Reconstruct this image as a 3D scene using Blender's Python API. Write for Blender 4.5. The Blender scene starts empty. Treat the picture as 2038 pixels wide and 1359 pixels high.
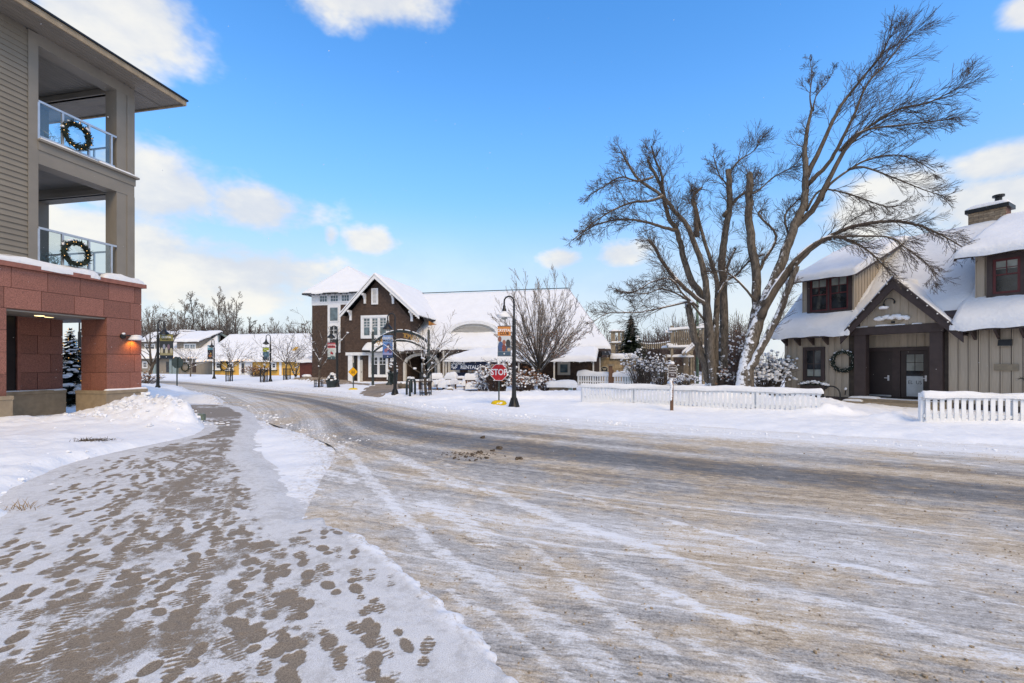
import bpy, math, random
import numpy as np
from mathutils import Vector, Matrix, Quaternion
R = math.radians
SC = bpy.context.scene
COL = SC.collection

# ------------------------------------------------------------------ camera
EYE = 1.65
FPX = 906.0            # focal length in photograph pixels (16 mm on 36 mm)
HX, HY = 1019.0, 725.0  # principal column, horizon row of the photograph
cam_data = bpy.data.cameras.new('camera')
cam_data.lens = 16.0
cam_data.sensor_width = 36.0
cam_data.shift_y = 45.5 / 2038
cam_data.clip_end = 5000
cam_data.clip_start = 0.05
cam = bpy.data.objects.new('camera', cam_data)
cam.location = (0, 0, EYE)
cam.rotation_euler = (R(90), 0, 0)
COL.objects.link(cam)
SC.camera = cam

# ------------------------------------------------------------------ sun, world, exposure
SUN_DIR = Vector((0.30, -0.62, 0.72)).normalized()     # towards the sun
sun_data = bpy.data.lights.new('sun', 'SUN')
sun_data.energy = 1.45
sun_data.angle = R(28)
sun_data.color = (1.0, 0.84, 0.64)
sun = bpy.data.objects.new('sun', sun_data)
sun.rotation_euler = SUN_DIR.to_track_quat('Z', 'Y').to_euler()
COL.objects.link(sun)

VS = SC.view_settings
VS.view_transform = 'Standard'
VS.look = 'None'
VS.gamma = 1.0
VS.use_curve_mapping = False
VS.exposure = 0.38
VS.use_white_balance = True
VS.white_balance_temperature = 10500
VS.white_balance_tint = 3
SC.cycles.use_denoising = True
SC.cycles.max_bounces = 5
SC.cycles.diffuse_bounces = 3
SC.cycles.glossy_bounces = 3
SC.cycles.transparent_max_bounces = 12
SC.cycles.caustics_reflective = False
SC.cycles.caustics_refractive = False

W = bpy.data.worlds.new('World')
SC.world = W
W.use_nodes = True
wt = W.node_tree
wt.nodes.clear()


def wn(t, **k):
    n = wt.nodes.new(t)
    for a, b in k.items():
        setattr(n, a, b)
    return n


def wl(a, b):
    wt.links.new(a, b)


def wmath(op, a, b=None, clamp=False):
    n = wn('ShaderNodeMath', operation=op, use_clamp=clamp)
    for i, x in enumerate((a, b)):
        if x is None:
            continue
        if hasattr(x, 'is_output'):
            wl(x, n.inputs[i])
        else:
            n.inputs[i].default_value = x
    return n.outputs[0]


def wmaprange(v, a, b, c, d, smooth=True):
    n = wn('ShaderNodeMapRange')
    if smooth:
        n.interpolation_type = 'SMOOTHSTEP'
    wl(v, n.inputs[0])
    for i, x in enumerate((a, b, c, d)):
        n.inputs[i + 1].default_value = x
    return n.outputs[0]


def build_world():
    out = wn('ShaderNodeOutputWorld')
    bg = wn('ShaderNodeBackground')
    bg.inputs['Strength'].default_value = 0.15
    wl(bg.outputs[0], out.inputs[0])
    sky = wn('ShaderNodeTexSky', sky_type='NISHITA')
    sky.sun_disc = False
    sky.sun_elevation = math.asin(SUN_DIR.z)
    sky.sun_rotation = math.atan2(SUN_DIR.x, SUN_DIR.y)
    sky.altitude = 200
    sky.air_density = 1.0
    sky.dust_density = 0.15
    sky.ozone_density = 1.6
    hs = wn('ShaderNodeHueSaturation')
    hs.inputs['Saturation'].default_value = SKY_SAT
    hs.inputs['Hue'].default_value = SKY_HUE
    hs.inputs['Value'].default_value = SKY_VALUE
    dim = wn('ShaderNodeVectorMath', operation='SCALE')
    wl(sky.outputs[0], dim.inputs[0])
    tc = wn('ShaderNodeTexCoord')
    sep = wn('ShaderNodeSeparateXYZ')
    wl(tc.outputs['Generated'], sep.inputs[0])
    wl(wmaprange(sep.outputs[2], 0.0, 0.5, 0.36, 1.0), dim.inputs['Scale'])
    wl(dim.outputs[0], hs.inputs['Color'])
    # pale winter haze low in the sky
    lowsky = wn('ShaderNodeMix', data_type='RGBA')
    wl(wmaprange(sep.outputs[2], 0.0, 0.36, 0.78, 0.0), lowsky.inputs['Factor'])
    wl(hs.outputs[0], lowsky.inputs['A'])
    lowsky.inputs['B'].default_value = (2.5, 3.75, 7.6, 1)
    az = wmath('ARCTAN2', sep.outputs[0], sep.outputs[1])
    el = wmath('ARCSINE', sep.outputs[2])
    # cumulus noise in direction space, flattened vertically
    mp = wn('ShaderNodeMapping')
    mp.inputs['Scale'].default_value = (1.0, 1.0, 1.7)
    wl(tc.outputs['Generated'], mp.inputs[0])
    nz = wn('ShaderNodeTexNoise')
    nz.inputs['Scale'].default_value = 5.5
    nz.inputs['Detail'].default_value = 5.0
    nz.inputs['Roughness'].default_value = 0.6
    wl(mp.outputs[0], nz.inputs['Vector'])
    nz2 = wn('ShaderNodeTexNoise')
    nz2.inputs['Scale'].default_value = 2.1
    nz2.inputs['Detail'].default_value = 2.0
    wl(mp.outputs[0], nz2.inputs['Vector'])
    # separate cumulus: azimuth, elevation, half widths (degrees), density
    blobs = []

    def px(x0, y0, x1, y1, k):
        cx, cy = (x0 + x1) / 2, (y0 + y1) / 2
        tx, tz = (cx - HX) / FPX, (HY - cy) / FPX
        a = math.atan(tx)
        e = math.atan(tz * math.cos(a))
        wa = (x1 - x0) / 2 / FPX * math.cos(a) ** 2
        we = (y1 - y0) / 2 / FPX * math.cos(a) * math.cos(e)
        blobs.append((a, e, wa, we, k))
    px(30, -110, 400, 110, 1.0)
    px(560, -70, 870, 36, 0.85)
    px(180, 305, 480, 460, 1.0)
    px(380, 360, 640, 470, 0.95)
    px(40, 430, 480, 600, 1.0)
    px(300, 470, 700, 610, 0.95)
    px(680, 455, 790, 505, 0.62)
    px(640, 450, 675, 490, 0.5)
    px(1080, 490, 1165, 540, 0.62)
    px(1180, 480, 1290, 535, 0.6)
    px(1880, 285, 2120, 360, 0.8)
    px(1640, 350, 1900, 470, 0.9)
    px(1820, 345, 2140, 450, 0.95)
    px(1990, -20, 2120, 45, 0.8)
    ae = wn('ShaderNodeCombineXYZ')
    wl(az, ae.inputs[0])
    wl(el, ae.inputs[1])
    dmin = None
    for a, e, wa, we, k in blobs:
        ma = wn('ShaderNodeVectorMath', operation='MULTIPLY_ADD')
        wl(ae.outputs[0], ma.inputs[0])
        ma.inputs[1].default_value = (1 / wa, 1 / we, 0)
        ma.inputs[2].default_value = (-a / wa, -e / we, 1.0 - k)
        ln = wn('ShaderNodeVectorMath', operation='LENGTH')
        wl(ma.outputs[0], ln.inputs[0])
        dmin = ln.outputs['Value'] if dmin is None else wmath('MINIMUM', dmin, ln.outputs['Value'])
    tot = wmath('MAXIMUM', wmath('SUBTRACT', 1.75, dmin), 0.0)
    # the cloud field goes on round the rest of the sky
    away = wmaprange(wmath('ABSOLUTE', az), 0.95, 1.5, 0.0, 1.0)
    gen = wmath('MULTIPLY', away, wmaprange(nz2.outputs[0], 0.33, 0.55, 0.0, 1.0))
    tot = wmath('MAXIMUM', tot, gen)
    dens = wmath('ADD', tot, wmath('MULTIPLY', wmath('SUBTRACT', nz.outputs[0], 0.5), 2.8))
    dens = wmaprange(dens, 0.34, 1.15, 0.0, 1.0)
    present = wmaprange(tot, 0.0, 0.18, 0.0, 1.0)
    dens = wmath('MULTIPLY', dens, present)
    # thin white veil low over the horizon
    veil = wmaprange(el, 0.02, 0.34, 0.60, 0.0)
    veil = wmath('MULTIPLY', veil, wmaprange(nz2.outputs[0], 0.3, 0.7, 0.6, 1.15))
    dens = wmath('MAXIMUM', wmath('MULTIPLY', dens, 0.93), veil, clamp=True)
    # cloud colour: bright tops, bluish grey bottoms by thickness noise
    cr = wn('ShaderNodeMix', data_type='RGBA')
    cr.inputs['A'].default_value = (CLOUD_LO[0], CLOUD_LO[1], CLOUD_LO[2], 1)
    cr.inputs['B'].default_value = (CLOUD_HI[0], CLOUD_HI[1], CLOUD_HI[2], 1)
    wl(wmaprange(nz.outputs[0], 0.35, 0.68, 0.0, 1.0), cr.inputs['Factor'])
    mx = wn('ShaderNodeMix', data_type='RGBA')
    wl(dens, mx.inputs['Factor'])
    wl(lowsky.outputs['Result'], mx.inputs['A'])
    wl(cr.outputs['Result'], mx.inputs['B'])
    wl(mx.outputs['Result'], bg.inputs['Color'])


SKY_VALUE = 2.4
SKY_SAT = 1.42
SKY_HUE = 0.514
CLOUD_LO = (3.1, 3.9, 6.2)
CLOUD_HI = (4.3, 4.95, 6.7)
build_world()
W.cycles.sampling_method = 'MANUAL'
W.cycles.sample_map_resolution = 512


# ------------------------------------------------------------------ helpers
def at(px, py, Y):
    """World point on the plane at distance Y that the photograph shows at (px, py)."""
    return Vector(((px - HX) / FPX * Y, Y, EYE + (HY - py) / FPX * Y))


def gp(px, py, z=0.0):
    """Ground point seen at (px, py)."""
    Y = (EYE - z) * FPX / (py - HY)
    return Vector(((px - HX) / FPX * Y, Y, z))


class Frame:
    """Local frame of a facade: a along it, b outwards, z up."""
    def __init__(s, ox, oy, ux, uy):
        l = math.hypot(ux, uy)
        s.o = Vector((ox, oy, 0))
        s.u = Vector((ux / l, uy / l, 0))
        s.n = Vector((uy / l, -ux / l, 0))

    def p(s, a, b, z):
        return s.o + s.u * a + s.n * b + Vector((0, 0, z))

    def a(s, px, b=0.0):
        r = (px - HX) / FPX
        q = s.o + s.n * b
        return (r * q.y - q.x) / (s.u.x - r * s.u.y)

    def z(s, py, a, b=0.0):
        return EYE + (HY - py) / FPX * s.p(a, b, 0).y


WF = Frame(0, 0, 1, 0)      # world frame: a = x, b = -y


def wloc(o):
    v = Vector((0, 0, 0))
    while o is not None:
        v = v + o.location
        o = o.parent
    return v


class MB:
    def __init__(s):
        s.v = []
        s.f = []

    def add(s, vs, fs):
        n = len(s.v)
        s.v.extend([tuple(x) for x in vs])
        s.f.extend([tuple(i + n for i in f) for f in fs])
        return s

    def box(s, fr, a0, a1, b0, b1, z0, z1):
        vs = [fr.p(a, b, z) for z in (z0, z1) for (a, b) in ((a0, b0), (a1, b0), (a1, b1), (a0, b1))]
        fs = [(0, 1, 2, 3), (7, 6, 5, 4), (0, 4, 5, 1), (1, 5, 6, 2), (2, 6, 7, 3), (3, 7, 4, 0)]
        return s.add(vs, fs)

    def prism(s, pts, off):
        """Polygon pts extruded by the vector off."""
        off = Vector(off)
        n = len(pts)
        vs = [Vector(p) for p in pts] + [Vector(p) + off for p in pts]
        fs = [tuple(range(n)), tuple(range(2 * n - 1, n - 1, -1))]
        for i in range(n):
            j = (i + 1) % n
            fs.append((i, i + n, j + n, j))
        return s.add(vs, fs)

    def poly(s, pts):
        return s.add(pts, [tuple(range(len(pts)))])

    def beam(s, p, q, w, h, up=(0, 0, 1)):
        """Rectangular bar from p to q: w sideways, h along up."""
        p, q = Vector(p), Vector(q)
        d = (q - p).normalized()
        up = Vector(up)
        sd = d.cross(up)
        if sd.length < 1e-4:
            sd = d.cross(Vector((1, 0, 0)))
        sd.normalize()
        up = sd.cross(d).normalized()
        c = [sd * (-w / 2) + up * (-h / 2), sd * (w / 2) + up * (-h / 2), sd * (w / 2) + up * (h / 2), sd * (-w / 2) + up * (h / 2)]
        vs = [p + x for x in c] + [q + x for x in c]
        fs = [(3, 2, 1, 0), (4, 5, 6, 7), (0, 1, 5, 4), (1, 2, 6, 5), (2, 3, 7, 6), (3, 0, 4, 7)]
        return s.add(vs, fs)

    def tube(s, pts, rads, k=6, cap=True):
        pts = [Vector(p) for p in pts]
        n = len(pts)
        if isinstance(rads, (int, float)):
            rads = [rads] * n
        d = (pts[1] - pts[0]).normalized()
        x = d.orthogonal().normalized()
        base = len(s.v)
        for i in range(n):
            if i == 0:
                t = pts[1] - pts[0]
            elif i == n - 1:
                t = pts[-1] - pts[-2]
            else:
                t = pts[i + 1] - pts[i - 1]
            t.normalize()
            x = (x - t * x.dot(t))
            if x.length < 1e-5:
                x = t.orthogonal()
            x.normalize()
            y = t.cross(x)
            for j in range(k):
                a = 2 * math.pi * j / k
                s.v.append(tuple(pts[i] + (x * math.cos(a) + y * math.sin(a)) * rads[i]))
        for i in range(n - 1):
            for j in range(k):
                j2 = (j + 1) % k
                a = base + i * k
                s.f.append((a + j, a + j2, a + k + j2, a + k + j))
        if cap:
            s.f.append(tuple(base + j for j in range(k - 1, -1, -1)))
            s.f.append(tuple(base + (n - 1) * k + j for j in range(k)))
        return s

    def lathe(s, c, prof, k=16, squash=1.0):
        """Profile [(radius, z)] turned about the vertical through c."""
        c = Vector(c)
        base = len(s.v)
        for r, z in prof:
            for j in range(k):
                a = 2 * math.pi * j / k
                s.v.append((c.x + r * math.cos(a), c.y + r * math.sin(a) * squash, c.z + z))
        m = len(prof)
        for i in range(m - 1):
            for j in range(k):
                j2 = (j + 1) % k
                a = base + i * k
                s.f.append((a + j, a + j2, a + k + j2, a + k + j))
        s.f.append(tuple(base + j for j in range(k - 1, -1, -1)))
        s.f.append(tuple(base + (m - 1) * k + j for j in range(k)))
        return s

    def blob(s, c, r, rng, rz=None, k=7, m=4, jit=0.18):
        """Lumpy rounded mass."""
        c = Vector(c)
        rz = r if rz is None else rz
        base = len(s.v)
        for i in range(1, m):
            ph = math.pi * i / m
            for j in range(k):
                a = 2 * math.pi * (j + 0.5 * (i % 2)) / k
                q = 1 + rng.uniform(-jit, jit)
                s.v.append((c.x + r * q * math.sin(ph) * math.cos(a), c.y + r * q * math.sin(ph) * math.sin(a), c.z + rz * q * math.cos(ph)))
        t = len(s.v)
        s.v.append((c.x, c.y, c.z + rz))
        s.v.append((c.x, c.y, c.z - rz))
        for i in range(m - 2):
            for j in range(k):
                j2 = (j + 1) % k
                a = base + i * k
                s.f.append((a + k + j, a + k + j2, a + j2, a + j))
        for j in range(k):
            j2 = (j + 1) % k
            s.f.append((base + j, base + j2, t))
            a = base + (m - 2) * k
            s.f.append((a + j2, a + j, t + 1))
        return s

    def blanket(s, c00, c10, c11, c01, thick, nu=12, nv=6, edge=0.25, jit=0.25, seed=0, droop=0.0):
        """Snow lying on the quad c00-c10-c11-c01: rounded edges, uneven top."""
        rg = random.Random(seed)
        c00, c10, c11, c01 = [Vector(c) for c in (c00, c10, c11, c01)]
        lu = max((c10 - c00).length, 0.01)
        lv = max((c01 - c00).length, 0.01)
        ph = [rg.uniform(0, 6.28) for _ in range(6)]
        base = len(s.v)

        def q(t, l):
            d = min(t, 1 - t) * l / edge
            d = min(max(d, 0), 1)
            return math.sqrt(max(0, 1 - (1 - d) ** 2))
        us = [0, 0.25 * edge / lu, 0.6 * edge / lu] + [(i + 1) / (nu + 1) for i in range(nu)] + [1 - 0.6 * edge / lu, 1 - 0.25 * edge / lu, 1]
        vs_ = [0, 0.25 * edge / lv, 0.6 * edge / lv] + [(i + 1) / (nv + 1) for i in range(nv)] + [1 - 0.6 * edge / lv, 1 - 0.25 * edge / lv, 1]
        us = sorted(min(max(u, 0), 1) for u in us)
        vs_ = sorted(min(max(v, 0), 1) for v in vs_)
        for v in vs_:
            for u in us:
                pt = c00.lerp(c10, u).lerp(c01.lerp(c11, u), v)
                w = 0.5 + 0.5 * math.sin(u * lu * 1.7 + ph[0]) * math.sin(v * lv * 2.1 + ph[1]) + 0.3 * math.sin(u * lu * 4.3 + ph[2] + v * lv * 2) + rg.uniform(-.25, .25)
                h = thick * (1 + jit * (w - 0.5)) * (0.12 + 0.88 * q(u, lu) * q(v, lv))
                if v == 0 and lu > 1.5:
                    o_ = .5 * math.sin(u * lu * 2.3 + ph[3]) + .35 * math.sin(u * lu * 5.9 + ph[4]) + rg.uniform(-.3, .3)
                    pt = pt + (c00 - c01).normalized() * o_ * .05
                    h -= .03 * max(o_, 0)
                e = 1 - min(1, min(v, 1 - v) * lv / edge)
                if droop and v < 0.5:
                    h -= droop * e * e * (0.5 + w * 0.5)
                s.v.append((pt.x, pt.y, pt.z + h))
        n, m = len(us), len(vs_)
        for j in range(m - 1):
            for i in range(n - 1):
                a = base + j * n + i
                s.f.append((a, a + 1, a + n + 1, a + n))
        # skirt down to the surface underneath
        ring = [base + i for i in range(n)] + [base + j * n + n - 1 for j in range(1, m)] + [base + (m - 1) * n + i for i in range(n - 2, -1, -1)] + [base + j * n for j in range(m - 2, 0, -1)]
        b2 = len(s.v)
        for idx in ring:
            x, y, z = s.v[idx]
            s.v.append((x, y, z - thick * 0.5))
        L = len(ring)
        for i in range(L):
            j = (i + 1) % L
            s.f.append((ring[j], ring[i], b2 + i, b2 + j))
        return s

    def build(s, name, m, parent=None, smooth=False):
        me = bpy.data.meshes.new(name)
        if parent is not None:
            w = wloc(parent)
            vs = [(x - w.x, y - w.y, z - w.z) for x, y, z in s.v]
        else:
            vs = s.v
        me.from_pydata(vs, [], s.f)
        me.update()
        if smooth:
            me.polygons.foreach_set('use_smooth', [True] * len(me.polygons))
        me.materials.append(m)
        o = bpy.data.objects.new(name, me)
        COL.objects.link(o)
        if parent is not None:
            o.parent = parent
        return o


def thing(name, label, cat, loc=(0, 0, 0), group=None):
    o = bpy.data.objects.new(name, None)
    o.empty_display_size = 0.2
    o.location = Vector(loc)
    COL.objects.link(o)
    o['label'] = label
    o['category'] = cat
    if group:
        o['group'] = group
    return o


def tag(o, label, cat, group=None):
    o['label'] = label
    o['category'] = cat
    if group:
        o['group'] = group
    return o


def recenter(o):
    """Put a one-mesh thing's origin at its base."""
    me = o.data
    n = len(me.vertices)
    c = np.empty(n * 3)
    me.vertices.foreach_get('co', c)
    c = c.reshape(-1, 3)
    b = np.array([(c[:, 0].min() + c[:, 0].max()) / 2, (c[:, 1].min() + c[:, 1].max()) / 2, c[:, 2].min()])
    me.vertices.foreach_set('co', (c - b).ravel())
    me.update()
    o.location = o.location + Vector(b)
    return o


def copy_tree(o, parent=None):
    c = o.copy()
    COL.objects.link(c)
    if parent is not None:
        c.parent = parent
    for ch in list(o.children):
        copy_tree(ch, c)
    return c


def piece(src, parent, loc=None):
    c = src.copy()
    COL.objects.link(c)
    c.parent = parent
    if loc is not None:
        c.location = loc
    return c


def text(body, centre, u, size, m, parent, name='lettering', extr=0.004, width=None, bold=0.0, up=None):
    cu = bpy.data.curves.new(name, 'FONT')
    cu.body = body
    cu.size = size
    cu.align_x = 'CENTER'
    cu.align_y = 'CENTER'
    cu.extrude = extr
    cu.offset = bold
    cu.resolution_u = 3
    cu.materials.append(m)
    o = bpy.data.objects.new(name, cu)
    COL.objects.link(o)
    u = Vector(u).normalized()
    up = Vector((0, 0, 1)) if up is None else Vector(up).normalized()
    n = u.cross(up)
    mt = Matrix((u, up, n)).transposed()
    o.rotation_euler = mt.to_euler()
    if parent is not None:
        o.parent = parent
        o.location = Vector(centre) - wloc(parent)
    else:
        o.location = centre
    if width:
        o.scale = (width, 1, 1)
    me = bpy.data.meshes.new_from_object(o)
    me.materials.clear()
    me.materials.append(m)
    q = bpy.data.objects.new(name, me)
    q.location, q.rotation_euler, q.scale, q.parent = o.location, o.rotation_euler, o.scale, o.parent
    COL.objects.link(q)
    bpy.data.objects.remove(o)
    return q


# ------------------------------------------------------------------ materials
def new_mat(name):
    m = bpy.data.materials.new(name)
    m.use_nodes = True
    return m, m.node_tree, m.node_tree.nodes['Principled BSDF']


def nd(t, kind, **k):
    n = t.nodes.new(kind)
    for a, b in k.items():
        setattr(n, a, b)
    return n


def noise(t, vec, scale, detail=4.0, rough=0.55, out=0):
    n = nd(t, 'ShaderNodeTexNoise')
    n.inputs['Scale'].default_value = scale
    n.inputs['Detail'].default_value = detail
    n.inputs['Roughness'].default_value = rough
    if vec is not None:
        t.links.new(vec, n.inputs['Vector'])
    return n.outputs[out]


def ramp(t, v, a, b, c=0.0, d=1.0, smooth=True):
    n = nd(t, 'ShaderNodeMapRange')
    if smooth:
        n.interpolation_type = 'SMOOTHSTEP'
    t.links.new(v, n.inputs[0])
    for i, x in enumerate((a, b, c, d)):
        n.inputs[i + 1].default_value = x
    return n.outputs[0]


def mth(t, op, a, b=None, clamp=False):
    n = nd(t, 'ShaderNodeMath', operation=op, use_clamp=clamp)
    for i, x in enumerate((a, b)):
        if x is None:
            continue
        if hasattr(x, 'is_output'):
            t.links.new(x, n.inputs[i])
        else:
            n.inputs[i].default_value = x
    return n.outputs[0]


def mix(t, f, a, b):
    n = nd(t, 'ShaderNodeMix', data_type='RGBA')
    for key, x in (('Factor', f), ('A', a), ('B', b)):
        if hasattr(x, 'is_output'):
            t.links.new(x, n.inputs[key])
        elif key == 'Factor':
            n.inputs[key].default_value = x
        else:
            n.inputs[key].default_value = (x[0], x[1], x[2], 1)
    return n.outputs['Result']


def bump(t, b, h, strength, dist=0.02, prev=None):
    n = nd(t, 'ShaderNodeBump')
    n.inputs['Strength'].default_value = strength
    n.inputs['Distance'].default_value = dist
    t.links.new(h, n.inputs['Height'])
    if prev is not None:
        t.links.new(prev, n.inputs['Normal'])
    t.links.new(n.outputs[0], b.inputs['Normal'])
    return n.outputs[0]


def mat(name, c, rough=0.6, var=0.15, vs=3.0, bmp=0.0, bs=40.0, metal=0.0, spec=0.4, stretch=(1, 1, 1), perobj=0.0, dirt=None):
    """Plain coloured surface with uneven tone and fine relief."""
    m, t, b = new_mat(name)
    tc = nd(t, 'ShaderNodeTexCoord')
    mp = nd(t, 'ShaderNodeMapping')
    mp.inputs['Scale'].default_value = stretch
    t.links.new(tc.outputs['Object'], mp.inputs[0])
    v = mp.outputs[0]
    n1 = noise(t, v, vs, 5)
    lo = [x * (1 - var) for x in c]
    hi = [min(1, x * (1 + var)) for x in c]
    col = mix(t, ramp(t, n1, 0.3, 0.7), lo, hi)
    if perobj:
        oi = nd(t, 'ShaderNodeObjectInfo')
        k = ramp(t, oi.outputs['Random'], 0, 1, 1 - perobj, 1 + perobj, False)
        mm = nd(t, 'ShaderNodeVectorMath', operation='SCALE')
        t.links.new(col, mm.inputs[0])
        t.links.new(k, mm.inputs['Scale'])
        col = mm.outputs[0]
    if dirt:
        col = mix(t, ramp(t, noise(t, v, vs * 4, 6, 0.7), 0.55, 0.75, 0, 0.6), col, dirt)
    t.links.new(col, b.inputs['Base Color'])
    b.inputs['Roughness'].default_value = rough
    b.inputs['Metallic'].default_value = metal
    b.inputs['Specular IOR Level'].default_value = spec
    if bmp:
        bump(t, b, noise(t, v, bs, 4), bmp, 0.01)
    return m


def emis(name, c, strength):
    m, t, b = new_mat(name)
    b.inputs['Base Color'].default_value = (c[0], c[1], c[2], 1)
    b.inputs['Emission Color'].default_value = (c[0], c[1], c[2], 1)
    b.inputs['Emission Strength'].default_value = strength
    return m


def snow_mat(name, c=(0.86, 0.875, 0.9), fine=0.35, big=0.5):
    m, t, b = new_mat(name)
    tc = nd(t, 'ShaderNodeTexCoord')
    v = tc.outputs['Object']
    n1 = noise(t, v, 1.3, 6, 0.6)
    n2 = noise(t, v, 60, 4, 0.7)
    col = mix(t, ramp(t, n1, 0.3, 0.7), [x * 0.95 for x in c], c)
    t.links.new(col, b.inputs['Base Color'])
    b.inputs['Roughness'].default_value = 0.75
    b.inputs['Specular IOR Level'].default_value = 0.2
    p = bump(t, b, n2, fine, 0.012)
    bump(t, b, noise(t, v, 7, 5, 0.6), big, 0.06, p)
    return m


def snowy_mat(name, c, wind=(-0.45, -0.25, 0.85), lo=0.52, hi=0.68, var=0.3, fade=0.0, vs=8.0, bs=30.0, stretch=(1, 1, 1)):
    """Bark or stone with snow caught on the faces turned up or to the wind."""
    m, t, b = new_mat(name)
    tc = nd(t, 'ShaderNodeTexCoord')
    mp = nd(t, 'ShaderNodeMapping')
    mp.inputs['Scale'].default_value = stretch
    t.links.new(tc.outputs['Object'], mp.inputs[0])
    g = nd(t, 'ShaderNodeNewGeometry')
    dt = nd(t, 'ShaderNodeVectorMath', operation='DOT_PRODUCT')
    t.links.new(g.outputs['Normal'], dt.inputs[0])
    w = Vector(wind).normalized()
    dt.inputs[1].default_value = w
    nb = noise(t, mp.outputs[0], vs, 5, 0.65)
    nsn = noise(t, tc.outputs['Object'], 5.5, 5, 0.65)
    s = mth(t, 'ADD', dt.outputs['Value'], mth(t, 'MULTIPLY', mth(t, 'SUBTRACT', nsn, 0.5), 1.6))
    if fade:
        sz = nd(t, 'ShaderNodeSeparateXYZ')
        t.links.new(tc.outputs['Object'], sz.inputs[0])
        s = mth(t, 'SUBTRACT', s, mth(t, 'MULTIPLY', sz.outputs[2], fade))
    sn = ramp(t, s, lo, hi)
    bark = mix(t, ramp(t, nb, 0.3, 0.7), [x * (1 - var) for x in c], [x * (1 + var) for x in c])
    col = mix(t, sn, bark, (0.85, 0.865, 0.89))
    t.links.new(col, b.inputs['Base Color'])
    b.inputs['Roughness'].default_value = 0.85
    b.inputs['Specular IOR Level'].default_value = 0.2
    h = mth(t, 'ADD', mth(t, 'MULTIPLY', noise(t, mp.outputs[0], bs, 4), 0.5), sn)
    bump(t, b, h, 0.6, 0.02)
    return m


def glass_mat(name, c, rough=0.06, var=0.4):
    m, t, b = new_mat(name)
    tc = nd(t, 'ShaderNodeTexCoord')
    col = mix(t, ramp(t, noise(t, tc.outputs['Object'], 2.3, 4), 0.35, 0.65), [x * (1 - var) for x in c], [min(1, x * (1 + var)) for x in c])
    t.links.new(col, b.inputs['Base Color'])
    b.inputs['Roughness'].default_value = rough
    b.inputs['Specular IOR Level'].default_value = 0.6
    return m


M = {}
M['snow'] = snow_mat('snow')
M['snow_roof'] = snow_mat('roof_snow', (0.79, 0.80, 0.82), 0.3, 0.5)
M['snow_clump'] = snow_mat('clump_snow', (0.87, 0.88, 0.9), 0.2, 0.3)
M['taupe'] = mat('taupe_paint', (0.235, 0.203, 0.163), 0.7, 0.08, 1.5, 0.15, 60, perobj=0.06)
M['taupe_trim'] = mat('taupe_trim_paint', (0.235, 0.208, 0.175), 0.65, 0.06, 2, 0.1, 50)
M['soffit'] = mat('soffit_paint', (0.215, 0.19, 0.162), 0.65, 0.07, 2, 0.1, 50, perobj=0.05)
M['granite'] = mat('red_granite', (0.265, 0.106, 0.078), 0.55, 0.34, 48, 0.06, 90, perobj=0.2)
M['granite_cap'] = mat('red_stone_cap', (0.30, 0.115, 0.085), 0.6, 0.15, 10)
M['limestone'] = mat('beige_limestone', (0.33, 0.252, 0.172), 0.75, 0.12, 6, 0.12, 70)
M['mortar'] = mat('dark_joint', (0.17, 0.085, 0.065), 0.9, 0.2, 20)
M['opening_shade'] = mat('interior_shade', (0.012, 0.012, 0.014), 0.3, 0.4, 2)  # near-black colour standing in for the darkness of unlit openings
M['alu'] = mat('pale_metal', (0.55, 0.57, 0.6), 0.35, 0.08, 4, metal=0.6)
M['black'] = mat('black_iron', (0.012, 0.013, 0.014), 0.45, 0.3, 8, 0.1, 60)
M['darkgreen'] = mat('dark_green_iron', (0.018, 0.03, 0.03), 0.5, 0.3, 8, 0.1, 60)
M['shingle'] = None
M['white'] = mat('white_paint', (0.76, 0.77, 0.78), 0.6, 0.05, 4, 0.08, 40)
M['cream'] = mat('cream_trim', (0.55, 0.52, 0.47), 0.6, 0.06, 4)
M['gap_shade'] = mat('gap_shade_paint', (0.07, 0.055, 0.045), 0.9, 0.2, 5)  # dark backing colour stands in for shade in the gaps between boards
M['board'] = mat('taupe_board', (0.395, 0.328, 0.258), 0.75, 0.09, 2.2, 0.25, 30, stretch=(6, 6, 0.5), perobj=0.05)
M['espresso'] = mat('dark_brown_trim', (0.050, 0.033, 0.031), 0.6, 0.15, 4, 0.15, 40)
M['door_brown'] = mat('dark_brown_door', (0.038, 0.026, 0.024), 0.55, 0.12, 3, 0.08, 60)
M['redsash'] = mat('dark_red_sash', (0.10, 0.016, 0.018), 0.5, 0.15, 6)
M['glass'] = glass_mat('window_glass', (0.02, 0.024, 0.028))
M['glass_pale'] = glass_mat('curtained_glass', (0.22, 0.24, 0.22), 0.15, 0.2)
M['glass_blue'] = glass_mat('sky_glass', (0.10, 0.15, 0.17), 0.05, 0.3)
M['bark'] = snowy_mat('snowy_bark', (0.125, 0.103, 0.083), stretch=(1, 1, 0.3), lo=.40, hi=.56, fade=.075, var=.5, vs=14)
M['bark_upper'] = snowy_mat('branch_bark', (0.115, 0.09, 0.07), wind=(-.2, -.1, 1), lo=0.85, hi=1.05, stretch=(1, 1, 0.3))
M['bark_light'] = snowy_mat('snowy_young_bark', (0.11, 0.085, 0.066), lo=0.6, hi=0.75)
M['twig_pale'] = mat('pale_twig', (0.25, 0.21, 0.18), 0.85, 0.3, 3)
M['twig'] = mat('twig_bark', (0.085, 0.064, 0.052), 0.85, 0.3, 5)
M['twig_red'] = mat('reddish_twig', (0.095, 0.060, 0.047), 0.85, 0.3, 3)
M['twig_grey'] = mat('grey_twig', (0.19, 0.16, 0.135), 0.85, 0.3, 3)
M['needle'] = mat('conifer_needles', (0.030, 0.048, 0.026), 0.8, 0.4, 4)
M['needle_blue'] = mat('dark_conifer_needles', (0.014, 0.024, 0.017), 0.8, 0.4, 4)
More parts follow.
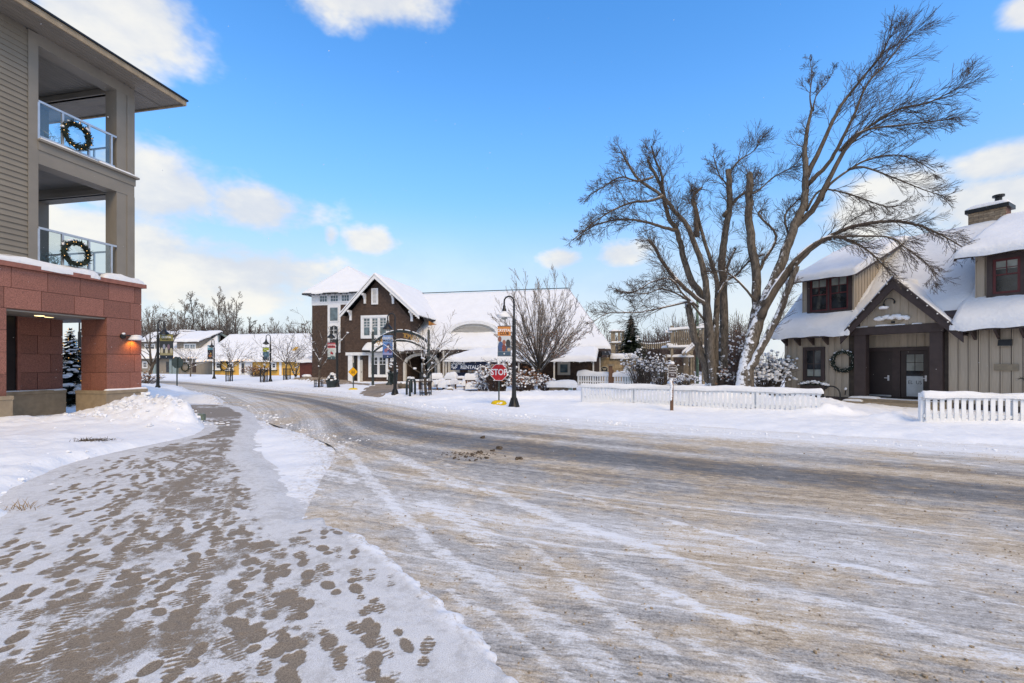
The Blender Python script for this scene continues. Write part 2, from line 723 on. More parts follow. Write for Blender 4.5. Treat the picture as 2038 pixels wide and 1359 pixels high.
M['dryleaf'] = mat('dry_brown_leaves', (0.24, 0.10, 0.045), 0.8, 0.4, 6)
M['grass'] = mat('dry_grass', (0.32, 0.20, 0.09), 0.85, 0.3, 6)
M['wood'] = mat('brown_wood', (0.15, 0.075, 0.045), 0.7, 0.2, 5, 0.2, 40)
M['timber'] = mat('weathered_timber', (0.26, 0.21, 0.15), 0.8, 0.2, 5, 0.2, 40)
M['green_metal'] = mat('green_pole_paint', (0.10, 0.16, 0.11), 0.6, 0.1, 4)
M['stone_tan'] = mat('tan_stone_wall', (0.34, 0.255, 0.16), 0.85, 0.2, 4, 0.3, 25, perobj=0.14)
M['stone_grey'] = mat('grey_brown_stone', (0.17, 0.135, 0.10), 0.85, 0.25, 5, 0.3, 25, perobj=0.15)
M['brick'] = mat('tan_brick', (0.33, 0.235, 0.155), 0.85, 0.2, 8, 0.2, 40, perobj=0.2)
M['stopred'] = mat('sign_red', (0.55, 0.012, 0.02), 0.45, 0.05, 4)
M['signyellow'] = mat('sign_yellow', (0.85, 0.40, 0.015), 0.45, 0.05, 4)
M['baseyellow'] = mat('base_yellow', (0.72, 0.47, 0.01), 0.6, 0.1, 6)
M['signback'] = mat('sign_back', (0.035, 0.055, 0.05), 0.5, 0.15, 4)
M['bulb'] = emis('warm_bulb', (1.0, 0.62, 0.28), 1.0)
M['bulb_white'] = mat('white_bulb', (0.85, 0.84, 0.8), 0.3, 0.03, 2)
M['frost'] = emis('lit_downlight', (1.0, 0.86, 0.6), 2.2)
M['yellow_wall'] = mat('yellow_clapboard', (0.70, 0.40, 0.10), 0.75, 0.08, 1.5)
M['grey_wall'] = mat('grey_clapboard', (0.26, 0.225, 0.185), 0.75, 0.1, 2, stretch=(6, 6, .5))
M['teal'] = mat('grey_teal_paint', (0.22, 0.29, 0.30), 0.65, 0.08, 3)
M['rust'] = mat('rust_red_board', (0.12, 0.032, 0.024), 0.75, 0.2, 4)
M['gold'] = mat('gold_letter', (0.48, 0.26, 0.06), 0.4, 0.1, 6)
M['pennant'] = mat('orange_pennant', (0.45, 0.17, 0.03), 0.7, 0.15, 10)
M['letter_white'] = mat('white_print', (0.82, 0.82, 0.82), 0.5, 0.02, 3)
M['letter_black'] = mat('black_print', (0.012, 0.012, 0.012), 0.5, 0.1, 3)
M['navy'] = mat('navy_board', (0.016, 0.03, 0.075), 0.6, 0.15, 3)
M['dirt'] = mat('dark_slush', (0.11, 0.082, 0.06), 0.85, 0.4, 18, 0.5, 40)


def shingle_mat():
    m, t, b = new_mat('brown_shingles')
    tc = nd(t, 'ShaderNodeTexCoord')
    br = nd(t, 'ShaderNodeTexBrick')
    mp = nd(t, 'ShaderNodeMapping')
    mp.inputs['Rotation'].default_value = (R(90), 0, 0)
    t.links.new(tc.outputs['Object'], mp.inputs[0])
    t.links.new(mp.outputs[0], br.inputs['Vector'])
    br.inputs['Scale'].default_value = 1.0
    br.inputs['Brick Width'].default_value = 0.16
    br.inputs['Row Height'].default_value = 0.14
    br.inputs['Mortar Size'].default_value = 0.006
    br.inputs['Color1'].default_value = (0.095, 0.055, 0.038, 1)
    br.inputs['Color2'].default_value = (0.055, 0.032, 0.023, 1)
    br.inputs['Mortar'].default_value = (0.018, 0.011, 0.01, 1)
    col = mix(t, ramp(t, noise(t, tc.outputs['Object'], 5, 5), 0.35, 0.7, 0, 0.5), br.outputs['Color'], (0.10, 0.062, 0.046))
    t.links.new(col, b.inputs['Base Color'])
    b.inputs['Roughness'].default_value = 0.85
    bump(t, b, br.outputs['Fac'], 0.5, -0.02)
    return m


M['shingle'] = shingle_mat()
# ------------------------------------------------------------------ ground, road, sidewalk
def vnoise(x, y, seed=0):
    """Smooth value noise, vectorised."""
    xi, yi = np.floor(x).astype(np.int64), np.floor(y).astype(np.int64)
    fx, fy = x - xi, y - yi
    fx, fy = fx * fx * (3 - 2 * fx), fy * fy * (3 - 2 * fy)

    def h(a, b):
        n = (a * 374761393 + b * 668265263 + seed * 1442695041) & 0x7fffffff
        n = (n ^ (n >> 13)) * 1274126177 & 0x7fffffff
        return ((n ^ (n >> 16)) & 0xffff) / 65535.0
    return (h(xi, yi) * (1 - fx) + h(xi + 1, yi) * fx) * (1 - fy) + (h(xi, yi + 1) * (1 - fx) + h(xi + 1, yi + 1) * fx) * fy


def fbm(x, y, seed=0, o=4):
    s, a, tot = 0, 1.0, 0
    for i in range(o):
        s = s + a * vnoise(x * 2 ** i, y * 2 ** i, seed + i)
        tot += a
        a *= 0.5
    return s / tot


def seg_dist(x, y, pts, closed=False):
    d = np.full(x.shape, 1e9)
    P = list(pts) + ([pts[0]] if closed else [])
    for (ax, ay), (bx, by) in zip(P[:-1], P[1:]):
        vx, vy = bx - ax, by - ay
        l2 = max(vx * vx + vy * vy, 1e-9)
        t = np.clip(((x - ax) * vx + (y - ay) * vy) / l2, 0, 1)
        d = np.minimum(d, np.hypot(x - ax - t * vx, y - ay - t * vy))
    return d


def inside(x, y, pts):
    c = np.zeros(x.shape, bool)
    n = len(pts)
    for i in range(n):
        (x1, y1), (x2, y2) = pts[i], pts[(i + 1) % n]
        if y1 == y2:
            continue
        k = (y1 > y) != (y2 > y)
        c ^= k & (x < (x2 - x1) * (y - y1) / (y2 - y1) + x1)
    return c


def sdist(x, y, pts):
    """Signed distance: negative inside."""
    d = seg_dist(x, y, pts, True)
    return np.where(inside(x, y, pts), -d, d)


def sstep(x, a, b):
    t = np.clip((x - a) / (b - a), 0, 1)
    return t * t * (3 - 2 * t)


def smooth_path(pts, n):
    """Catmull-Rom through pts, n samples per span."""
    P = [np.array(p, float) for p in pts]
    P = [2 * P[0] - P[1]] + P + [2 * P[-1] - P[-2]]
    out = []
    for i in range(1, len(P) - 2):
        for k in range(n):
            t = k / n
            a, b, c, d = P[i - 1], P[i], P[i + 1], P[i + 2]
            out.append(0.5 * (2 * b + (c - a) * t + (2 * a - 5 * b + 4 * c - d) * t * t + (3 * b - a - 3 * c + d) * t ** 3))
    out.append(P[-2])
    return np.array(out)


# paired edges of the carriageway: near (left) edge, far (right) edge
ROAD_L = [(-75, 60), (-55, 50), (-38, 40.5), (-27, 33.2), (-18.2, 26.7), (-10.3, 17.2), (-7.0, 13.5), (-4.56, 10.8), (-3.2, 9.06), (-2.35, 6.6), (-1.6, 4.7), (-0.55, 3.3), (0.11, 2.39), (1.6, 0.2), (4, -4), (9, -11)]
ROAD_R = [(-80, 82), (-60, 65), (-42, 51.5), (-32.5, 45), (-24.5, 38), (-12.6, 28), (-7.0, 22.2), (-2.8, 17.2), (-0.3, 14.8), (2.6, 12.7), (5.2, 11.0), (7.6, 9.6), (9.6, 8.5), (14, 6.0), (21, 2), (31, -4)]
PL = smooth_path(ROAD_L, 40)
PR = smooth_path(ROAD_R, 40)
ROAD_POLY = [tuple(p) for p in PL[::8]] + [tuple(p) for p in PR[::-8]]
WALK_POLY = [(-4.3, -3), (-4.45, 2.3), (-4.9, 4.48), (-6.3, 6.0), (-6.75, 6.8), (-7.1, 7.7), (-7.15, 8.8), (-7.15, 10.7), (-8.4, 12.6), (-9.6, 13.6), (-12.0, 16.4), (-14.2, 17.6),
             (-14.6, 18.7), (-11.6, 18.2), (-9.6, 15.9), (-8.6, 14.6), (-6.9, 11.7), (-5.1, 8.3), (-4.16, 7.09), (-3.06, 5.54), (-2.35, 4.5), (-1.85, 4.62), (-1.25, 4.1), (-0.62, 3.3), (0.03, 2.39), (1.5, 0.2), (3.5, -3)]
WALK_POLY = [tuple(p) for p in smooth_path(WALK_POLY + [WALK_POLY[0]], 3)][:-1]
CURB = [(-1.45, 4.3), (-1.05, 3.82), (-0.62, 3.28), (0.03, 2.39), (1.5, 0.2)]

MOUNDS = [  # x, y, radius x, radius y, height
    (-11.0, 13.1, 1.2, .7, .46), (-9.7, 12.5, 1.2, .7, .46), (-8.7, 11.9, .8, .6, .34), (-10.2, 11.4, 1.8, .8, .18), (-8.8, 12.7, .7, .5, .14),
    (-12.4, 10.5, 1.2, 2.2, .14), (-9.0, 8.2, 1.5, 1.5, .12), (-7.6, 6.2, 1.0, 1.2, .10),
    (-13.6, 19.6, 2.0, .5, .22), (-18.5, 22.0, 2.2, 1.4, .40), (-22, 27.5, 3, 1.2, .38), (-26, 30.5, 3, 1.2, .3),
    (-3.3, 23.2, 2.6, .8, .16), (0.5, 21.5, 3.0, 1.0, .18), (-1.0, 20.2, 2.0, .5, .13), (2.3, 20.8, 1.4, .8, .13),
    (8.2, 19.0, 2.4, 1.6, .45), (11, 17.2, 1.6, 1.2, .30), (6.5, 23, 3, 2, .3),
    (10.3, 14.6, 0.9, .35, .28), (11.2, 13.4, 0.55, .35, .30), (-16, 36.5, 3.5, 1.0, .35), (-24, 52, 9, 1.6, .1), (-36, 56, 9, 2.0, .12), (-46, 58, 8, 2.5, .3),
]


def ground_h(x, y):
    dr = sdist(x, y, ROAD_POLY)
    dw = sdist(x, y, WALK_POLY)
    wob = (fbm(x * 1.3, y * 1.3, 3) - 0.5) * 0.55 + (fbm(x * 5, y * 5, 9) - 0.5) * 0.22
    far_side = (y > 7.5 - 0.55 * x + 2) & (x > -9)
    wr = np.where(far_side, 1.5, 0.55)
    a = sstep(dr + wob * np.where(far_side, 1.6, .8), 0.0, wr)
    b = sstep(dw + wob * 0.55, 0.0, 0.5)
    k = np.minimum(a, b) * np.where((y < 6) & (x > -5), sstep(np.maximum(dr, 0) + np.maximum(dw, 0), .35, 1.1), 1.0)
    island = (1 - sstep(np.abs(dr) + np.abs(dw), 1.6, 4.2)) * (y < 14) * (y > 3.5)
    low = np.where(far_side & (y < 20), .45, 1.0)
    h = -0.07 + k * (0.145 - .07 * island + (0.10 * sstep(np.minimum(dr, dw), 0.4, 4)) * low - .05 * (1 - low) / .55)
    h = h + k * ((fbm(x * .45, y * .45, 21) - .5) * .16 + (fbm(x * 2.2, y * 2.2, 31) - .5) * .07 + (fbm(x * 7, y * 7, 41, 3) - .5) * .045)
    # crumbly edge thrown up by the plough
    edge = np.exp(-(np.minimum(np.abs(dr), np.abs(dw)) / .5) ** 2)
    h = h + k * edge * (fbm(x * 5, y * 5, 44, 3) - .42) * .13
    rough = 1.3 * (fbm(x * 3.3, y * 3.3, 51) - .5) + 1.2 * (fbm(x * 9, y * 9, 52, 3) - .5)
    for mx, my, rx, ry, mh in MOUNDS:
        g = np.exp(-((x - mx) / rx) ** 2 - ((y - my) / ry) ** 2)
        h = h + k * g * mh * (1 + 0.55 * rough)
    # snow banked against the picket fences
    for fa, fh in ((((2.9, 18.7), (9.86, 14.5)), .05), (((11.3, 12.5), (16.2, 11.5)), .05)):
        d = seg_dist(x, y, fa)
        h = h + k * np.exp(-(d / .45) ** 2) * fh * (.6 + .8 * fbm(x * 1.1, y * 1.1, 71))
    # distant ground climbs gently
    h = h + sstep(y, 70, 120) * 0.6
    return h


def gz(x, y):
    return float(ground_h(np.array([float(x)]), np.array([float(y)]))[0])


def grid_mesh(name, X, Y, Z, m, keep=None, smooth=True, attrs=None):
    ny, nx = X.shape
    co = np.stack([X, Y, Z], -1).reshape(-1, 3)
    i = np.arange(ny * nx).reshape(ny, nx)
    q = np.stack([i[:-1, :-1], i[:-1, 1:], i[1:, 1:], i[1:, :-1]], -1).reshape(-1, 4)
    if keep is not None:
        kk = (keep[:-1, :-1] | keep[:-1, 1:] | keep[1:, 1:] | keep[1:, :-1]).reshape(-1)
        q = q[kk]
        used = np.zeros(ny * nx, bool)
        used[q.ravel()] = True
        remap = np.cumsum(used) - 1
        q = remap[q]
        co = co[used]
    else:
        used = np.ones(ny * nx, bool)
    me = bpy.data.meshes.new(name)
    me.vertices.add(len(co))
    me.vertices.foreach_set('co', co.astype(np.float32).ravel())
    me.loops.add(q.size)
    me.loops.foreach_set('vertex_index', q.astype(np.int32).ravel())
    me.polygons.add(len(q))
    me.polygons.foreach_set('loop_start', (np.arange(len(q)) * 4).astype(np.int32))
    me.polygons.foreach_set('use_smooth', np.ones(len(q), bool))
    me.update(calc_edges=True)
    for k, v in (attrs or {}).items():
        if v.ndim == 3:
            at_ = me.attributes.new(k, 'FLOAT_VECTOR', 'POINT')
            at_.data.foreach_set('vector', v.reshape(-1, 3)[used].astype(np.float32).ravel())
        else:
            at_ = me.attributes.new(k, 'FLOAT', 'POINT')
            at_.data.foreach_set('value', v.reshape(-1)[used].astype(np.float32))
    me.materials.append(m)
    o = bpy.data.objects.new(name, me)
    COL.objects.link(o)
    return o


def axis(lo, hi, fine_lo, fine_hi, fine, grow):
    a = list(np.arange(fine_lo, fine_hi + 1e-6, fine))
    s = fine
    x = a[-1]
    while x < hi:
        s *= grow
        x += s
        a.append(x)
    s = fine
    x = a[0]
    while x > lo:
        s *= grow
        x -= s
        a.insert(0, x)
    return np.array(a)


def make_ground():
    xs = axis(-900, 900, -16, 16, 0.085, 1.06)
    ys = axis(-60, 1500, 1.6, 24, 0.085, 1.06)
    X, Y = np.meshgrid(xs, ys)
    Z = ground_h(X.ravel(), Y.ravel()).reshape(X.shape)
    o = grid_mesh('ground', X, Y, Z, M['snow_ground'])
    o['kind'] = 'structure'
    o['label'] = 'snow covered ground along the street'
    return o


def ground_mat():
    m, t, b = new_mat('ground_snow')
    tc = nd(t, 'ShaderNodeTexCoord')
    v = tc.outputs['Object']
    n1 = noise(t, v, 0.9, 6, 0.6)
    n2 = noise(t, v, 70, 4, 0.7)
    n3 = noise(t, v, 9, 6, 0.65)
    col = mix(t, ramp(t, n1, 0.3, 0.7), (0.80, 0.815, 0.845), (0.87, 0.88, 0.90))
    # sand flung up from the road
    at_ = nd(t, 'ShaderNodeAttribute', attribute_name='salt')
    sand = mth(t, 'MULTIPLY', ramp(t, noise(t, v, 16, 4, 0.75), 0.42, 0.62), ramp(t, n3, 0.3, 0.6))
    sand = mth(t, 'MULTIPLY', sand, ramp(t, at_.outputs['Fac'], 0.05, 0.9, 0, 0.95))
    col = mix(t, sand, col, (0.50, 0.43, 0.35))
    t.links.new(col, b.inputs['Base Color'])
    b.inputs['Roughness'].default_value = 0.75
    b.inputs['Specular IOR Level'].default_value = 0.2
    p = bump(t, b, n2, 0.35, 0.012)
    bump(t, b, n3, 0.5, 0.05, p)
    return m


M['snow_ground'] = ground_mat()
ground = make_ground()


def add_salt(o):
    me = o.data
    n = len(me.vertices)
    c = np.empty(n * 3)
    me.vertices.foreach_get('co', c)
    c = c.reshape(-1, 3)
    d = sdist(c[:, 0], c[:, 1], ROAD_POLY)
    s = 1 - sstep(d, 0.05, 1.3)
    a = me.attributes.new('salt', 'FLOAT', 'POINT')
    a.data.foreach_set('value', s.astype(np.float32))


add_salt(ground)


def px_line(pts):
    return [tuple(gp(x, y)[:2]) for x, y in pts]


STREAKS = [  # snow left between wheel tracks: photograph points, half width (m), strength
    ([(1092, 972), (1300, 1027), (1397, 1054), (2029, 1209)], .045, .85),
    ([(964, 972), (1115, 1036), (1300, 1095), (1459, 1164), (1710, 1209), (1847, 1264), (2029, 1305), (2200, 1370)], .11, .95),
    ([(1160, 1104), (1300, 1164), (1393, 1209), (1482, 1241)], .07, .8),
    ([(1037, 1077), (1083, 1104), (1115, 1141), (1238, 1236), (1338, 1314)], .08, .8),
    ([(896, 1177), (1010, 1250), (1101, 1328), (1160, 1380)], .05, .9),
    ([(696, 904), (741, 959), (796, 1022), (855, 1086), (978, 1164), (1147, 1282), (1229, 1350)], .11, .85),
    ([(768, 899), (855, 940), (919, 968)], .17, .8),
    ([(850, 1004), (910, 1030), (978, 1077)], .17, .8),
    ([(700, 880), (640, 930), (690, 960)], .25, .6),
    ([(1368, 1278), (1440, 1310), (1519, 1355)], .055, .95),
    ([(1505, 1300), (1619, 1346), (1700, 1390)], .055, .7),
    ([(1250, 868), (1528, 881), (1801, 909), (2029, 936)], .13, .55),
    ([(1150, 852), (1500, 868), (1900, 895), (2100, 912)], .35, .6),
    ([(760, 880), (850, 905), (900, 930)], .08, .5),
]


def make_road():
    n = len(PL)
    # resample rows so that near rows are close together
    t = [0.0]
    while t[-1] < n - 1.001:
        i = int(t[-1])
        mid = (PL[i] + PR[i]) / 2
        near = math.hypot(*(PL[i])) if PL[i][1] > -1 else 6
        step_m = 0.05 if near < 7 else (0.09 if near < 14 else 0.4)
        ds = max(np.hypot(*(PL[min(i + 1, n - 1)] - PL[i])), np.hypot(*(PR[min(i + 1, n - 1)] - PR[i])), 1e-3)
        t.append(t[-1] + step_m / ds)
    t = np.clip(np.array(t), 0, n - 1)
    idx = np.arange(n)
    Lx, Ly = np.interp(t, idx, PL[:, 0]), np.interp(t, idx, PL[:, 1])
    Rx, Ry = np.interp(t, idx, PR[:, 0]), np.interp(t, idx, PR[:, 1])
    nc = 190
    u = np.linspace(-0.06, 1.10, nc)
    X = Lx[:, None] + (Rx - Lx)[:, None] * u[None]
    Y = Ly[:, None] + (Ry - Ly)[:, None] * u[None]
    Wd = np.hypot(Rx - Lx, Ry - Ly)
    wr = (1 - u)[None] * Wd[:, None]
    mx, my = (Lx * .35 + Rx * .65), (Ly * .35 + Ry * .65)
    v = np.concatenate([[0], np.cumsum(np.hypot(np.diff(mx), np.diff(my)))])
    V = np.repeat(v[:, None], nc, 1)
    tr = np.stack([wr, V, np.repeat(u[None], len(v), 0)], -1)
    st = np.zeros(X.shape)
    wob = (fbm(X * 3, Y * 3, 77) - .5) * .10
    for pts, hw, k in STREAKS:
        d = seg_dist(X, Y, px_line(pts)) + wob
        st = np.maximum(st, k * (1 - sstep(d, hw * .35, hw * 1.5)))
    # ribbing left by tyres, and a low crown
    Z = (fbm(X * 6, Y * 6, 61, 3) - .5) * .016 + st * .012
    o = grid_mesh('road', X, Y, Z, M['road'], attrs={'track': tr, 'streak': st})
    o['kind'] = 'structure'
    o['label'] = 'sanded street with slush and wheel tracks'
    return o


def cramp(t, v, stops):
    n = nd(t, 'ShaderNodeValToRGB')
    e = n.color_ramp.elements
    while len(e) < len(stops):
        e.new(0.5)
    for x, (p, c) in zip(e, stops):
        x.position = p
        x.color = (c[0], c[1], c[2], 1)
    t.links.new(v, n.inputs[0])
    return n.outputs[0]


def road_mat():
    m, t, b = new_mat('slushy_road')
    at_ = nd(t, 'ShaderNodeAttribute', attribute_name='track')
    st = nd(t, 'ShaderNodeAttribute', attribute_name='streak')
    sp = nd(t, 'ShaderNodeSeparateXYZ')
    t.links.new(at_.outputs['Vector'], sp.inputs[0])
    w, v, u = sp.outputs
    tc = nd(t, 'ShaderNodeTexCoord')
    P = tc.outputs['Object']

    def lines(su, sv, detail, rough=0.6):
        cb = nd(t, 'ShaderNodeCombineXYZ')
        t.links.new(mth(t, 'MULTIPLY', w, su), cb.inputs[0])
        t.links.new(mth(t, 'MULTIPLY', v, sv), cb.inputs[1])
        return noise(t, cb.outputs[0], 1.0, detail, rough)

    def off(x, k):
        return mth(t, 'MULTIPLY', mth(t, 'SUBTRACT', x, 0.5), k)

    def add(*xs):
        r = xs[0]
        for x in xs[1:]:
            r = mth(t, 'ADD', r, x)
        return r

    def band(c, hw, soft):
        d = mth(t, 'ABSOLUTE', mth(t, 'SUBTRACT', w, c))
        return ramp(t, d, hw, hw + soft, 1.0, 0.0)
    broad = lines(1.1, 0.07, 3)          # lanes of wear
    tracks = lines(8.0, 0.30, 4, 0.7)   # single tyre lines
    scrape = lines(26.0, 6.0, 4, 0.75)    # short scuffs along the way
    clump = noise(t, P, 4.5, 4, 0.65)    # patches of packed slush
    grain = noise(t, P, 62, 4, 0.8)
    near = ramp(t, w, 5.6, 8.2)
    dark = add(mth(t, 'MULTIPLY', band(4.5, 0.2, 0.9), 0.27), mth(t, 'MULTIPLY', band(2.9, 0.1, 0.5), 0.12), mth(t, 'MULTIPLY', band(6.0, 0.1, 0.5), 0.09))
    L = add(0.525, off(broad, 0.6), off(tracks, 0.45), off(scrape, 0.75), off(clump, 0.5), off(grain, 0.85))
    crack = ramp(t, mth(t, 'ABSOLUTE', mth(t, 'SUBTRACT', lines(5.0, 2.0, 4, 0.6), 0.5)), 0.0, 0.045, 0.17, 0.0)
    L = mth(t, 'SUBTRACT', L, mth(t, 'MULTIPLY', crack, ramp(t, clump, 0.4, 0.6)))
    thin = mth(t, 'MULTIPLY', ramp(t, lines(4.2, 0.045, 2), 0.58, 0.68), ramp(t, w, 4.9, 7.0, 0.05, 0.17))
    L = add(L, thin)
    sharp = ramp(t, add(st.outputs['Fac'], off(tracks, 1.2), off(scrape, 1.2), off(clump, 0.9)), 0.36, 0.80)
    L = mth(t, 'SUBTRACT', L, dark)
    L = add(L, mth(t, 'MULTIPLY', near, 0.07), mth(t, 'MULTIPLY', sharp, 0.17), ramp(t, w, -0.3, 2.8, 0.36, 0.0))
    tone = noise(t, P, 0.8, 3)
    warm = cramp(t, L, [(0.12, (0.11, 0.095, 0.08)), (0.34, (0.27, 0.215, 0.16)), (0.48, (0.48, 0.375, 0.27)), (0.63, (0.63, 0.53, 0.415)), (0.76, (0.74, 0.71, 0.68)), (0.92, (0.82, 0.825, 0.84))])
    cool = cramp(t, L, [(0.12, (0.11, 0.105, 0.10)), (0.34, (0.25, 0.235, 0.22)), (0.48, (0.42, 0.395, 0.37)), (0.63, (0.58, 0.56, 0.54)), (0.76, (0.73, 0.725, 0.725)), (0.92, (0.82, 0.825, 0.84))])
    f = ramp(t, add(tone, off(tracks, 0.5), off(clump, 0.4)), 0.40, 0.62)
    col = mix(t, f, cool, warm)
    # scattered brown crumbs
    cr = mth(t, 'MULTIPLY', ramp(t, noise(t, P, 21, 3, 0.8), 0.66, 0.70), ramp(t, tone, 0.42, 0.6))
    col = mix(t, mth(t, 'MULTIPLY', cr, 0.7), col, (0.26, 0.17, 0.10))
    t.links.new(col, b.inputs['Base Color'])
    b.inputs['Specular IOR Level'].default_value = 0.3
    rg = mix(t, ramp(t, L, 0.2, 0.5), (0.55, 0.55, 0.55), (0.85, 0.85, 0.85))
    t.links.new(rg, b.inputs['Roughness'])
    bump(t, b, L, 0.4, 0.03)
    return m


M['road'] = road_mat()
make_road()


def make_sidewalk():
    rs = np.random.RandomState(5)
    xs = np.concatenate([np.arange(-15.0, -6.5, .045), np.arange(-6.5, 1.0, .014), np.arange(1.0, 3.6, .05)])
    y = -2.0
    ys = []
    while y < 19.0:
        ys.append(y)
        y += 0.25 if y < 1.8 else (0.013 if y < 4 else 0.013 + (y - 4) * 0.0035)
    X, Y = np.meshgrid(xs, np.array(ys))
    sd = sdist(X, Y, WALK_POLY)
    keep = (sd < 0.45)
    # where people walk: a line down the middle of the pavement
    core = [(-12.5, 17.6), (-10.2, 15.6), (-7.7, 12.2), (-6.0, 9.2), (-4.9, 7.2), (-3.7, 5.2), (-2.7, 3.6), (-1.9, 2.2), (-1.0, 0.2)]
    cp = smooth_path(core, 30)
    dc = seg_dist(X, Y, core)
    bare = np.zeros(X.shape)
    x0, dx = xs[0], xs[1] - xs[0]
    ysa = np.array(ys)

    def stamp(cx, cy, ang, L, Wd, k, tread):
        i0, i1 = np.searchsorted(xs, cx - .3), np.searchsorted(xs, cx + .3)
        j0, j1 = np.searchsorted(ysa, cy - .3), np.searchsorted(ysa, cy + .3)
        if i1 <= i0 or j1 <= j0:
            return
        gx, gy = X[j0:j1, i0:i1] - cx, Y[j0:j1, i0:i1] - cy
        c, s = math.cos(ang), math.sin(ang)
        a, b_ = gx * c + gy * s, -gx * s + gy * c
        sole = 1 - np.hypot((a - L * .17) / (L * .34), b_ / (Wd * .5))
        heel = 1 - np.hypot((a + L * .33) / (L * .18), b_ / (Wd * .38))
        m_ = np.clip(np.maximum(sole, heel) * 3.5, 0, 1) * k
        if tread:
            m_ = m_ * (0.72 + 0.28 * np.sign(np.sin(a * 190)))
        bare[j0:j1, i0:i1] = np.maximum(bare[j0:j1, i0:i1], m_)
    nfp = 0
    for _ in range(2100):
        i = rs.randint(0, len(cp) - 1)
        p = cp[i]
        if p[1] < 1.5 and rs.rand() < .7:
            continue
        d = cp[min(i + 1, len(cp) - 1)] - cp[max(i - 1, 0)]
        ang = math.atan2(d[1], d[0]) + (math.pi if rs.rand() < .5 else 0) + rs.normal(0, .28)
        nrm = np.array([-d[1], d[0]]) / np.hypot(*d)
        off = rs.normal(0, .92) + 0.1
        if rs.rand() < .16:
            off = -abs(rs.normal(0, 1.5)) if rs.rand() < .5 else abs(rs.normal(0, 1.3))
        q = p + nrm * off
        stamp(q[0], q[1], ang, rs.uniform(.24, .30), rs.uniform(.085, .115), rs.uniform(.3, 1), rs.rand() < .5)
    # single-file lines of prints at the outer side
    for (ax, ay, bx, by, n_) in ((-2.7, 2.4, -6.6, 9.5, 20), (-3.5, 2.6, -6.9, 8.2, 15), (-.9, 2.5, -3.2, 6.2, 9)):
        for k in range(n_):
            f = (k + .5) / n_
            side = .12 if k % 2 else -.12
            ang = math.atan2(by - ay, bx - ax)
            stamp(ax + (bx - ax) * f - math.sin(ang) * side + rs.normal(0, .05), ay + (by - ay) * f + math.cos(ang) * side + rs.normal(0, .05), ang + rs.normal(0, .15), .29, .12, .9, True)
    # wheel prints of a hand cart
    for line in ([(-1.75, 2.3), (-2.35, 3.4), (-2.9, 4.6), (-3.9, 6.4)], [(-2.55, 2.3), (-3.4, 4.0), (-4.4, 6.0), (-5.0, 7.4)]):
        d = seg_dist(X, Y, line)
        tread = (np.sin((X * .45 - Y * .9) * 130) > 0)
        bare = np.maximum(bare, (d < .035) * tread * .75)
    # trodden core, swept patches further off
    core_b = np.exp(-(dc / .9) ** 2) * (0.20 + 1.3 * (fbm(X * 2.6, Y * 2.6, 13) - .47)) * (0.7 + .6 * fbm(X * 9, Y * 9, 14))
    far_b = sstep(Y, 6.5, 9.5) * np.exp(-(dc / 1.0) ** 4) * (0.5 + 2.0 * (fbm(X * 1.3, Y * 2.4, 15) - .5))
    entry = np.exp(-(((X + 9.6) / 2.0) ** 2 + ((Y - 15.6) / 1.6) ** 2)) * 1.3
    bare = np.maximum(bare, np.clip(core_b * 1.0, 0, .5))
    bare = np.maximum(bare, np.clip(far_b, 0, .95))
    bare = np.maximum(bare, np.clip(entry, 0, 1))
    # snow thrown along the kerb and the lawn side stays
    dk = seg_dist(X, Y, CURB)
    kerb = 1 - sstep(dk + (fbm(X * 5, Y * 5, 17) - .5) * .12, .01, .12)
    edge = 1 - sstep(-sd + (fbm(X * 3, Y * 3, 18) - .5) * .25, .0, .18)
    bare = bare * (1 - kerb) * (1 - edge * .9)
    Z = 0.022 + (1 - bare) * .010 + kerb * .008 + (fbm(X * 14, Y * 14, 19, 2) - .5) * .005 * (1 - bare)
    road_side = (sdist(X, Y, ROAD_POLY) < 0.3) & (Y < 5.2)
    Z = Z - np.where(road_side, sstep(sd + (fbm(X * 6, Y * 6, 23) - .5) * .16, -.06, 0.08) * .07, sstep(sd, 0.1, 0.45) * .05)
    o = grid_mesh('sidewalk', X, Y, Z, M['walk'], keep=keep, attrs={'bare': bare, 'kerb': kerb})
    o['kind'] = 'structure'
    o['label'] = 'brown concrete sidewalk under thin trodden snow'
    return o


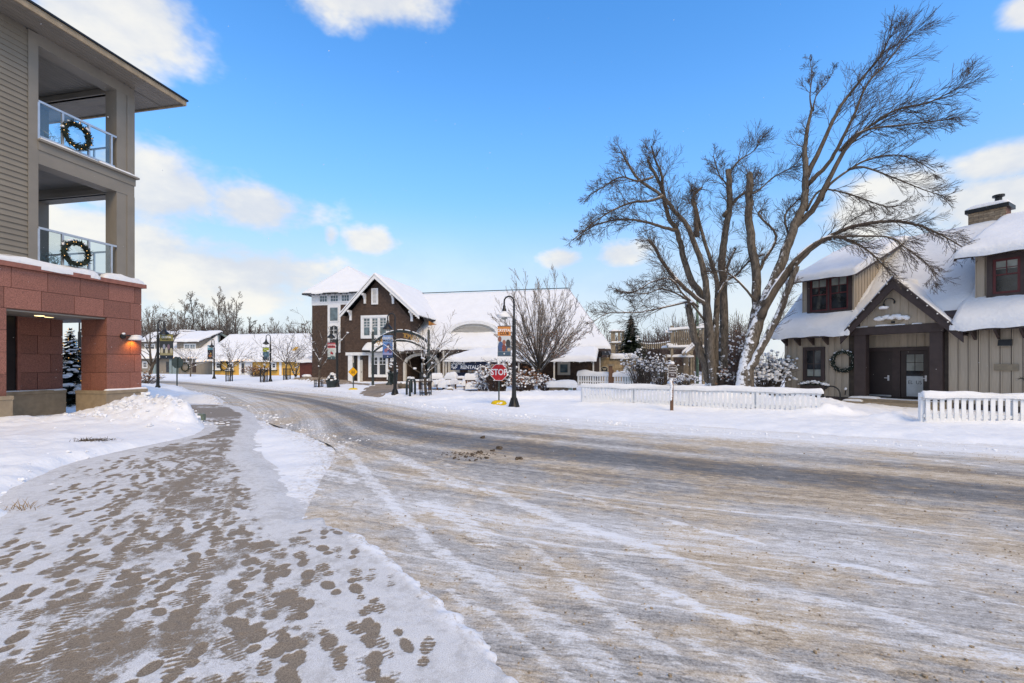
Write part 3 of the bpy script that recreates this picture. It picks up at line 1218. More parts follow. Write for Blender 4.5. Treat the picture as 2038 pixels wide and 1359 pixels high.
def walk_mat():
    m, t, b = new_mat('trodden_sidewalk')
    ba = nd(t, 'ShaderNodeAttribute', attribute_name='bare')
    ke = nd(t, 'ShaderNodeAttribute', attribute_name='kerb')
    tc = nd(t, 'ShaderNodeTexCoord')
    P = tc.outputs['Object']
    fine = noise(t, P, 75, 5, 0.8)
    mid = noise(t, P, 16, 6, 0.7)
    big = noise(t, P, 1.7, 4, 0.6)
    con = mix(t, ramp(t, noise(t, P, 150, 3, 0.8), 0.36, 0.66), (0.135, 0.099, 0.070), (0.38, 0.305, 0.228))
    con = mix(t, ramp(t, big, 0.35, 0.7, 0, 0.5), con, (0.26, 0.205, 0.15))
    f = mth(t, 'ADD', ba.outputs['Fac'], mth(t, 'ADD', mth(t, 'MULTIPLY', mth(t, 'SUBTRACT', mid, 0.5), 0.85), mth(t, 'MULTIPLY', mth(t, 'SUBTRACT', fine, 0.5), 0.9)))
    f = mth(t, 'SUBTRACT', f, mth(t, 'MULTIPLY', ke.outputs['Fac'], 0.4))
    s = ramp(t, f, 0.25, 0.50, 1.0, 0.0)
    sn = mix(t, ramp(t, noise(t, P, 190, 3, 0.8), 0.3, 0.62), (0.43, 0.415, 0.40), (0.77, 0.77, 0.78))
    sn = mix(t, ke.outputs['Fac'], sn, (0.82, 0.83, 0.855))
    sn = mix(t, mth(t, 'MULTIPLY', ke.outputs['Fac'], ramp(t, noise(t, P, 13, 4, 0.75), 0.48, 0.62, 0, 0.7)), sn, (0.48, 0.40, 0.31))
    # dusting so thin that the concrete greys through
    thin = mth(t, 'MULTIPLY', ramp(t, mth(t, 'ADD', mid, mth(t, 'MULTIPLY', big, 0.6)), 0.72, 0.98, 0, 0.45), mth(t, 'SUBTRACT', 1.0, ke.outputs['Fac']))
    sn = mix(t, thin, sn, (0.36, 0.335, 0.31))
    col = mix(t, s, con, sn)
    t.links.new(col, b.inputs['Base Color'])
    rg = mix(t, s, (0.62, 0.62, 0.62), (0.85, 0.85, 0.85))
    t.links.new(rg, b.inputs['Roughness'])
    b.inputs['Specular IOR Level'].default_value = 0.3
    bump(t, b, mth(t, 'ADD', mth(t, 'MULTIPLY', fine, 0.7), s), 0.6, 0.008)
    return m


M['walk'] = walk_mat()
make_sidewalk()
# ------------------------------------------------------------------ shared ornaments
def wreath_mesh(r, tube, n, seed, axis_u, axis_v, c):
    """Ring of short needles and twigs in the plane of axis_u, axis_v."""
    rg = random.Random(seed)
    mb = MB()
    n_out = axis_u.cross(axis_v)
    for i in range(n):
        a = rg.uniform(0, 2 * math.pi)
        e = rg.uniform(0, 2 * math.pi)
        rr = tube * rg.uniform(0.1, 0.95)
        rad = axis_u * math.cos(a) + axis_v * math.sin(a)
        tan = axis_v * math.cos(a) - axis_u * math.sin(a)
        base = c + rad * (r + rr * math.cos(e) * .6) + n_out * (rr * math.sin(e) * .6)
        d = (tan * rg.uniform(0.3, 1.0) + rad * rg.uniform(-.9, .9) + n_out * rg.uniform(-.5, .9)).normalized()
        L = tube * rg.uniform(.45, .95)
        w = d.cross(Vector((rg.uniform(-1, 1), rg.uniform(-1, 1), rg.uniform(-1, 1)))).normalized() * tube * .13
        mb.add([base - w, base + w, base + d * L + w * .3, base + d * L - w * .3], [(0, 1, 2, 3)])
    core = [c + (axis_u * math.cos(k * math.pi / 12) + axis_v * math.sin(k * math.pi / 12)) * r for k in range(25)]
    mb.tube(core, tube * .45, 6, False)
    return mb


def make_wreath(label, c, u, r, tube, seed, n=520, lights=26, bulb='bulb', loop_group='lighted wreaths'):
    c = Vector(c)
    u = Vector(u).normalized()
    t = thing('wreath', label, 'wreath', c - Vector((0, 0, r + tube)), loop_group)
    wreath_mesh(r, tube, n, seed, u, Vector((0, 0, 1)), c).build('foliage', M['needle_blue'], t)
    rg = random.Random(seed + 1)
    mb = MB()
    nrm = u.cross(Vector((0, 0, 1)))
    for i in range(lights):
        a = 2 * math.pi * (i + rg.uniform(0, .7)) / lights
        p = c + (u * math.cos(a) + Vector((0, 0, 1)) * math.sin(a)) * (r + rg.uniform(-.6, .6) * tube) + nrm * tube * .62
        mb.blob(p, 0.010, rg, k=5, m=3, jit=0)
    o = mb.build('string_lights', M[bulb], t)
    o['kind'] = 'stuff'
    mb = MB()
    for i in range(9):
        a = rg.uniform(.1, math.pi - .1)
        p = c + (u * math.cos(a) + Vector((0, 0, 1)) * math.sin(a)) * (r + tube * .6) + nrm * rg.uniform(-.3, .3) * tube
        mb.blob(p, tube * rg.uniform(.25, .42), rg, rz=tube * .22, k=6, m=4)
    o = mb.build('snow', M['snow_clump'], t, True)
    return t


def gooseneck(parent, root, n, m, drop=0.25, reach=0.35, rise=0.18, shade_r=0.15, shade_mat=None, k=8):
    """Wall lamp: plate, curved arm, bell shade hanging at its end."""
    root = Vector(root)
    n = Vector(n).normalized()
    up = Vector((0, 0, 1))
    MB().tube([root, root + n * 0.03], 0.06, 12).build('wall_plate', m, parent)
    arc = [root]
    for i in range(1, 10):
        a = math.pi * i / 9
        arc.append(root + n * (reach * (1 - math.cos(a)) / 2) + up * (rise * math.sin(a)))
    arc.append(arc[-1] - up * 0.05)
    MB().tube(arc, 0.016, k).build('arm', m, parent)
    tip = arc[-1]
    sh = MB().lathe(tip, [(0.035, 0.0), (0.045, -0.08), (shade_r * .75, -0.12), (shade_r, -drop * .8), (shade_r * .96, -drop * .8)], 16).build('lamp_shade', shade_mat or m, parent, True)
    return tip


# ------------------------------------------------------------------ the balconied building on the left
LF = Frame(-11.8, 14.5, 0.196, 0.981)


def left_building():
    F = LF
    T = thing('balcony_building', 'three storey taupe building with red granite ground floor and corner balconies', 'building', F.p(-2, -3, 0))
    A0 = -9.0          # runs on towards the viewer, past the edge of the picture
    # --- limestone plinths
    pier_a0 = F.a(212)
    op_a0 = F.a(13)

    def plinth(a0, a1, b0, b1):
        p = MB().box(F, a0, a1, b0, b1, -0.1, 0.775).build('plinth', M['limestone'], T)
        MB().box(F, a0 - .012, a1 + .012, b0 - .012, b1 + .015, 0.779, 0.875).build('plinth_cap', M['limestone'], p)
        return p
    plinth(pier_a0 - .09, 0.10, -1.02, 0.10)
    plinth(A0, op_a0 + .06, -1.02, 0.10)
    plinth(A0, -0.80, -3.4, -1.88)
    # snow lying on the plinth caps
    mb = MB()
    mb.blanket(F.p(pier_a0 - .09, .105, .875), F.p(.1, .105, .875), F.p(.1, .0, .875), F.p(pier_a0 - .09, .0, .875), .05, 8, 2, .05, .4, 3)
    mb.build('snow', M['snow_roof'], T, True)
    mb = MB()
    mb.blanket(F.p(-3.3, -1.87, .875), F.p(-.8, -1.87, .875), F.p(-.8, -1.98, .875), F.p(-3.3, -1.98, .875), .03, 8, 2, .04, .4, 4)
    mb.build('snow', M['snow_roof'], T, True)
    # --- dark backing of the granite, then each slab on its own
    core = MB()
    core.box(F, pier_a0 + .02, -.02, -.93, -.03, .86, 3.1)
    core.box(F, A0, op_a0 - .02, -.93, -.03, .86, 3.1)
    core.box(F, A0, -.02, -.93, -.03, 3.02, 4.07)
    core.box(F, A0, -.82, -3.4, -2.03, .86, 3.02)
    cw = core.build('granite_backing', M['mortar'], T)
    rows = [.87, 1.41, 1.955, 2.50, 3.045, 3.56, 4.07]
    J = .006

    def slab(fr_pts, off):
        MB().prism(fr_pts, off).build('granite_panel', M['granite'], cw)

    def face_front(a0, a1, z0, z1, b=0.0, th=.028):
        slab([F.p(a0 + J, b - th, z0 + J), F.p(a1 - J, b - th, z0 + J), F.p(a1 - J, b - th, z1 - J), F.p(a0 + J, b - th, z1 - J)], F.n * th)

    def face_side(a, b0, b1, z0, z1, th=.028):
        # faces towards -a (the viewer)
        slab([F.p(a + th, b0 + J, z0 + J), F.p(a + th, b1 - J, z0 + J), F.p(a + th, b1 - J, z1 - J), F.p(a + th, b0 + J, z1 - J)], F.u * -th)
    PW = .76
    for i in range(6):
        z0, z1 = rows[i], rows[i + 1]
        sh = 0.0 if i % 2 else .36
        if i < 4:
            spans = [(pier_a0, 0.0), (A0, op_a0)]
        else:
            spans = [(A0, 0.0)]
        for s0, s1 in spans:
            x = -sh - (0 if sh else .22)
            cuts = [s1]
            while x > s0 + .12:
                if x < s1 - .1:
                    cuts.append(x)
                x -= PW
            cuts.append(s0)
            for c1, c0 in zip(cuts[:-1], cuts[1:]):
                face_front(c0, c1, z0, z1)
        if i < 4:
            m_ = -.42 if i % 2 else -.6
            face_side(pier_a0, -.95, m_, z0, z1)
            face_side(pier_a0, m_, -.03, z0, z1)
            # recessed wall of the entry, seen through the opening
            cuts = [-.8, -1.12, -1.88] if i % 2 else [-.8, -1.45, -1.88]
            for c1, c0 in zip(cuts[:-1], cuts[1:]):
                face_front(c0, c1, z0, z1, b=-2.0)
    # side jamb strip and the dark window beside it
    MB().box(F, -1.96, -1.89, -2.03, -1.93, .875, 3.02).build('jamb', M['granite_cap'], T)
    w = MB().box(F, -3.6, -1.965, -2.03, -1.99, .88, 3.02).build('window', M['opening_shade'], T)
    MB().box(F, -3.6, -1.97, -1.985, -1.97, 1.9, 1.95).build('rail', M['black'], w)
    # ceiling of the entry with two lit downlights
    ce = MB().box(F, A0, 0.0, -3.4, -.95, 3.022, 3.06).build('entry_ceiling', M['taupe_trim'], T)
    ce2 = MB().box(F, op_a0 + .02, pier_a0 - .02, -.94, -.04, 2.985, 3.018).build('entry_ceiling', M['taupe_trim'], T)
    for a, b in ((-2.2, -.75), (-1.65, -1.25)):
        d = MB().lathe(F.p(a, b, 2.975 if b > -.9 else 3.006), [(.10, 0), (.10, .012)], 16).build('downlight', M['frost'], T)
    # cap stone
    MB().box(F, A0, .09, -3.4, .09, 4.072, 4.19).build('cap_stone', M['granite_cap'], T)
    # snow on the cap, heaped where it slid from the rail
    mb = MB()
    mb.blanket(F.p(A0, .08, 4.19), F.p(-1.28, .08, 4.19), F.p(-1.28, -.3, 4.19), F.p(A0, -.3, 4.19), .17, 22, 3, .16, .5, 8)
    mb.blanket(F.p(-1.16, .08, 4.19), F.p(.08, .08, 4.19), F.p(.08, -.35, 4.19), F.p(-1.16, -.35, 4.19), .17, 8, 3, .2, .6, 11)
    mb.build('snow', M['snow_roof'], T, True)

    # --- upper storeys, set back a little
    B = -.12
    E = -.15            # end of the upper walls
    col_a = F.a(232, B)
    op_a = F.a(75, B)
    pil_a = F.a(55, B)
    floors = [(4.19, 6.92), (7.56, 10.02)]
    wall = MB().box(F, A0, pil_a - .01, -6, B - .04, 4.15, 10.4).build('wall', M['taupe'], T)
    # clapboards, one by one
    z = 4.2
    proto = None
    while z < 10.2:
        if proto is None:
            mb = MB()
            a0, a1 = A0, pil_a - .004
            pts = [F.p(a0, B - .035, z), F.p(a0, B + .012, z), F.p(a0, B - .016, z + .150), F.p(a0, B - .035, z + .150)]
            mb.prism(pts, F.u * (a1 - a0))
            proto = mb.build('siding_board', M['taupe'], wall)
        else:
            piece(proto, wall, proto.location + Vector((0, 0, z - 4.2)))
        z += .145
    MB().box(F, pil_a, op_a, -.45, B + .02, 4.19, 10.3).build('pilaster', M['taupe_trim'], T)
    # corner column of each floor, built up of two boards with a seam
    for z0, z1 in floors:
        c = MB().box(F, col_a, E, B - .42, B, z0, z1 + .02).build('column', M['taupe_trim'], T)
        MB().box(F, col_a + .30, E + .012, B - .43, B + .022, z0 + .002, z1).build('corner_board', M['taupe_trim'], c)
        # rear column at the far side of the balcony
        r = MB().box(F, E - .5, E, -4.3, -3.55, z0, z1 + .02).build('column', M['taupe_trim'], T)
        MB().box(F, E - .52, E - .3, -4.3, -3.75, z0, z1 + .01).build('corner_board', M['taupe_trim'], r)
    # spandrel between the floors: beam, trim, ledge
    MB().box(F, op_a - .01, E + .01, B - .42, B + .012, 6.92, 7.50).build('floor_beam', M['taupe_trim'], T)
    MB().box(F, op_a - .01, E + .035, B - .4, B + .035, 7.28, 7.503).build('floor_trim', M['taupe_trim'], T)
    MB().box(F, op_a - .02, E + .10, B - .45, B + .11, 7.506, 7.56).build('ledge', M['taupe_trim'], T)
    mb = MB().blanket(F.p(op_a, B + .1, 7.56), F.p(-1.30, B + .1, 7.56), F.p(-1.30, B - .1, 7.56), F.p(op_a, B - .1, 7.56), .045, 10, 2, .05, .5, 5)
    mb.blanket(F.p(-1.2, B + .1, 7.56), F.p(E + .08, B + .1, 7.56), F.p(E + .08, B - .15, 7.56), F.p(-1.2, B - .15, 7.56), .06, 8, 2, .06, .6, 6)
    mb.build('snow', M['snow_roof'], T, True)
    # end beams of both floors across to the rear column, and the slab of the upper balcony
    for z0 in (6.92, 10.0):
        MB().box(F, E - .42, E, -3.6, B - .421, z0, z0 + .32).build('floor_beam', M['taupe_trim'], T)
        MB().box(F, E - .46, E - .34, -3.6, B - .43, z0 - .0, z0 + .16).build('floor_trim', M['taupe_trim'], T)
    MB().box(F, op_a - .3, E - .01, -4.3, B - .02, 7.30, 7.50).build('balcony_slab', M['taupe_trim'], T)
    MB().box(F, op_a - .3, E - .01, -4.3, B - .02, 4.10, 4.18).build('balcony_slab', M['taupe_trim'], T)
    # planked ceilings: board by board
    for zc, b0, b1, a0, a1 in ((7.22, -3.9, B - .43, op_a, E - .43), (10.20, -3.9, B - .43, op_a, E - .43)):
        cl = MB().box(F, a0, a1, b0, b1, zc + .02, zc + .06).build('ceiling', M['soffit'], T)
        b = b1
        while b - .14 > b0:
            MB().box(F, a0, a1, b - .132, b, zc, zc + .02).build('ceiling_board', M['soffit'], cl)
            b -= .14
    # inner wall at the back of the balconies
    MB().box(F, op_a - .3, op_a - .02, -4.3, -.46, 4.15, 10.3).build('inner_wall', M['taupe'], T)
    # --- eaves
    MB().box(F, op_a - .01, E + .01, B - .42, B + .005, 10.02, 10.33).build('eave_beam', M['taupe_trim'], T)
    OV = .80
    so = MB().box(F, A0, E + 1.0, -7, B + OV, 10.352, 10.40).build('soffit', M['soffit'], T)
    b = B + OV - .06
    while b > B + .02:
        MB().box(F, A0, E + .92, b - .126, b, 10.335, 10.351).build('soffit_board', M['soffit'], so)
        b -= .134
    b = B - .03
    while b > -4.0:
        MB().box(F, E + .02, E + .92, b - .126, b, 10.335, 10.351).build('soffit_board', M['soffit'], so)
        b -= .134
    MB().box(F, A0, E + 1.06, B + OV, B + OV + .05, 10.30, 10.46).build('fascia', M['limestone'], T)
    MB().box(F, E + 1.0, E + 1.06, -7, B + OV - .001, 10.30, 10.46).build('fascia', M['limestone'], T)
    MB().prism([F.p(A0, B + OV + .09, 10.462), F.p(E + 1.10, B + OV + .09, 10.462), F.p(E + 1.1 - 4, B + OV - 4, 11.6), F.p(A0, B + OV - 4, 11.6)], (0, 0, .05)).build('roof', M['black'], T)
    MB().prism([F.p(E + 1.10, B + OV + .09, 10.46), F.p(E + 1.10, -7, 10.46), F.p(E + 1.1 - 4, -7, 11.6), F.p(E + 1.1 - 4, B + OV - 4, 11.6)], (0, 0, .05)).build('roof', M['black'], T)
    # --- balcony railings: posts, rails, glass
    gl, t, bs = new_mat('clear_panel')
    bs.inputs['Base Color'].default_value = (0.80, 0.90, 0.93, 1)
    tr = nd(t, 'ShaderNodeBsdfTransparent')
    tr.inputs[0].default_value = (0.88, 0.94, 0.95, 1)
    gs = nd(t, 'ShaderNodeBsdfGlossy')
    gs.inputs['Roughness'].default_value = 0.03
    mx = nd(t, 'ShaderNodeMixShader')
    mx.inputs[0].default_value = 0.10
    t.links.new(tr.outputs[0], mx.inputs[1])
    t.links.new(gs.outputs[0], mx.inputs[2])
    t.links.new(mx.outputs[0], t.nodes['Material Output'].inputs[0])
    for fi, zb in enumerate((4.28, 7.60)):
        rl = MB().box(F, op_a, col_a - .02, B - .03, B + .03, zb + .93, zb + .985).build('balcony_railing', M['alu'], T)
        MB().box(F, op_a, col_a - .06, B - .02, B + .02, zb + .03, zb + .07).build('bottom_rail', M['alu'], rl)
        for q in (75.5, 124, 176.5, 221):
            a = F.a(q, B)
            MB().box(F, a - .024, a + .024, B - .028, B + .028, zb - .06, zb + .929).build('post', M['alu'], rl)
        qs = [75.5, 124, 176.5, 221]
        for q0, q1 in zip(qs[:-1], qs[1:]):
            a0, a1 = F.a(q0, B) + .03, F.a(q1, B) - .03
            MB().box(F, a0, a1, B - .005, B + .005, zb + .072, zb + .928).build('glass_panel', gl, rl)
        # rail at the open end of the balcony
        MB().box(F, E - .08, E - .04, -3.55, B - .43, zb + .93, zb + .98).build('end_rail', M['alu'], rl)
        MB().box(F, E - .07, E - .05, -3.55, B - .43, zb + .05, zb + .09).build('end_rail', M['alu'], rl)
        for b in (-2.6, -1.6):
            MB().box(F, E - .08, E - .04, b - .02, b + .02, zb - .05, zb + .93).build('post', M['alu'], rl)
        # snow drifted in on the floor
        mb = MB().blanket(F.p(op_a, B - .05, zb - .1), F.p(E - .1, B - .05, zb - .1), F.p(E - .1, -3.4, zb - .1), F.p(op_a, -3.4, zb - .1), .16, 10, 10, .3, .9, 30 + fi)
        mb.build('snow', M['snow_roof'], T, True)
    # frosted wire branches standing behind the glass
    for fi, zb in enumerate((4.3, 7.62)):
        rg = random.Random(70 + fi)
        mb = MB()
        for i in range(60 if fi == 0 else 26):
            a = op_a + rg.uniform(.1, .62)
            p = F.p(a, B - .18 - rg.uniform(0, .25), zb)
            pts = [p]
            for k in range(4):
                p = p + Vector((rg.uniform(-.12, .12), rg.uniform(-.12, .12), rg.uniform(.02, .14)))
                pts.append(p)
            mb.tube(pts, .006, 3, False)
        t2 = mb.build('frosted_branches', M['teal'], None)
        recenter(t2)
        tag(t2, ('heap of frosted branches behind the glass of the lower balcony', 'small heap of frosted branches behind the upper balcony glass')[fi], 'decoration', 'frosted balcony branches')
    make_wreath('lighted wreath hung on the lower balcony railing above the red wall', F.p(F.a(152, B + .1), B + .10, F.z(506, F.a(152, B), B)), F.u, .30, .12, 3, n=900, lights=13)
    make_wreath('lighted wreath hung on the topmost balcony railing under the eaves', F.p(F.a(153, B + .1), B + .10, F.z(273, F.a(153, B), B)), F.u, .30, .12, 4, n=900, lights=13)
    # lit wall lamp on the corner pier
    a = F.a(243)
    root = F.p(a, .0, F.z(669, a))
    L = thing('wall_lamp', 'lit wall lamp with snow topped white shade on red granite pier', 'lamp', root)
    MB().tube([root, root + F.n * .05], .075, 14).build('wall_plate', M['black'], L)
    tip = root + F.n * .10 + F.u * .22 + Vector((0, 0, .02))
    MB().tube([root + F.n * .04, root + F.n * .1 + F.u * .06 + Vector((0, 0, .03)), tip], .022, 8).build('arm', M['black'], L)
    MB().blob(root + F.n * .05 + Vector((0, 0, .075)), .05, random.Random(2), .035).build('snow', M['snow_clump'], L, True)
    sh = MB().lathe(tip + F.u * .06 + F.n * .08 - Vector((0, 0, .11)), [(.19, -.02), (.20, .0), (.15, .07), (.06, .12), (.02, .13)], 18).build('lamp_shade', M['white'], L, True)
    MB().blob(tip + F.u * .06 + F.n * .08 - Vector((0, 0, .012)), .15, random.Random(3), .05, 9, 5, .1).build('snow', M['snow_clump'], L, True)
    bl = bpy.data.lights.new('wall_lamp_light', 'SPOT')
    bl.energy = 14
    bl.color = (1.0, 0.45, 0.12)
    bl.spot_size = R(130)
    bl.spot_blend = .8
    bl.shadow_soft_size = .03
    lo = bpy.data.objects.new('wall_lamp_light', bl)
    lo.location = tip + F.u * .06 + F.n * .05 - Vector((0, 0, .15)) - wloc(L)
    lo.rotation_euler = (-F.n * 0.6 + Vector((0, 0, -1))).to_track_quat('-Z', 'Y').to_euler()
    COL.objects.link(lo)
    lo.parent = L
    return T


left_building()
# ------------------------------------------------------------------ windows
def window(F, parent, a0, a1, z0, z1, b, frame_w, frame_m, pane_m, cols=1, rows=1, sash_m=None, sash_w=.04, mull=1, muntin=.02, name='window', depth=.06, transom=None, sill=None):
    """Framed window on the facade F: casing, sashes, panes, muntins."""
    w = MB()
    w.box(F, a0, a1, b, b + depth, z1 - frame_w, z1)
    w.box(F, a0, a1, b, b + depth, z0, z0 + frame_w)
    w.box(F, a0, a0 + frame_w, b, b + depth, z0 + frame_w, z1 - frame_w)
    w.box(F, a1 - frame_w, a1, b, b + depth, z0 + frame_w, z1 - frame_w)
    o = w.build(name, frame_m, parent)
    ia0, ia1, iz0, iz1 = a0 + frame_w, a1 - frame_w, z0 + frame_w, z1 - frame_w
    step = (ia1 - ia0) / mull
    sm = sash_m or frame_m
    for k in range(mull):
        s0, s1 = ia0 + k * step, ia0 + (k + 1) * step
        g = .5 * frame_w if mull > 1 else 0
        if k > 0:
            s0 += g / 2
            MB().box(F, s0 - g, s0, b + .002, b + depth - .004, iz0, iz1).build('mullion', frame_m, o)
        if k < mull - 1:
            s1 -= g / 2
        if sash_w:
            sa = MB()
            sa.box(F, s0, s1, b, b + depth * .6, iz1 - sash_w, iz1)
            sa.box(F, s0, s1, b, b + depth * .6, iz0, iz0 + sash_w)
            sa.box(F, s0, s0 + sash_w, b, b + depth * .6, iz0 + sash_w, iz1 - sash_w)
            sa.box(F, s1 - sash_w, s1, b, b + depth * .6, iz0 + sash_w, iz1 - sash_w)
            sa.build('sash', sm, o)
        q0, q1, r0, r1 = s0 + sash_w, s1 - sash_w, iz0 + sash_w, iz1 - sash_w
        mid = None if transom is None else r0 + (r1 - r0) * transom
        MB().box(F, q0, q1, b + .004, b + .014, r0, r1).build('pane', pane_m, o)
        mu = MB()
        lo = mid if mid is not None else r0
        if mid is not None:
            mu.box(F, q0, q1, b + .014, b + .05, mid - .022, mid + .022)
        for c in range(1, cols):
            x = q0 + (q1 - q0) * c / cols
            mu.box(F, x - muntin / 2, x + muntin / 2, b + .015, b + .035, lo, r1)
        for r in range(1, rows):
            z = lo + (r1 - lo) * r / rows
            mu.box(F, q0, q1, b + .0155, b + .034, z - muntin / 2, z + muntin / 2)
        if mu.v:
            mu.build('muntin', sm, o)
    if sill:
        MB().box(F, a0 - .05, a1 + .05, b + depth, b + depth + sill, z0 - .06, z0 + .01).build('sill', frame_m, o)
    return o


def bulbs(pts, r, parent, m='bulb_white', name='string_light'):
    rg = random.Random(1)
    for p in pts:
        MB().blob(p, r, rg, k=6, m=4, jit=0.03).build(name, M[m], parent, True)


# ------------------------------------------------------------------ the board-and-batten building on the right
RF = Frame(14.92, 18.0, 0.507, -0.862)


def right_building():
    F = RF
    T = thing('board_and_batten_house', 'taupe board and batten house with snowy roof, two dormers and brown entry gable', 'house', F.p(0, -3, 0))
    AL, AR = -4.0, 9.5
    D = 5.0                      # facade to ridge
    EB, EZ, RZ = .5, 2.98, 7.50  # eave overhang, eave height, ridge height

    def roof_z(b):
        return EZ + (RZ - EZ) * (EB - b) / (D + EB)
    porch0, porch1 = F.a(1700, .05), F.a(1875, .05)
    core = MB()
    core.box(F, AL, porch0, -2 * D, -.03, -.1, 3.25)
    core.box(F, porch1, AR, -2 * D, -.03, -.1, 3.25)
    core.box(F, porch0, porch1, -2 * D, -.75, -.1, 3.25)
    wall = core.build('wall', M['gap_shade'], T)
    # side gable of the house, facing away to the left
    MB().prism([F.p(AL, -.03, 3.2), F.p(AL, -2 * D, 3.2), F.p(AL, -D, RZ - .1)], F.u * .05).build('end_wall', M['board'], T)
    # boards and battens, one by one
    BW = .262
    bp = None
    skip = [(F.a(1600), F.a(1642), F.z(755, -3), F.z(691, -3))]
    a = AL
    while a < AR - .1:
        if a + BW < porch0 + .05 or a > porch1 - .05:
            z0, z1 = .26, 3.2
            if bp is None:
                bp = MB().box(F, a, a + BW - .020, -.03, 0, z0, z1).build('wall_board', M['board'], wall)
                pa = a
                bt = MB().box(F, a + .004, a + .034, 0.0, .024, z0, z1).build('batten', M['board'], wall)
            else:
                piece(bp, wall, bp.location + F.u * (a - pa))
                piece(bt, wall, bt.location + F.u * (a - pa))
        a += BW
    MB().box(F, AL - .02, porch0, 0, .04, .02, .26).build('base_board', M['espresso'], wall)
    MB().box(F, porch1, AR, 0, .04, .02, .26).build('base_board', M['espresso'], wall)
    MB().box(F, AL - .02, AL + .09, .0, .045, .262, 3.2).build('corner_board', M['board'], wall)

    # --- main roof and its snow
    A0, A1 = -4.3, 9.8
    ro = MB()
    gl, gr, gbk = F.a(1672, .55) + .25, F.a(1917, .55) - .25, -.05
    for x0, x1, eb in ((A0, gl, EB), (gl, gr, gbk), (gr, A1, EB)):
        ro.prism([F.p(x0, eb, roof_z(eb)), F.p(x1, eb, roof_z(eb)), F.p(x1, -D, RZ), F.p(x0, -D, RZ)], (0, 0, -.14))
    ro.prism([F.p(A0, -2 * D - EB, EZ), F.p(A1, -2 * D - EB, EZ), F.p(A1, -D, RZ - .002), F.p(A0, -D, RZ - .002)], (0, 0, -.14))
    roof = ro.build('roof', M['espresso'], T)
    mb = MB()
    mb.blanket(F.p(A0 - .05, EB + .10, EZ - .03), F.p(gl + .1, EB + .10, EZ - .03), F.p(gl + .1, -D, RZ), F.p(A0 - .05, -D, RZ), .26, 16, 26, .3, .22, 2)
    mb.blanket(F.p(gr - .1, EB + .10, EZ - .03), F.p(A1, EB + .10, EZ - .03), F.p(A1, -D, RZ), F.p(gr - .1, -D, RZ), .26, 40, 26, .3, .22, 2)
    mb.blanket(F.p(gl - .3, gbk - .25, roof_z(gbk - .25)), F.p(gr + .3, gbk - .25, roof_z(gbk - .25)), F.p(gr + .3, -D, RZ), F.p(gl - .3, -D, RZ), .27, 24, 26, .3, .22, 4)
    mb.blanket(F.p(A1, -2 * D - EB, EZ), F.p(A0, -2 * D - EB, EZ), F.p(A0, -D + .1, RZ), F.p(A1, -D + .1, RZ), .26, 30, 10, .3, .2, 3)
    mb.build('snow', M['snow_roof'], roof, True)
    MB().box(F, A0, gl - .1, EB - .01, EB + .03, EZ - .17, EZ - .02).build('fascia', M['espresso'], roof)
    MB().box(F, gr + .1, A1, EB - .01, EB + .03, EZ - .17, EZ - .02).build('fascia', M['espresso'], roof)
    # rafter tails under the eave
    a = -3.95
    rt = None
    while a < AR:
        if not (F.a(1668) < a < F.a(1905)):
            if rt is None:
                pts = [F.p(a, .02, EZ - .14), F.p(a, EB - .02, EZ - .15), F.p(a, EB - .02, EZ - .22), F.p(a, .02, EZ - .48)]
                rt = MB().prism(pts, F.u * .07).build('rafter_tail', M['espresso'], roof)
                ra = a
            else:
                piece(rt, roof, rt.location + F.u * (a - ra))
        a += .58
    # --- dormers (shed roofs)
    for k, (d0, d1) in enumerate(((F.a(1597, -.4), F.a(1700, -.4)), (F.a(1941, -.4), F.a(1941, -.4) + 2.9))):
        b = -.4
        zt = 5.45
        dm = MB().box(F, d0, d1, -D + .6, b - .03, 3.3, 5.5)
        do = dm.build('dormer', M['gap_shade'], T)
        # cheek wall facing along the street rises with the dormer roof
        a = d0
        while a < d1 - .05:
            e = min(a + .26, d1)
            MB().box(F, a + .003, e - .018, b - .03, b, 3.6, 5.5).build('wall_board', M['board'], do)
            MB().box(F, a + .006, a + .034, b + .001, b + .022, 3.6, 5.5).build('batten', M['board'], do)
            a += .262
        MB().box(F, d1 - .05, d1 + .012, b - .05, b + .024, 3.6, 5.5).build('corner_board', M['board'], do)

        def dz(bb):
            return 5.42 + (.2 - bb) * (7.56 - 5.42) / (D + .2)
        ck = MB().prism([F.p(d1 - .04, b, 3.5), F.p(d1 - .04, b, dz(b)), F.p(d1 - .04, -D, dz(-D)), F.p(d1 - .04, -D, 7.2)], F.u * .045).build('cheek', M['board'], do)
        bb = b - .15
        while bb > -D + .8:
            zt2 = dz(bb) - .05
            z0 = roof_z(bb)
            if zt2 - z0 > .1:
                MB().box(F, d1 + .004, d1 + .026, bb - .018, bb + .018, z0, zt2).build('batten', M['board'], ck)
            bb -= .262
        r0, r1 = d0 - .35, d1 + .32
        dr = MB().prism([F.p(r0, .2, dz(.2)), F.p(r1, .2, dz(.2)), F.p(r1, -D, dz(-D)), F.p(r0, -D, dz(-D))], (0, 0, .10)).build('dormer_roof', M['espresso'], do)
        MB().box(F, r0, r1, .2, .235, dz(.2) - .06, dz(.2) + .11).build('fascia', M['espresso'], dr)
        MB().prism([F.p(r1, .235, dz(.235) - .10), F.p(r1, -D, dz(-D) - .10), F.p(r1, -D, dz(-D) + .11), F.p(r1, .235, dz(.235) + .11)], F.u * .035).build('rake_board', M['espresso'], dr)
        MB().prism([F.p(r0 - .035, .235, dz(.235) - .10), F.p(r0 - .035, -D, dz(-D) - .10), F.p(r0 - .035, -D, dz(-D) + .11), F.p(r0 - .035, .235, dz(.235) + .11)], F.u * .035).build('rake_board', M['espresso'], dr)
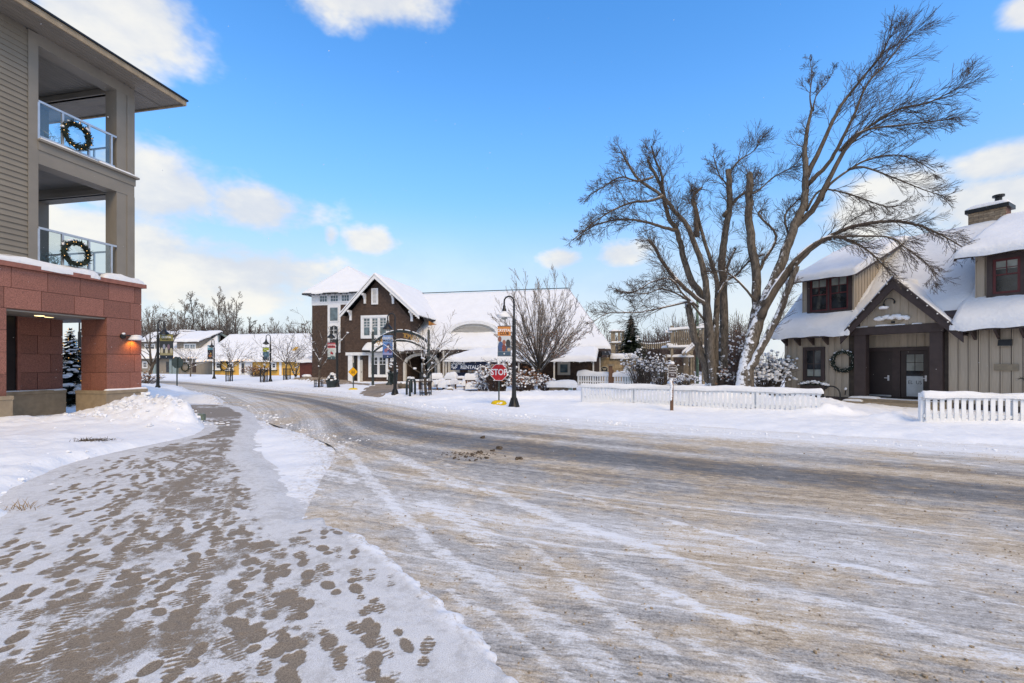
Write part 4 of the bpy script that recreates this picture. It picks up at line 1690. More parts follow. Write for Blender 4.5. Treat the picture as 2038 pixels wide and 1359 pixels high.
        MB().blanket(F.p(r0 - .06, .30, dz(.3) + .08), F.p(r1 + .04, .30, dz(.3) + .08), F.p(r1 + .04, -D - .05, dz(-D) + .10), F.p(r0 - .06, -D - .05, dz(-D) + .10), .20, 16, 20, .26, .25, 40 + k).build('snow', M['snow_roof'], dr, True)
        if k == 0:
            w0, w1, z0, z1 = F.a(1608, b), F.a(1697, b), F.z(625, -2.6, b), F.z(548, -2.6, b)
            wd = window(F, do, w0, w1, z0, z1, b + .02, .13, M['espresso'], M['glass'], 2, 2, M['redsash'], .07, 2, .025, transom=.5, depth=.07)
        else:
            w0, w1, z0, z1 = F.a(1965, b), F.a(1965, b) + 1.7, F.z(594, 2.9, b), F.z(508, 2.9, b)
            wd = window(F, do, w0, w1, z0, z1, b + .02, .15, M['espresso'], M['glass'], 2, 2, M['redsash'], .075, 2, .025, transom=.55, depth=.07)
        MB().box(F, w0 - .06, w1 + .06, b + .03, b + .13, z0 - .13, z0 - .01).build('sill', M['espresso'], wd)
        MB().blanket(F.p(w0 - .06, b + .13, z0 - .01), F.p(w1 + .06, b + .13, z0 - .01), F.p(w1 + .06, b + .09, z0 - .01), F.p(w0 - .06, b + .09, z0 - .01), .05, 10, 2, .03, .5, 9).build('snow', M['snow_roof'], wd, True)
        # pale half-drawn blinds
        for j in range(2):
            ww = (w1 - w0 - .26) / 2
            x0 = w0 + .13 + j * ww + .09
            MB().box(F, x0, x0 + ww - .18, b + .035, b + .037, z1 - .2 - (z1 - z0) * .20, z1 - .21).build('blind', M['glass_pale'], wd)

    # --- entry gable
    GB = .55
    ap = Vector(F.p(F.a(1777, GB), GB, 0))
    aa = F.a(1777, GB)
    az = F.z(551, aa, GB)
    l_a, r_a = F.a(1672, GB), F.a(1917, GB)
    half = max(aa - l_a, r_a - aa)
    l_a, r_a = aa - (aa - l_a), aa + (r_a - aa)
    lz, rz = F.z(667, l_a, GB), F.z(661, r_a, GB)
    G = MB()
    th = .36
    for (ea, ez) in ((l_a, lz), (r_a, rz)):
        G = MB()
        G.prism([F.p(ea, GB - .06, ez), F.p(aa, GB - .06, az), F.p(aa, GB - .06, az - th * 1.25), F.p(ea, GB - .06, ez - th)], F.n * .06)
        G.build('rake_board', M['espresso'], T)
        G = MB()
        G.prism([F.p(ea, GB + .002, ez + .0), F.p(aa, GB + .002, az + .0), F.p(aa, GB + .002, az - .08), F.p(ea, GB + .002, ez - .07)], F.n * .035)
        G.build('rake_moulding', M['espresso'], T)
        # roof plane running back into the main roof
        back = -3.4
        G = MB()
        G.prism([F.p(ea, GB, ez - .01), F.p(aa, GB, az - .01), F.p(aa, back, az - .01), F.p(ea, back, ez - .01)], (0, 0, -.1))
        g = G.build('gable_roof', M['espresso'], T)
        G = MB()
        if ea < aa:
            G.blanket(F.p(ea - .04, GB - .02, ez - .03), F.p(ea - .04, back, ez - .03), F.p(aa + .06, back, az - .01), F.p(aa + .06, GB - .02, az - .01), .21, 12, 14, .22, .3, 51)
        else:
            G.blanket(F.p(aa - .06, GB - .1, az - .03), F.p(aa - .06, back, az - .03), F.p(ea, back, ez - .05), F.p(ea, GB - .1, ez - .05), .10, 12, 14, .2, .3, 52)
        G.build('snow', M['snow_roof'], g, True)
        # bulbs along the rake
        n = 7
        bulbs([F.p(ea + (aa - ea) * (i + .35) / n, GB + .045, ez + (az - ez) * (i + .35) / n - .05) for i in range(n)], .028, g)
    # boards of the gable face
    gb = .22
    bz = F.z(648, aa, gb)
    gw = MB().prism([F.p(l_a + .35, gb - .05, bz), F.p(r_a - .35, gb - .05, bz), F.p(aa, gb - .05, az - .18)], F.n * .03).build('gable_wall', M['gap_shade'], T)
    a = l_a + .36
    while a < r_a - .36:
        e = a + .255

        def top(x):
            return az - .2 - abs(x - aa) * ((az - lz) / (aa - l_a) if x < aa else (az - rz) / (r_a - aa))
        z1a, z1b = top(a), top(e)
        if min(z1a, z1b) > bz + .02:
            pts = [F.p(a, gb - .02, bz), F.p(e - .018, gb - .02, bz), F.p(e - .018, gb - .02, z1b)]
            if a < aa < e:
                pts.append(F.p(aa, gb - .02, az - .2))
            pts.append(F.p(a, gb - .02, z1a))
            MB().prism(pts, F.n * .02).build('wall_board', M['board'], gw)
            MB().box(F, a - .02, a + .02, gb, gb + .02, bz, z1a).build('batten', M['board'], gw)
        a += .255
    # beam, posts
    p0, p1, p2, p3 = F.a(1700, .2), F.a(1723, .2), F.a(1850, .2), F.a(1876, .2)
    bm0, bm1 = bz - .30, bz
    MB().box(F, p0 - .12, p3 + .05, -.1, .26, bm0, bm1 + .02).build('porch_beam', M['espresso'], T)
    mb = MB()
    for s0, s1, sd in ((p0, p0 + .5, 1), (p0 + .75, p1 + 1.3, 2), (p1 + 1.5, p2 - .2, 3)):
        mb.blanket(F.p(s0, .26, bm1 + .02), F.p(s1, .26, bm1 + .02), F.p(s1, .2, bm1 + .02), F.p(s0, .2, bm1 + .02), .045, 6, 2, .03, .8, sd)
    mb.build('snow', M['snow_roof'], T, True)
    MB().box(F, p0, p1, -.12, .2, .14, bm0).build('post', M['espresso'], T)
    MB().box(F, p2, p3, -.12, .2, .14, bm0).build('post', M['espresso'], T)
    # side walls of the recess
    MB().box(F, porch0 - .02, porch0 + .06, -.75, -.03, .1, 3.2).build('recess_wall', M['espresso'], T)
    MB().box(F, porch1 - .06, porch1 + .02, -.75, -.03, .1, 3.2).build('recess_wall', M['espresso'], T)
    # wall over the doors
    db = -.72
    d0, d1 = F.a(1722, db), F.a(1856, db)
    dtop = F.z(691, (d0 + d1) / 2, db)
    a = d0 - .4
    while a < d1 + .5:
        MB().box(F, a, a + .255, db - .02, db + .005, dtop, 3.2).build('wall_board', M['board'], wall)
        MB().box(F, a - .02, a + .02, db + .006, db + .024, dtop, 3.2).build('batten', M['board'], wall)
        a += .261
    floor_z = .30
    # door casing, solid leaf, glazed leaf
    c = MB()
    c.box(F, d0, d1, db, db + .06, dtop - .15, dtop)
    c.box(F, d0, d0 + .12, db, db + .06, floor_z, dtop - .15)
    c.box(F, d1 - .12, d1, db, db + .06, floor_z, dtop - .15)
    mid0, mid1 = F.a(1777, db), F.a(1793, db)
    c.box(F, mid0, mid1, db, db + .06, floor_z, dtop - .15)
    c.build('door_casing', M['espresso'], T)
    dl = MB().box(F, d0 + .125, mid0 - .005, db - .01, db + .02, floor_z + .03, dtop - .155).build('door', M['door_brown'], T)

    def handle(a, z, par):
        h = MB()
        h.box(F, a - .03, a + .03, db + .025, db + .045, z - .11, z + .11)
        h.box(F, a - .13, a + .01, db + .046, db + .065, z - .015, z + .015)
        h.build('handle', M['alu'], par)
    handle(F.a(1769, db), F.z(752, F.a(1769, db), db), dl)
    MB().box(F, d0 + .16, mid0 - .04, db + .021, db + .026, floor_z + .035, floor_z + .10).build('kick_plate', M['alu'], dl)
    g0, g1 = mid1 + .005, d1 - .125
    gz0, gz1 = F.z(788, g0, db), F.z(705, g0, db)
    dr = MB()
    dr.box(F, g0, g1, db - .01, db + .02, floor_z + .03, gz0)
    dr.box(F, g0, g1, db - .01, db + .02, gz1, dtop - .155)
    dr.box(F, g0, g0 + .17, db - .01, db + .02, gz0, gz1)
    dr.box(F, g1 - .13, g1, db - .01, db + .02, gz0, gz1)
    dr = dr.build('door', M['door_brown'], T)
    gm = F.z(738, g0, db)
    MB().box(F, g0 + .17, g1 - .13, db - .005, db + .002, gz0, gm).build('pane', M['glass'], dr)
    for i in range(2):
        for j in range(2):
            ww, hh = (g1 - .13 - g0 - .17) / 2, (gz1 - gm) / 2
            MB().box(F, g0 + .17 + i * ww + .012, g0 + .17 + (i + 1) * ww - .012, db - .005, db + .004, gm + j * hh + .012, gm + (j + 1) * hh - .012).build('pane', M['glass_pale'], dr)
    nb = MB().box(F, g0 + .18, g1 - .15, db + .003, db + .006, gz0 + .01, F.z(748, g0, db)).build('paper_notice', mat('grey_notice', (0.42, 0.46, 0.48), .6, .12, 3), dr)
    text('EL  US', F.p((g0 + g1) / 2 + .02, db + .008, gz0 + (gm - gz0) * .55), F.u, .20, M['letter_black'], dr, extr=.001, width=.8)
    handle(g1 - .06, F.z(753, g1, db), dr)
    # porch floor and steps
    MB().box(F, porch0 - .05, porch1 + .3, -.74, .45, -.05, floor_z - .02).build('porch_floor', M['limestone'], T)
    MB().box(F, porch0 - .1, porch1 + .2, .452, .85, -.05, .17).build('step', M['limestone'], T)
    MB().box(F, porch0 + .5, porch1 + .3, .852, 1.3, -.05, .06).build('step', M['limestone'], T)
    mb = MB()
    mb.blanket(F.p(porch0 - .05, .44, floor_z - .02), F.p(porch0 + .95, .44, floor_z - .02), F.p(porch0 + .95, .0, floor_z - .02), F.p(porch0 - .05, .0, floor_z - .02), .06, 8, 4, .12, .6, 61)
    mb.blanket(F.p(porch0 - .1, .84, .17), F.p(porch0 + .6, .84, .17), F.p(porch0 + .5, .46, .17), F.p(porch0 - .1, .46, .17), .06, 8, 4, .12, .6, 62)
    mb.blanket(F.p(porch0 + .6, .30, floor_z - .02), F.p(porch1, .30, floor_z - .02), F.p(porch1, -.3, floor_z - .02), F.p(porch0 + .6, -.3, floor_z - .02), .02, 12, 4, .12, .6, 63)
    mb.build('snow', M['snow_roof'], T, True)
    # --- window of the ground floor with its flower box
    w0, w1 = F.a(1600), F.a(1643)
    z0, z1 = F.z(757, -3, 0), F.z(691, -3, 0)
    wd = window(F, T, w0, w1, z0, z1, .024, .12, M['espresso'], M['glass'], 2, 2, M['espresso'], .04, 1, .03, depth=.07)
    MB().box(F, w0 + .17, w1 - .17, .04, .044, z0 + .2, z0 + .5).build('blind', M['glass_pale'], wd)
    # --- chimney on the ridge
    ca = 1.6
    ch = MB().box(F, ca - .55, ca + .55, -5.55, -4.85, 6.9, 8.10).build('chimney', M['mortar'], roof)
    bz0 = 7.55
    row = 0
    while bz0 < 8.06:
        x = ca - .57 + (0 if row % 2 else -.16)
        while x < ca + .56:
            x0, x1 = max(x, ca - .57), min(x + .31, ca + .57)
            if x1 - x0 > .04:
                MB().box(F, x0, x1, -4.852, -4.83, bz0, bz0 + .085).build('brick', M['brick'], ch)
            x += .32
        y = -5.54 + (0 if row % 2 else .1)
        while y < -4.88:
            MB().box(F, ca - .575, ca - .551, y, min(y + .3, -4.87), bz0, bz0 + .085).build('brick', M['brick'], ch)
            y += .31
        bz0 += .095
        row += 1
    MB().box(F, ca - .66, ca + .66, -5.66, -4.74, 8.10, 8.26).build('chimney_cap', M['black'], ch)
    MB().blanket(F.p(ca - .65, -4.76, 8.26), F.p(ca + .65, -4.76, 8.26), F.p(ca + .65, -5.64, 8.26), F.p(ca - .65, -5.64, 8.26), .20, 8, 6, .3, .3, 71).build('snow', M['snow_roof'], ch, True)
    MB().lathe(F.p(ca + .25, -5.25, 8.38), [(.11, 0), (.11, .28), (.19, .281), (.19, .36), (.12, .37)], 14).build('flue_pipe', M['black'], ch)
    MB().lathe(F.p(-1.9, -4.4, 7.2), [(.05, 0), (.05, .35), (.04, .36)], 10).build('vent_pipe', M['black'], roof)
    # bulbs along the main eave
    bulbs([F.p(A0 + .3 + i * .58, EB + .05, EZ - .1) for i in range(5)], .024, roof)
    # --- things fixed to the wall
    a, z = F.a(2002), F.z(682, F.a(2002))
    o = MB().prism([F.p(a - .16, .02, z - .1), F.p(a - .16, .16, z - .1), F.p(a - .16, .10, z + .11), F.p(a - .16, .02, z + .11)], F.u * .32).build('wall_light_box', M['black'])
    MB().box(F, a - .13, a + .13, .03, .14, z - .112, z - .101).build('diffuser', M['glass_pale'], o)
    tag(o, 'black boxed wall light under the eave right of the entry', 'wall light')
    a, z = F.a(2003), F.z(731, F.a(2003))
    o = MB().box(F, a - .28, a + .28, .02, .05, z - .11, z + .11).build('wall_plaque', M['timber'])
    tag(o, 'tan plaque on the board and batten wall right of the entry', 'plaque')
    return T


right_building()


def right_extras():
    F = RF
    make_wreath('large wreath with white lights on taupe wall beside the entry post', F.p(F.a(1678, .1), .10, F.z(719, F.a(1678))), F.u, .40, .13, 21, n=900, lights=46, bulb='bulb_white')
    # flower box with snowy greens
    w0, w1 = F.a(1592, .1), F.a(1650, .1)
    z = F.z(768, -3.0, .1)
    T = thing('flower_box', 'window box of greens heaped with snow below the small window', 'flower box', F.p((w0 + w1) / 2, .15, z - .12))
    MB().box(F, w0 + .1, w1 - .1, .05, .27, z - .10, z + .06).build('box', M['espresso'], T)
    rg = random.Random(9)
    mb, sn = MB(), MB()
    for i in range(160):
        p = F.p(rg.uniform(w0 + .05, w1 - .05), rg.uniform(.08, .25), z + .05)
        d = (F.u * rg.uniform(-1, 1) + F.n * rg.uniform(-.1, .8) + Vector((0, 0, rg.uniform(-.3, .9)))).normalized()
        s = d.orthogonal().normalized() * .012
        mb.add([p - s, p + s, p + d * .22], [(0, 1, 2)])
    for i in range(46):
        f = rg.random()
        sn.blob(F.p(w0 + (w1 - w0) * f, rg.uniform(.08, .28), z + .08 + .15 * math.sin(f * math.pi) * rg.uniform(.3, 1)), rg.uniform(.04, .09), rg, rg.uniform(.03, .055))
    mb.build('greens', M['needle'], T)
    sn.build('snow', M['snow_clump'], T, True)
    # gable lamp
    a, z = F.a(1781, .24), F.z(601, F.a(1781, .24), .24)
    L = thing('gable_lamp', 'black gooseneck lamp with snow on its shade in the entry gable', 'lamp', F.p(a, .24, z))
    gooseneck(L, F.p(a, .24, z), F.u * -.8 + F.n * .6, M['black'], .22, .34, .16, .12)
    tip = F.p(a, .24, z) + (F.u * -.8 + F.n * .6).normalized() * .34 - Vector((0, 0, .05))
    MB().blob(tip - Vector((0, 0, .15)), .19, random.Random(5), .06, 9, 5).build('snow', M['snow_clump'], L, True)
    # small carved sign hidden by snow
    a, z = F.a(1776, .24), F.z(636, F.a(1776, .24), .24)
    S = thing('gable_sign', 'small dark sign almost hidden by snow above the entry beam', 'sign', F.p(a, .28, z - .15))
    MB().prism([F.p(a - .38, .23, z + .02), F.p(a + .42, .23, z + .04), F.p(a + .3, .23, z - .1), F.p(a + .05, .23, z - .2), F.p(a - .1, .23, z - .17)], F.n * .04).build('board', M['timber'], S)
    rg = random.Random(6)
    mb = MB()
    for i in range(15):
        f = (i + .5) / 15
        mb.blob(F.p(a - .5 + f, .28, z + .04 + .07 * math.sin(f * 3.1) + rg.uniform(-.03, .03)), rg.uniform(.09, .13), rg, rg.uniform(.06, .10), 8, 5)
    mb.build('snow', M['snow_clump'], S, True)
    MB().box(F, a - .02, a + .1, .275, .29, z - .15, z - .06).build('emblem', M['letter_black'], S)
    # gas riser on the wall, cycle hoop in front
    a, z = F.a(1684, .1), F.z(775, F.a(1684), 0)
    S = thing('wall_pipe_fitting', 'capped pipe fitting low on the wall beside the entry post', 'pipe', F.p(a, .1, z - .3))
    MB().tube([F.p(a, .02, z), F.p(a, .13, z), F.p(a - .02, .14, z - .22)], .022, 8).build('pipe', M['black'], S)
    MB().blob(F.p(a, .12, z + .03), .06, random.Random(1)).build('snow', M['snow_clump'], S, True)
    c = F.p(F.a(1655, .9), .9, 0)
    pts = [c + F.u * (.32 * math.cos(k * math.pi / 12)) + Vector((0, 0, .42 + .32 * math.sin(k * math.pi / 12))) for k in range(13)]
    pts = [Vector((pts[0].x, pts[0].y, 0))] + pts + [Vector((pts[-1].x, pts[-1].y, 0))]
    o = recenter(MB().tube(pts, .028, 10).build('cycle_hoop', M['black'], None, True))
    tag(o, 'black cycle hoop standing in snow left of the entry steps', 'bike rack')
    # snow heaped on the cut garland at the picture edge
    a = F.a(2034, .4)
    T = thing('fir_branch', 'dark fir branch sticking out at the right edge above the fence', 'branch', F.p(a + .5, .5, .7))
    rg = random.Random(3)
    mb = MB()
    p = F.p(a + .9, .5, .9)
    q = F.p(a - .05, .5, F.z(752, a, .5))
    mb.tube([p, (p + q) / 2, q], [.02, .015, .006], 5)
    for i in range(110):
        f = rg.random()
        b = p.lerp(q, f)
        d = ((q - p).normalized() * .6 + Vector((rg.uniform(-1, 1), rg.uniform(-1, 1), rg.uniform(-1, 1)))).normalized()
        s = d.orthogonal().normalized() * .008
        mb.add([b - s, b + s, b + d * .16], [(0, 1, 2)])
    mb.build('needles', M['needle_blue'], T)


right_extras()
# ------------------------------------------------------------------ the brown shingled lodge
BF = Frame(-11.6, 39.0, 0.978, -0.208)


def hip_roof(F, parent, a0, a1, b0, b1, z0, r0, r1, rb, z1, thick, seed, m='black', nu=16, nv=10):
    """Hipped roof over a0..a1 x b0..b1 (b1 the front); ridge from r0 to r1 at depth rb."""
    faces = [
        (F.p(a0, b1, z0), F.p(a1, b1, z0), F.p(r1, rb, z1), F.p(r0, rb, z1)),
        (F.p(a1, b1, z0), F.p(a1, b0, z0), F.p(r1, rb, z1), F.p(r1, rb, z1)),
        (F.p(a1, b0, z0), F.p(a0, b0, z0), F.p(r0, rb, z1), F.p(r1, rb, z1)),
        (F.p(a0, b0, z0), F.p(a0, b1, z0), F.p(r0, rb, z1), F.p(r0, rb, z1)),
    ]
    mb = MB()
    for f in faces:
        pts = [f[0], f[1], f[2]] + ([f[3]] if (f[3] - f[2]).length > .01 else [])
        mb.prism(pts, (0, 0, -.12))
    ro = mb.build('roof', M[m], parent)
    sn = MB()
    for k, f in enumerate(faces):
        sn.blanket(f[0], f[1], f[2], f[3], thick, nu, nv, .22, .25, seed + k)
    sn.build('snow', M['snow_roof'], ro, True)
    return ro


def bracket(F, a, b, z, h, d, parent, m):
    """Curved knee bracket under a rake."""
    pts = [F.p(a, b, z), F.p(a, b + d, z), F.p(a, b + d, z - .16), F.p(a, b + d * .55, z - .22), F.p(a, b + .14, z - h * .55), F.p(a, b + .12, z - h), F.p(a, b, z - h)]
    MB().prism(pts, F.u * .18).build('bracket', m, parent)


def lodge():
    F = BF
    T = thing('shingle_lodge', 'dark brown shingled lodge with white trim, tower, front gable and long snowy roof', 'building', F.p(3, -4, 0))
    # ---- front gable wing
    aL, aR = F.a(686), F.a(815)
    ac = F.a(745)
    zt = F.z(549, ac)
    l_a, r_a = F.a(676, .6), F.a(834, .6)
    lz, rz = F.z(627, l_a, .6), F.z(629, r_a, .6)
    ap = F.z(546, F.a(745, .6), .6)
    apa = F.a(745, .6)
    g = MB().prism([F.p(aL, 0, -.1), F.p(aR, 0, -.1), F.p(aR, 0, 5.6), F.p(apa, 0, ap - .25), F.p(aL, 0, 5.6)], F.n * -8).build('gable_wall', M['shingle'], T)
    for ea, ez, sg in ((l_a, lz, -1), (r_a, rz, 1)):
        MB().prism([F.p(ea, .55, ez), F.p(apa, .55, ap), F.p(apa, .55, ap - .34), F.p(ea, .55, ez - .24)], F.n * .07).build('rake_board', M['white'], T)
        rf = MB().prism([F.p(ea, .6, ez), F.p(apa, .6, ap), F.p(apa, -9, ap), F.p(ea, -9, ez)], (0, 0, .08)).build('roof', M['black'], T)
        sn = MB()
        if sg < 0:
            sn.blanket(F.p(ea - .03, .66, ez + .07), F.p(ea - .03, -9, ez + .07), F.p(apa, -9, ap + .07), F.p(apa, .66, ap + .07), .16, 16, 10, .16, .3, 5)
        else:
            sn.blanket(F.p(apa, .66, ap + .07), F.p(apa, -9, ap + .07), F.p(ea, -9, ez + .07), F.p(ea, .66, ez + .07), .16, 16, 10, .16, .3, 6)
        sn.build('snow', M['snow_roof'], rf, True)
        for f in (.36, .78):
            a = apa + (ea - apa) * f
            z = ap + (ez - ap) * f
            bracket(F, a - .09, .01, z - .30, .85, .52, T, M['white'])
    # drip of icicle-like rafter ends at the right foot of the gable
    mb = MB()
    for i in range(9):
        a = r_a + .05 + i * .14
        mb.box(F, a, a + .07, .35, .6, rz - .30 - .01 * i, rz - .12 + .0 * i)
    # attic louvre, big triple window, lower windows
    v0, v1 = F.a(740), F.a(753)
    lv = window(F, T, v0, v1, F.z(606, v0), F.z(574, v0), 0.0, .13, M['white'], M['cream'], sash_w=0, name='louvre_vent', depth=.1)
    z = F.z(602, v0)
    while z < F.z(579, v0):
        MB().box(F, v0 + .14, v1 - .14, .02, .06, z, z + .05).build('slat', M['white'], lv)
        z += .11
    window(F, T, F.a(719), F.a(774.5), F.z(673.5, -.5), F.z(627.5, -.5), 0.0, .20, M['white'], M['glass_blue'], 2, 3, M['white'], .07, 3, .035, transom=.5, depth=.1)
    lw0, lw1 = F.a(734.5), F.a(773)
    window(F, T, lw0, lw1, F.z(750.5, 0), F.z(706, 0), 0.0, .17, M['white'], M['glass'], 2, 2, M['white'], .06, 2, .04, transom=.6, depth=.1)
    MB().box(F, F.a(688, .3), F.a(776, .3), .0, .34, F.z(707, -.5, .3), F.z(701, -.5, .3)).build('band', M['white'], T)
    # recessed side porch: posts and a panelled door
    for q0, q1 in ((693, 701.5), (709.5, 714)):
        MB().box(F, F.a(q0, .25), F.a(q1, .25), .02, .30 if q0 < 700 else .08, -.05, F.z(707, -2, .2)).build('porch_post', M['white'], T)
    dr = MB().box(F, F.a(714.5), F.a(722), .0, .05, .05, F.z(716, -1.5)).build('door', M['cream'], T)
    MB().blob(F.p(F.a(720.5), .08, 1.0), .04, random.Random(1)).build('handle', M['black'], dr, True)
    MB().box(F, F.a(701.7), F.a(709.3), .0, .02, .05, F.z(708, -2)).build('doorway', M['opening_shade'], T)  # flat near-black sheet paints the dark of the doorway
    MB().box(F, F.a(714.5), F.a(722), .0, .03, F.z(715, -1.5), F.z(708, -1.5)).build('transom_pane', M['glass'], T)
    MB().box(F, F.a(771), F.a(775), .0, .12, .35, F.z(735, 1.1)).build('window_post', M['white'], T)
    MB().box(F, F.a(690, .1), F.a(812, .1), .0, .06, -.1, .22).build('base_course', M['brick'], T)

    # ---- tower
    tb = -1.6
    t0, t1 = F.a(621, tb), F.a(762, tb)
    tw = t1 - t0
    ez = F.z(586, t0, tb)
    MB().box(F, t0, t1, tb - tw, tb, -.1, ez).build('tower_wall', M['shingle'], T)
    # white window band under the eaves
    zb, ztop = F.z(608, t0, tb), ez
    MB().box(F, t0 - .03, t1 + .03, tb - tw - .03, tb + .03, zb, ztop - .02).build('window_band', M['white'], T)
    for q0, q1 in ((635.5, 653), (657, 675), (679, 697)):
        a0, a1 = F.a(q0, tb), F.a(q1, tb)
        window(F, T, a0, a1, zb + .22, ztop - .08, tb + .03, .07, M['white'], M['glass_blue'], 3, 2, M['white'], .03, 1, .03, depth=.05)
    # stair window strip below
    s0, s1 = F.a(652.5, tb), F.a(678, tb)
    sb = F.z(702, s0, tb)
    MB().box(F, s0, s1, tb, tb + .05, sb, zb + .01).build('window_strip', M['white'], T)
    for y0, y1, c, r, gm in ((611, 640.5, 1, 1, 'glass_blue'), (648.5, 666, 2, 2, 'glass'), (674, 688, 1, 1, 'glass')):
        window(F, T, s0 + .18, s1 - .18, F.z(y1, s0, tb), F.z(y0, s0, tb), tb + .05, .05, M['white'], M[gm], c, r, M['white'], .03, 1, .04, depth=.05)
    ov = .62
    apx = F.a(692, tb - tw / 2)
    hip_roof(F, T, t0 - ov, t1 + ov, tb - tw - ov, tb + ov, ez + .02, apx, apx + .02, tb - tw / 2, F.z(531, apx, tb - tw / 2), .13, 90, nu=10, nv=8)
    mb = None
    i = 0
    while t0 - .4 + i * .55 < t1:
        MB().box(F, t0 - .4 + i * .55, t0 - .3 + i * .55, tb + .03, tb + .58, ez - .13, ez - .02).build('rafter_tail', M['white'], T)
        i += 1
    # low rust-red wing left of the tower
    w0 = F.a(592, tb)
    MB().box(F, w0, t0 - .01, tb - 4, tb - .3, -.1, F.z(720, w0, tb)).build('side_wing', M['rust'], T)
    MB().blanket(F.p(w0 - .2, tb - .1, F.z(720, w0, tb)), F.p(t0, tb - .1, F.z(720, w0, tb)), F.p(t0, tb - 4, F.z(700, w0, tb)), F.p(w0 - .2, tb - 4, F.z(700, w0, tb)), .15, 8, 6, .2, .3, 7).build('snow', M['snow_roof'], T, True)

    # ---- long main body
    EB, EZ, RB, RZ = .75, 2.84, -8.3, 8.75
    m0, m1 = aR - .6, F.a(1195)

    def roof_z(b):
        return EZ + (RZ - EZ) * (EB - b) / (EB - RB)
    e0, e1 = aR - 4.0, F.a(1216, EB)
    ra0, ra1 = aR - 4.0, F.a(1132, RB)
    hip_roof(F, T, e0, e1, 2 * RB - EB, EB, EZ, ra0, ra1, RB, RZ, .24, 100, nu=40, nv=16)
    MB().box(F, aR - .1, e1, EB - .02, EB + .03, EZ - .2, EZ - .03).build('fascia', M['espresso'], T)
    i = 0
    while m0 + i * .62 < e1 - .2:
        MB().box(F, m0 + i * .62, m0 + i * .62 + .1, .05, EB - .03, EZ - .28, EZ - .13).build('rafter_tail', M['cream'], T)
        i += 1
    rd = MB().beam(F.p(F.a(838, RB), RB, RZ + .26), F.p(ra1, RB, RZ + .26), .12, .06).build('ridge_cap', M['black'], T)
    x0, x1 = F.a(806), F.a(874)
    w = MB()
    w.box(F, aR, x0, -1, 0, -.1, EZ + .2)
    w.box(F, x1, m1, -1, 0, -.1, EZ + .2)
    w.box(F, x0, x1, -.3, 0, 2.5, EZ + .2)
    w.box(F, aR, m1, -9, -2.4, -.1, EZ + .2)
    body = w.build('wall', M['shingle'], T)
    # entry arch: white segmented trim
    pts = [(806, 758), (806, 723), (811, 714), (820, 708.5), (831, 705.5), (841, 704.8), (851, 705.5), (860, 708.5), (869, 714), (874, 723), (874, 758)]
    pw = [F.p(F.a(x, .15), .15, F.z(y, F.a(x, .15), .15)) for x, y in pts]
    for p, q in zip(pw[:-1], pw[1:]):
        d = (q - p).normalized()
        MB().beam(p - d * .02, q + d * .02, .22, .26, up=F.n).build('arch_trim', M['cream'], T)
    # inside of the entry: shade painted near-black, pale boxes for the lit doors
    MB().box(F, x0, x1, -2.39, -2.3, -.1, 3).build('entry_back', M['opening_shade'], T)
    for q0, q1, y0, y1, mm in ((819, 824, 720, 752, 'cream'), (838, 841, 722, 755, 'white'), (857, 862, 716, 752, 'brick'), (865, 869, 718, 752, 'white'), (829, 835, 735, 754, 'stone_grey')):
        MB().box(F, F.a(q0, -2.2), F.a(q1, -2.2), -2.29, -2.2, F.z(y1, 3, -2.2), F.z(y0, 3, -2.2)).build('door_frame', M[mm], T)
    # eyebrow dormer
    eb = -1.1
    ecx = F.a(942, eb)
    hw = (F.a(990, eb) - F.a(893, eb)) / 2
    ez0 = roof_z(eb) - .05
    eh = F.z(641, ecx, eb) - ez0
    arc = []
    N = 20
    for i in range(N + 1):
        th = math.pi * i / N
        arc.append((ecx - hw * math.cos(th), ez0 + eh * math.sin(th) ** .8))
    MB().prism([F.p(a, eb - .3, z) for a, z in arc], F.n * .2).build('eyebrow_wall', M['cream'], T)
    lz0 = ez0 + eh * .36
    lou = MB().prism([F.p(a, eb - .1, max(z - .32, lz0)) for a, z in arc if ez0 + (z - ez0) - .32 > lz0], F.n * .03).build('louvre', mat('grey_louvre', (.27, .27, .27), .7, .1, 5), T)
    z = lz0 + .06
    while z < ez0 + eh - .36:
        half = hw * math.sqrt(max(0, 1 - ((z + .3 - ez0) / eh) ** 2)) * .97
        MB().box(F, ecx - half, ecx + half, eb - .069, eb - .04, z, z + .05).build('slat', M['cream'], lou)
        z += .1
    for (a_, z_), (a2, z2) in zip(arc[:-1], arc[1:]):
        MB().beam(F.p(a_, eb, z_), F.p(a2, eb, z2), .25, .16, up=F.n).build('arch_trim', M['white'], T)
    mb = MB()
    n0 = len(mb.v)
    for j, (bb, up) in enumerate(((eb - .02, .10), (eb - .04, .17), (eb - .3, .24), (eb - 1.5, .24), (eb - 3.4, .28))):
        for a, z in arc:
            f = 1.06
            mb.v.append(tuple(F.p(ecx + (a - ecx) * f, bb, z + up)))
    for j in range(4):
        for i in range(N):
            k = n0 + j * (N + 1) + i
            mb.f.append((k, k + 1, k + N + 2, k + N + 1))
    mb.build('snow', M['snow_roof'], T, True)
    # porch roof over the rental front
    pb = 3.0
    p0, p1 = F.a(887, pb), F.a(1184, pb)
    q0 = F.a(950, .76)
    q1 = p1 + .2
    pz = F.z(717, F.a(1000, pb), pb)
    pr = MB().prism([F.p(p0, pb, pz), F.p(p1, pb, pz), F.p(q1, .8, EZ - .05), F.p(q0, .8, EZ - .05)], (0, 0, -.10)).build('porch_roof', M['espresso'], T)
    MB().prism([F.p(p0, pb, pz), F.p(q0, .8, EZ - .05), F.p(p0 + .3, .2, pz)], (0, 0, -.1)).build('porch_roof', M['espresso'], T)
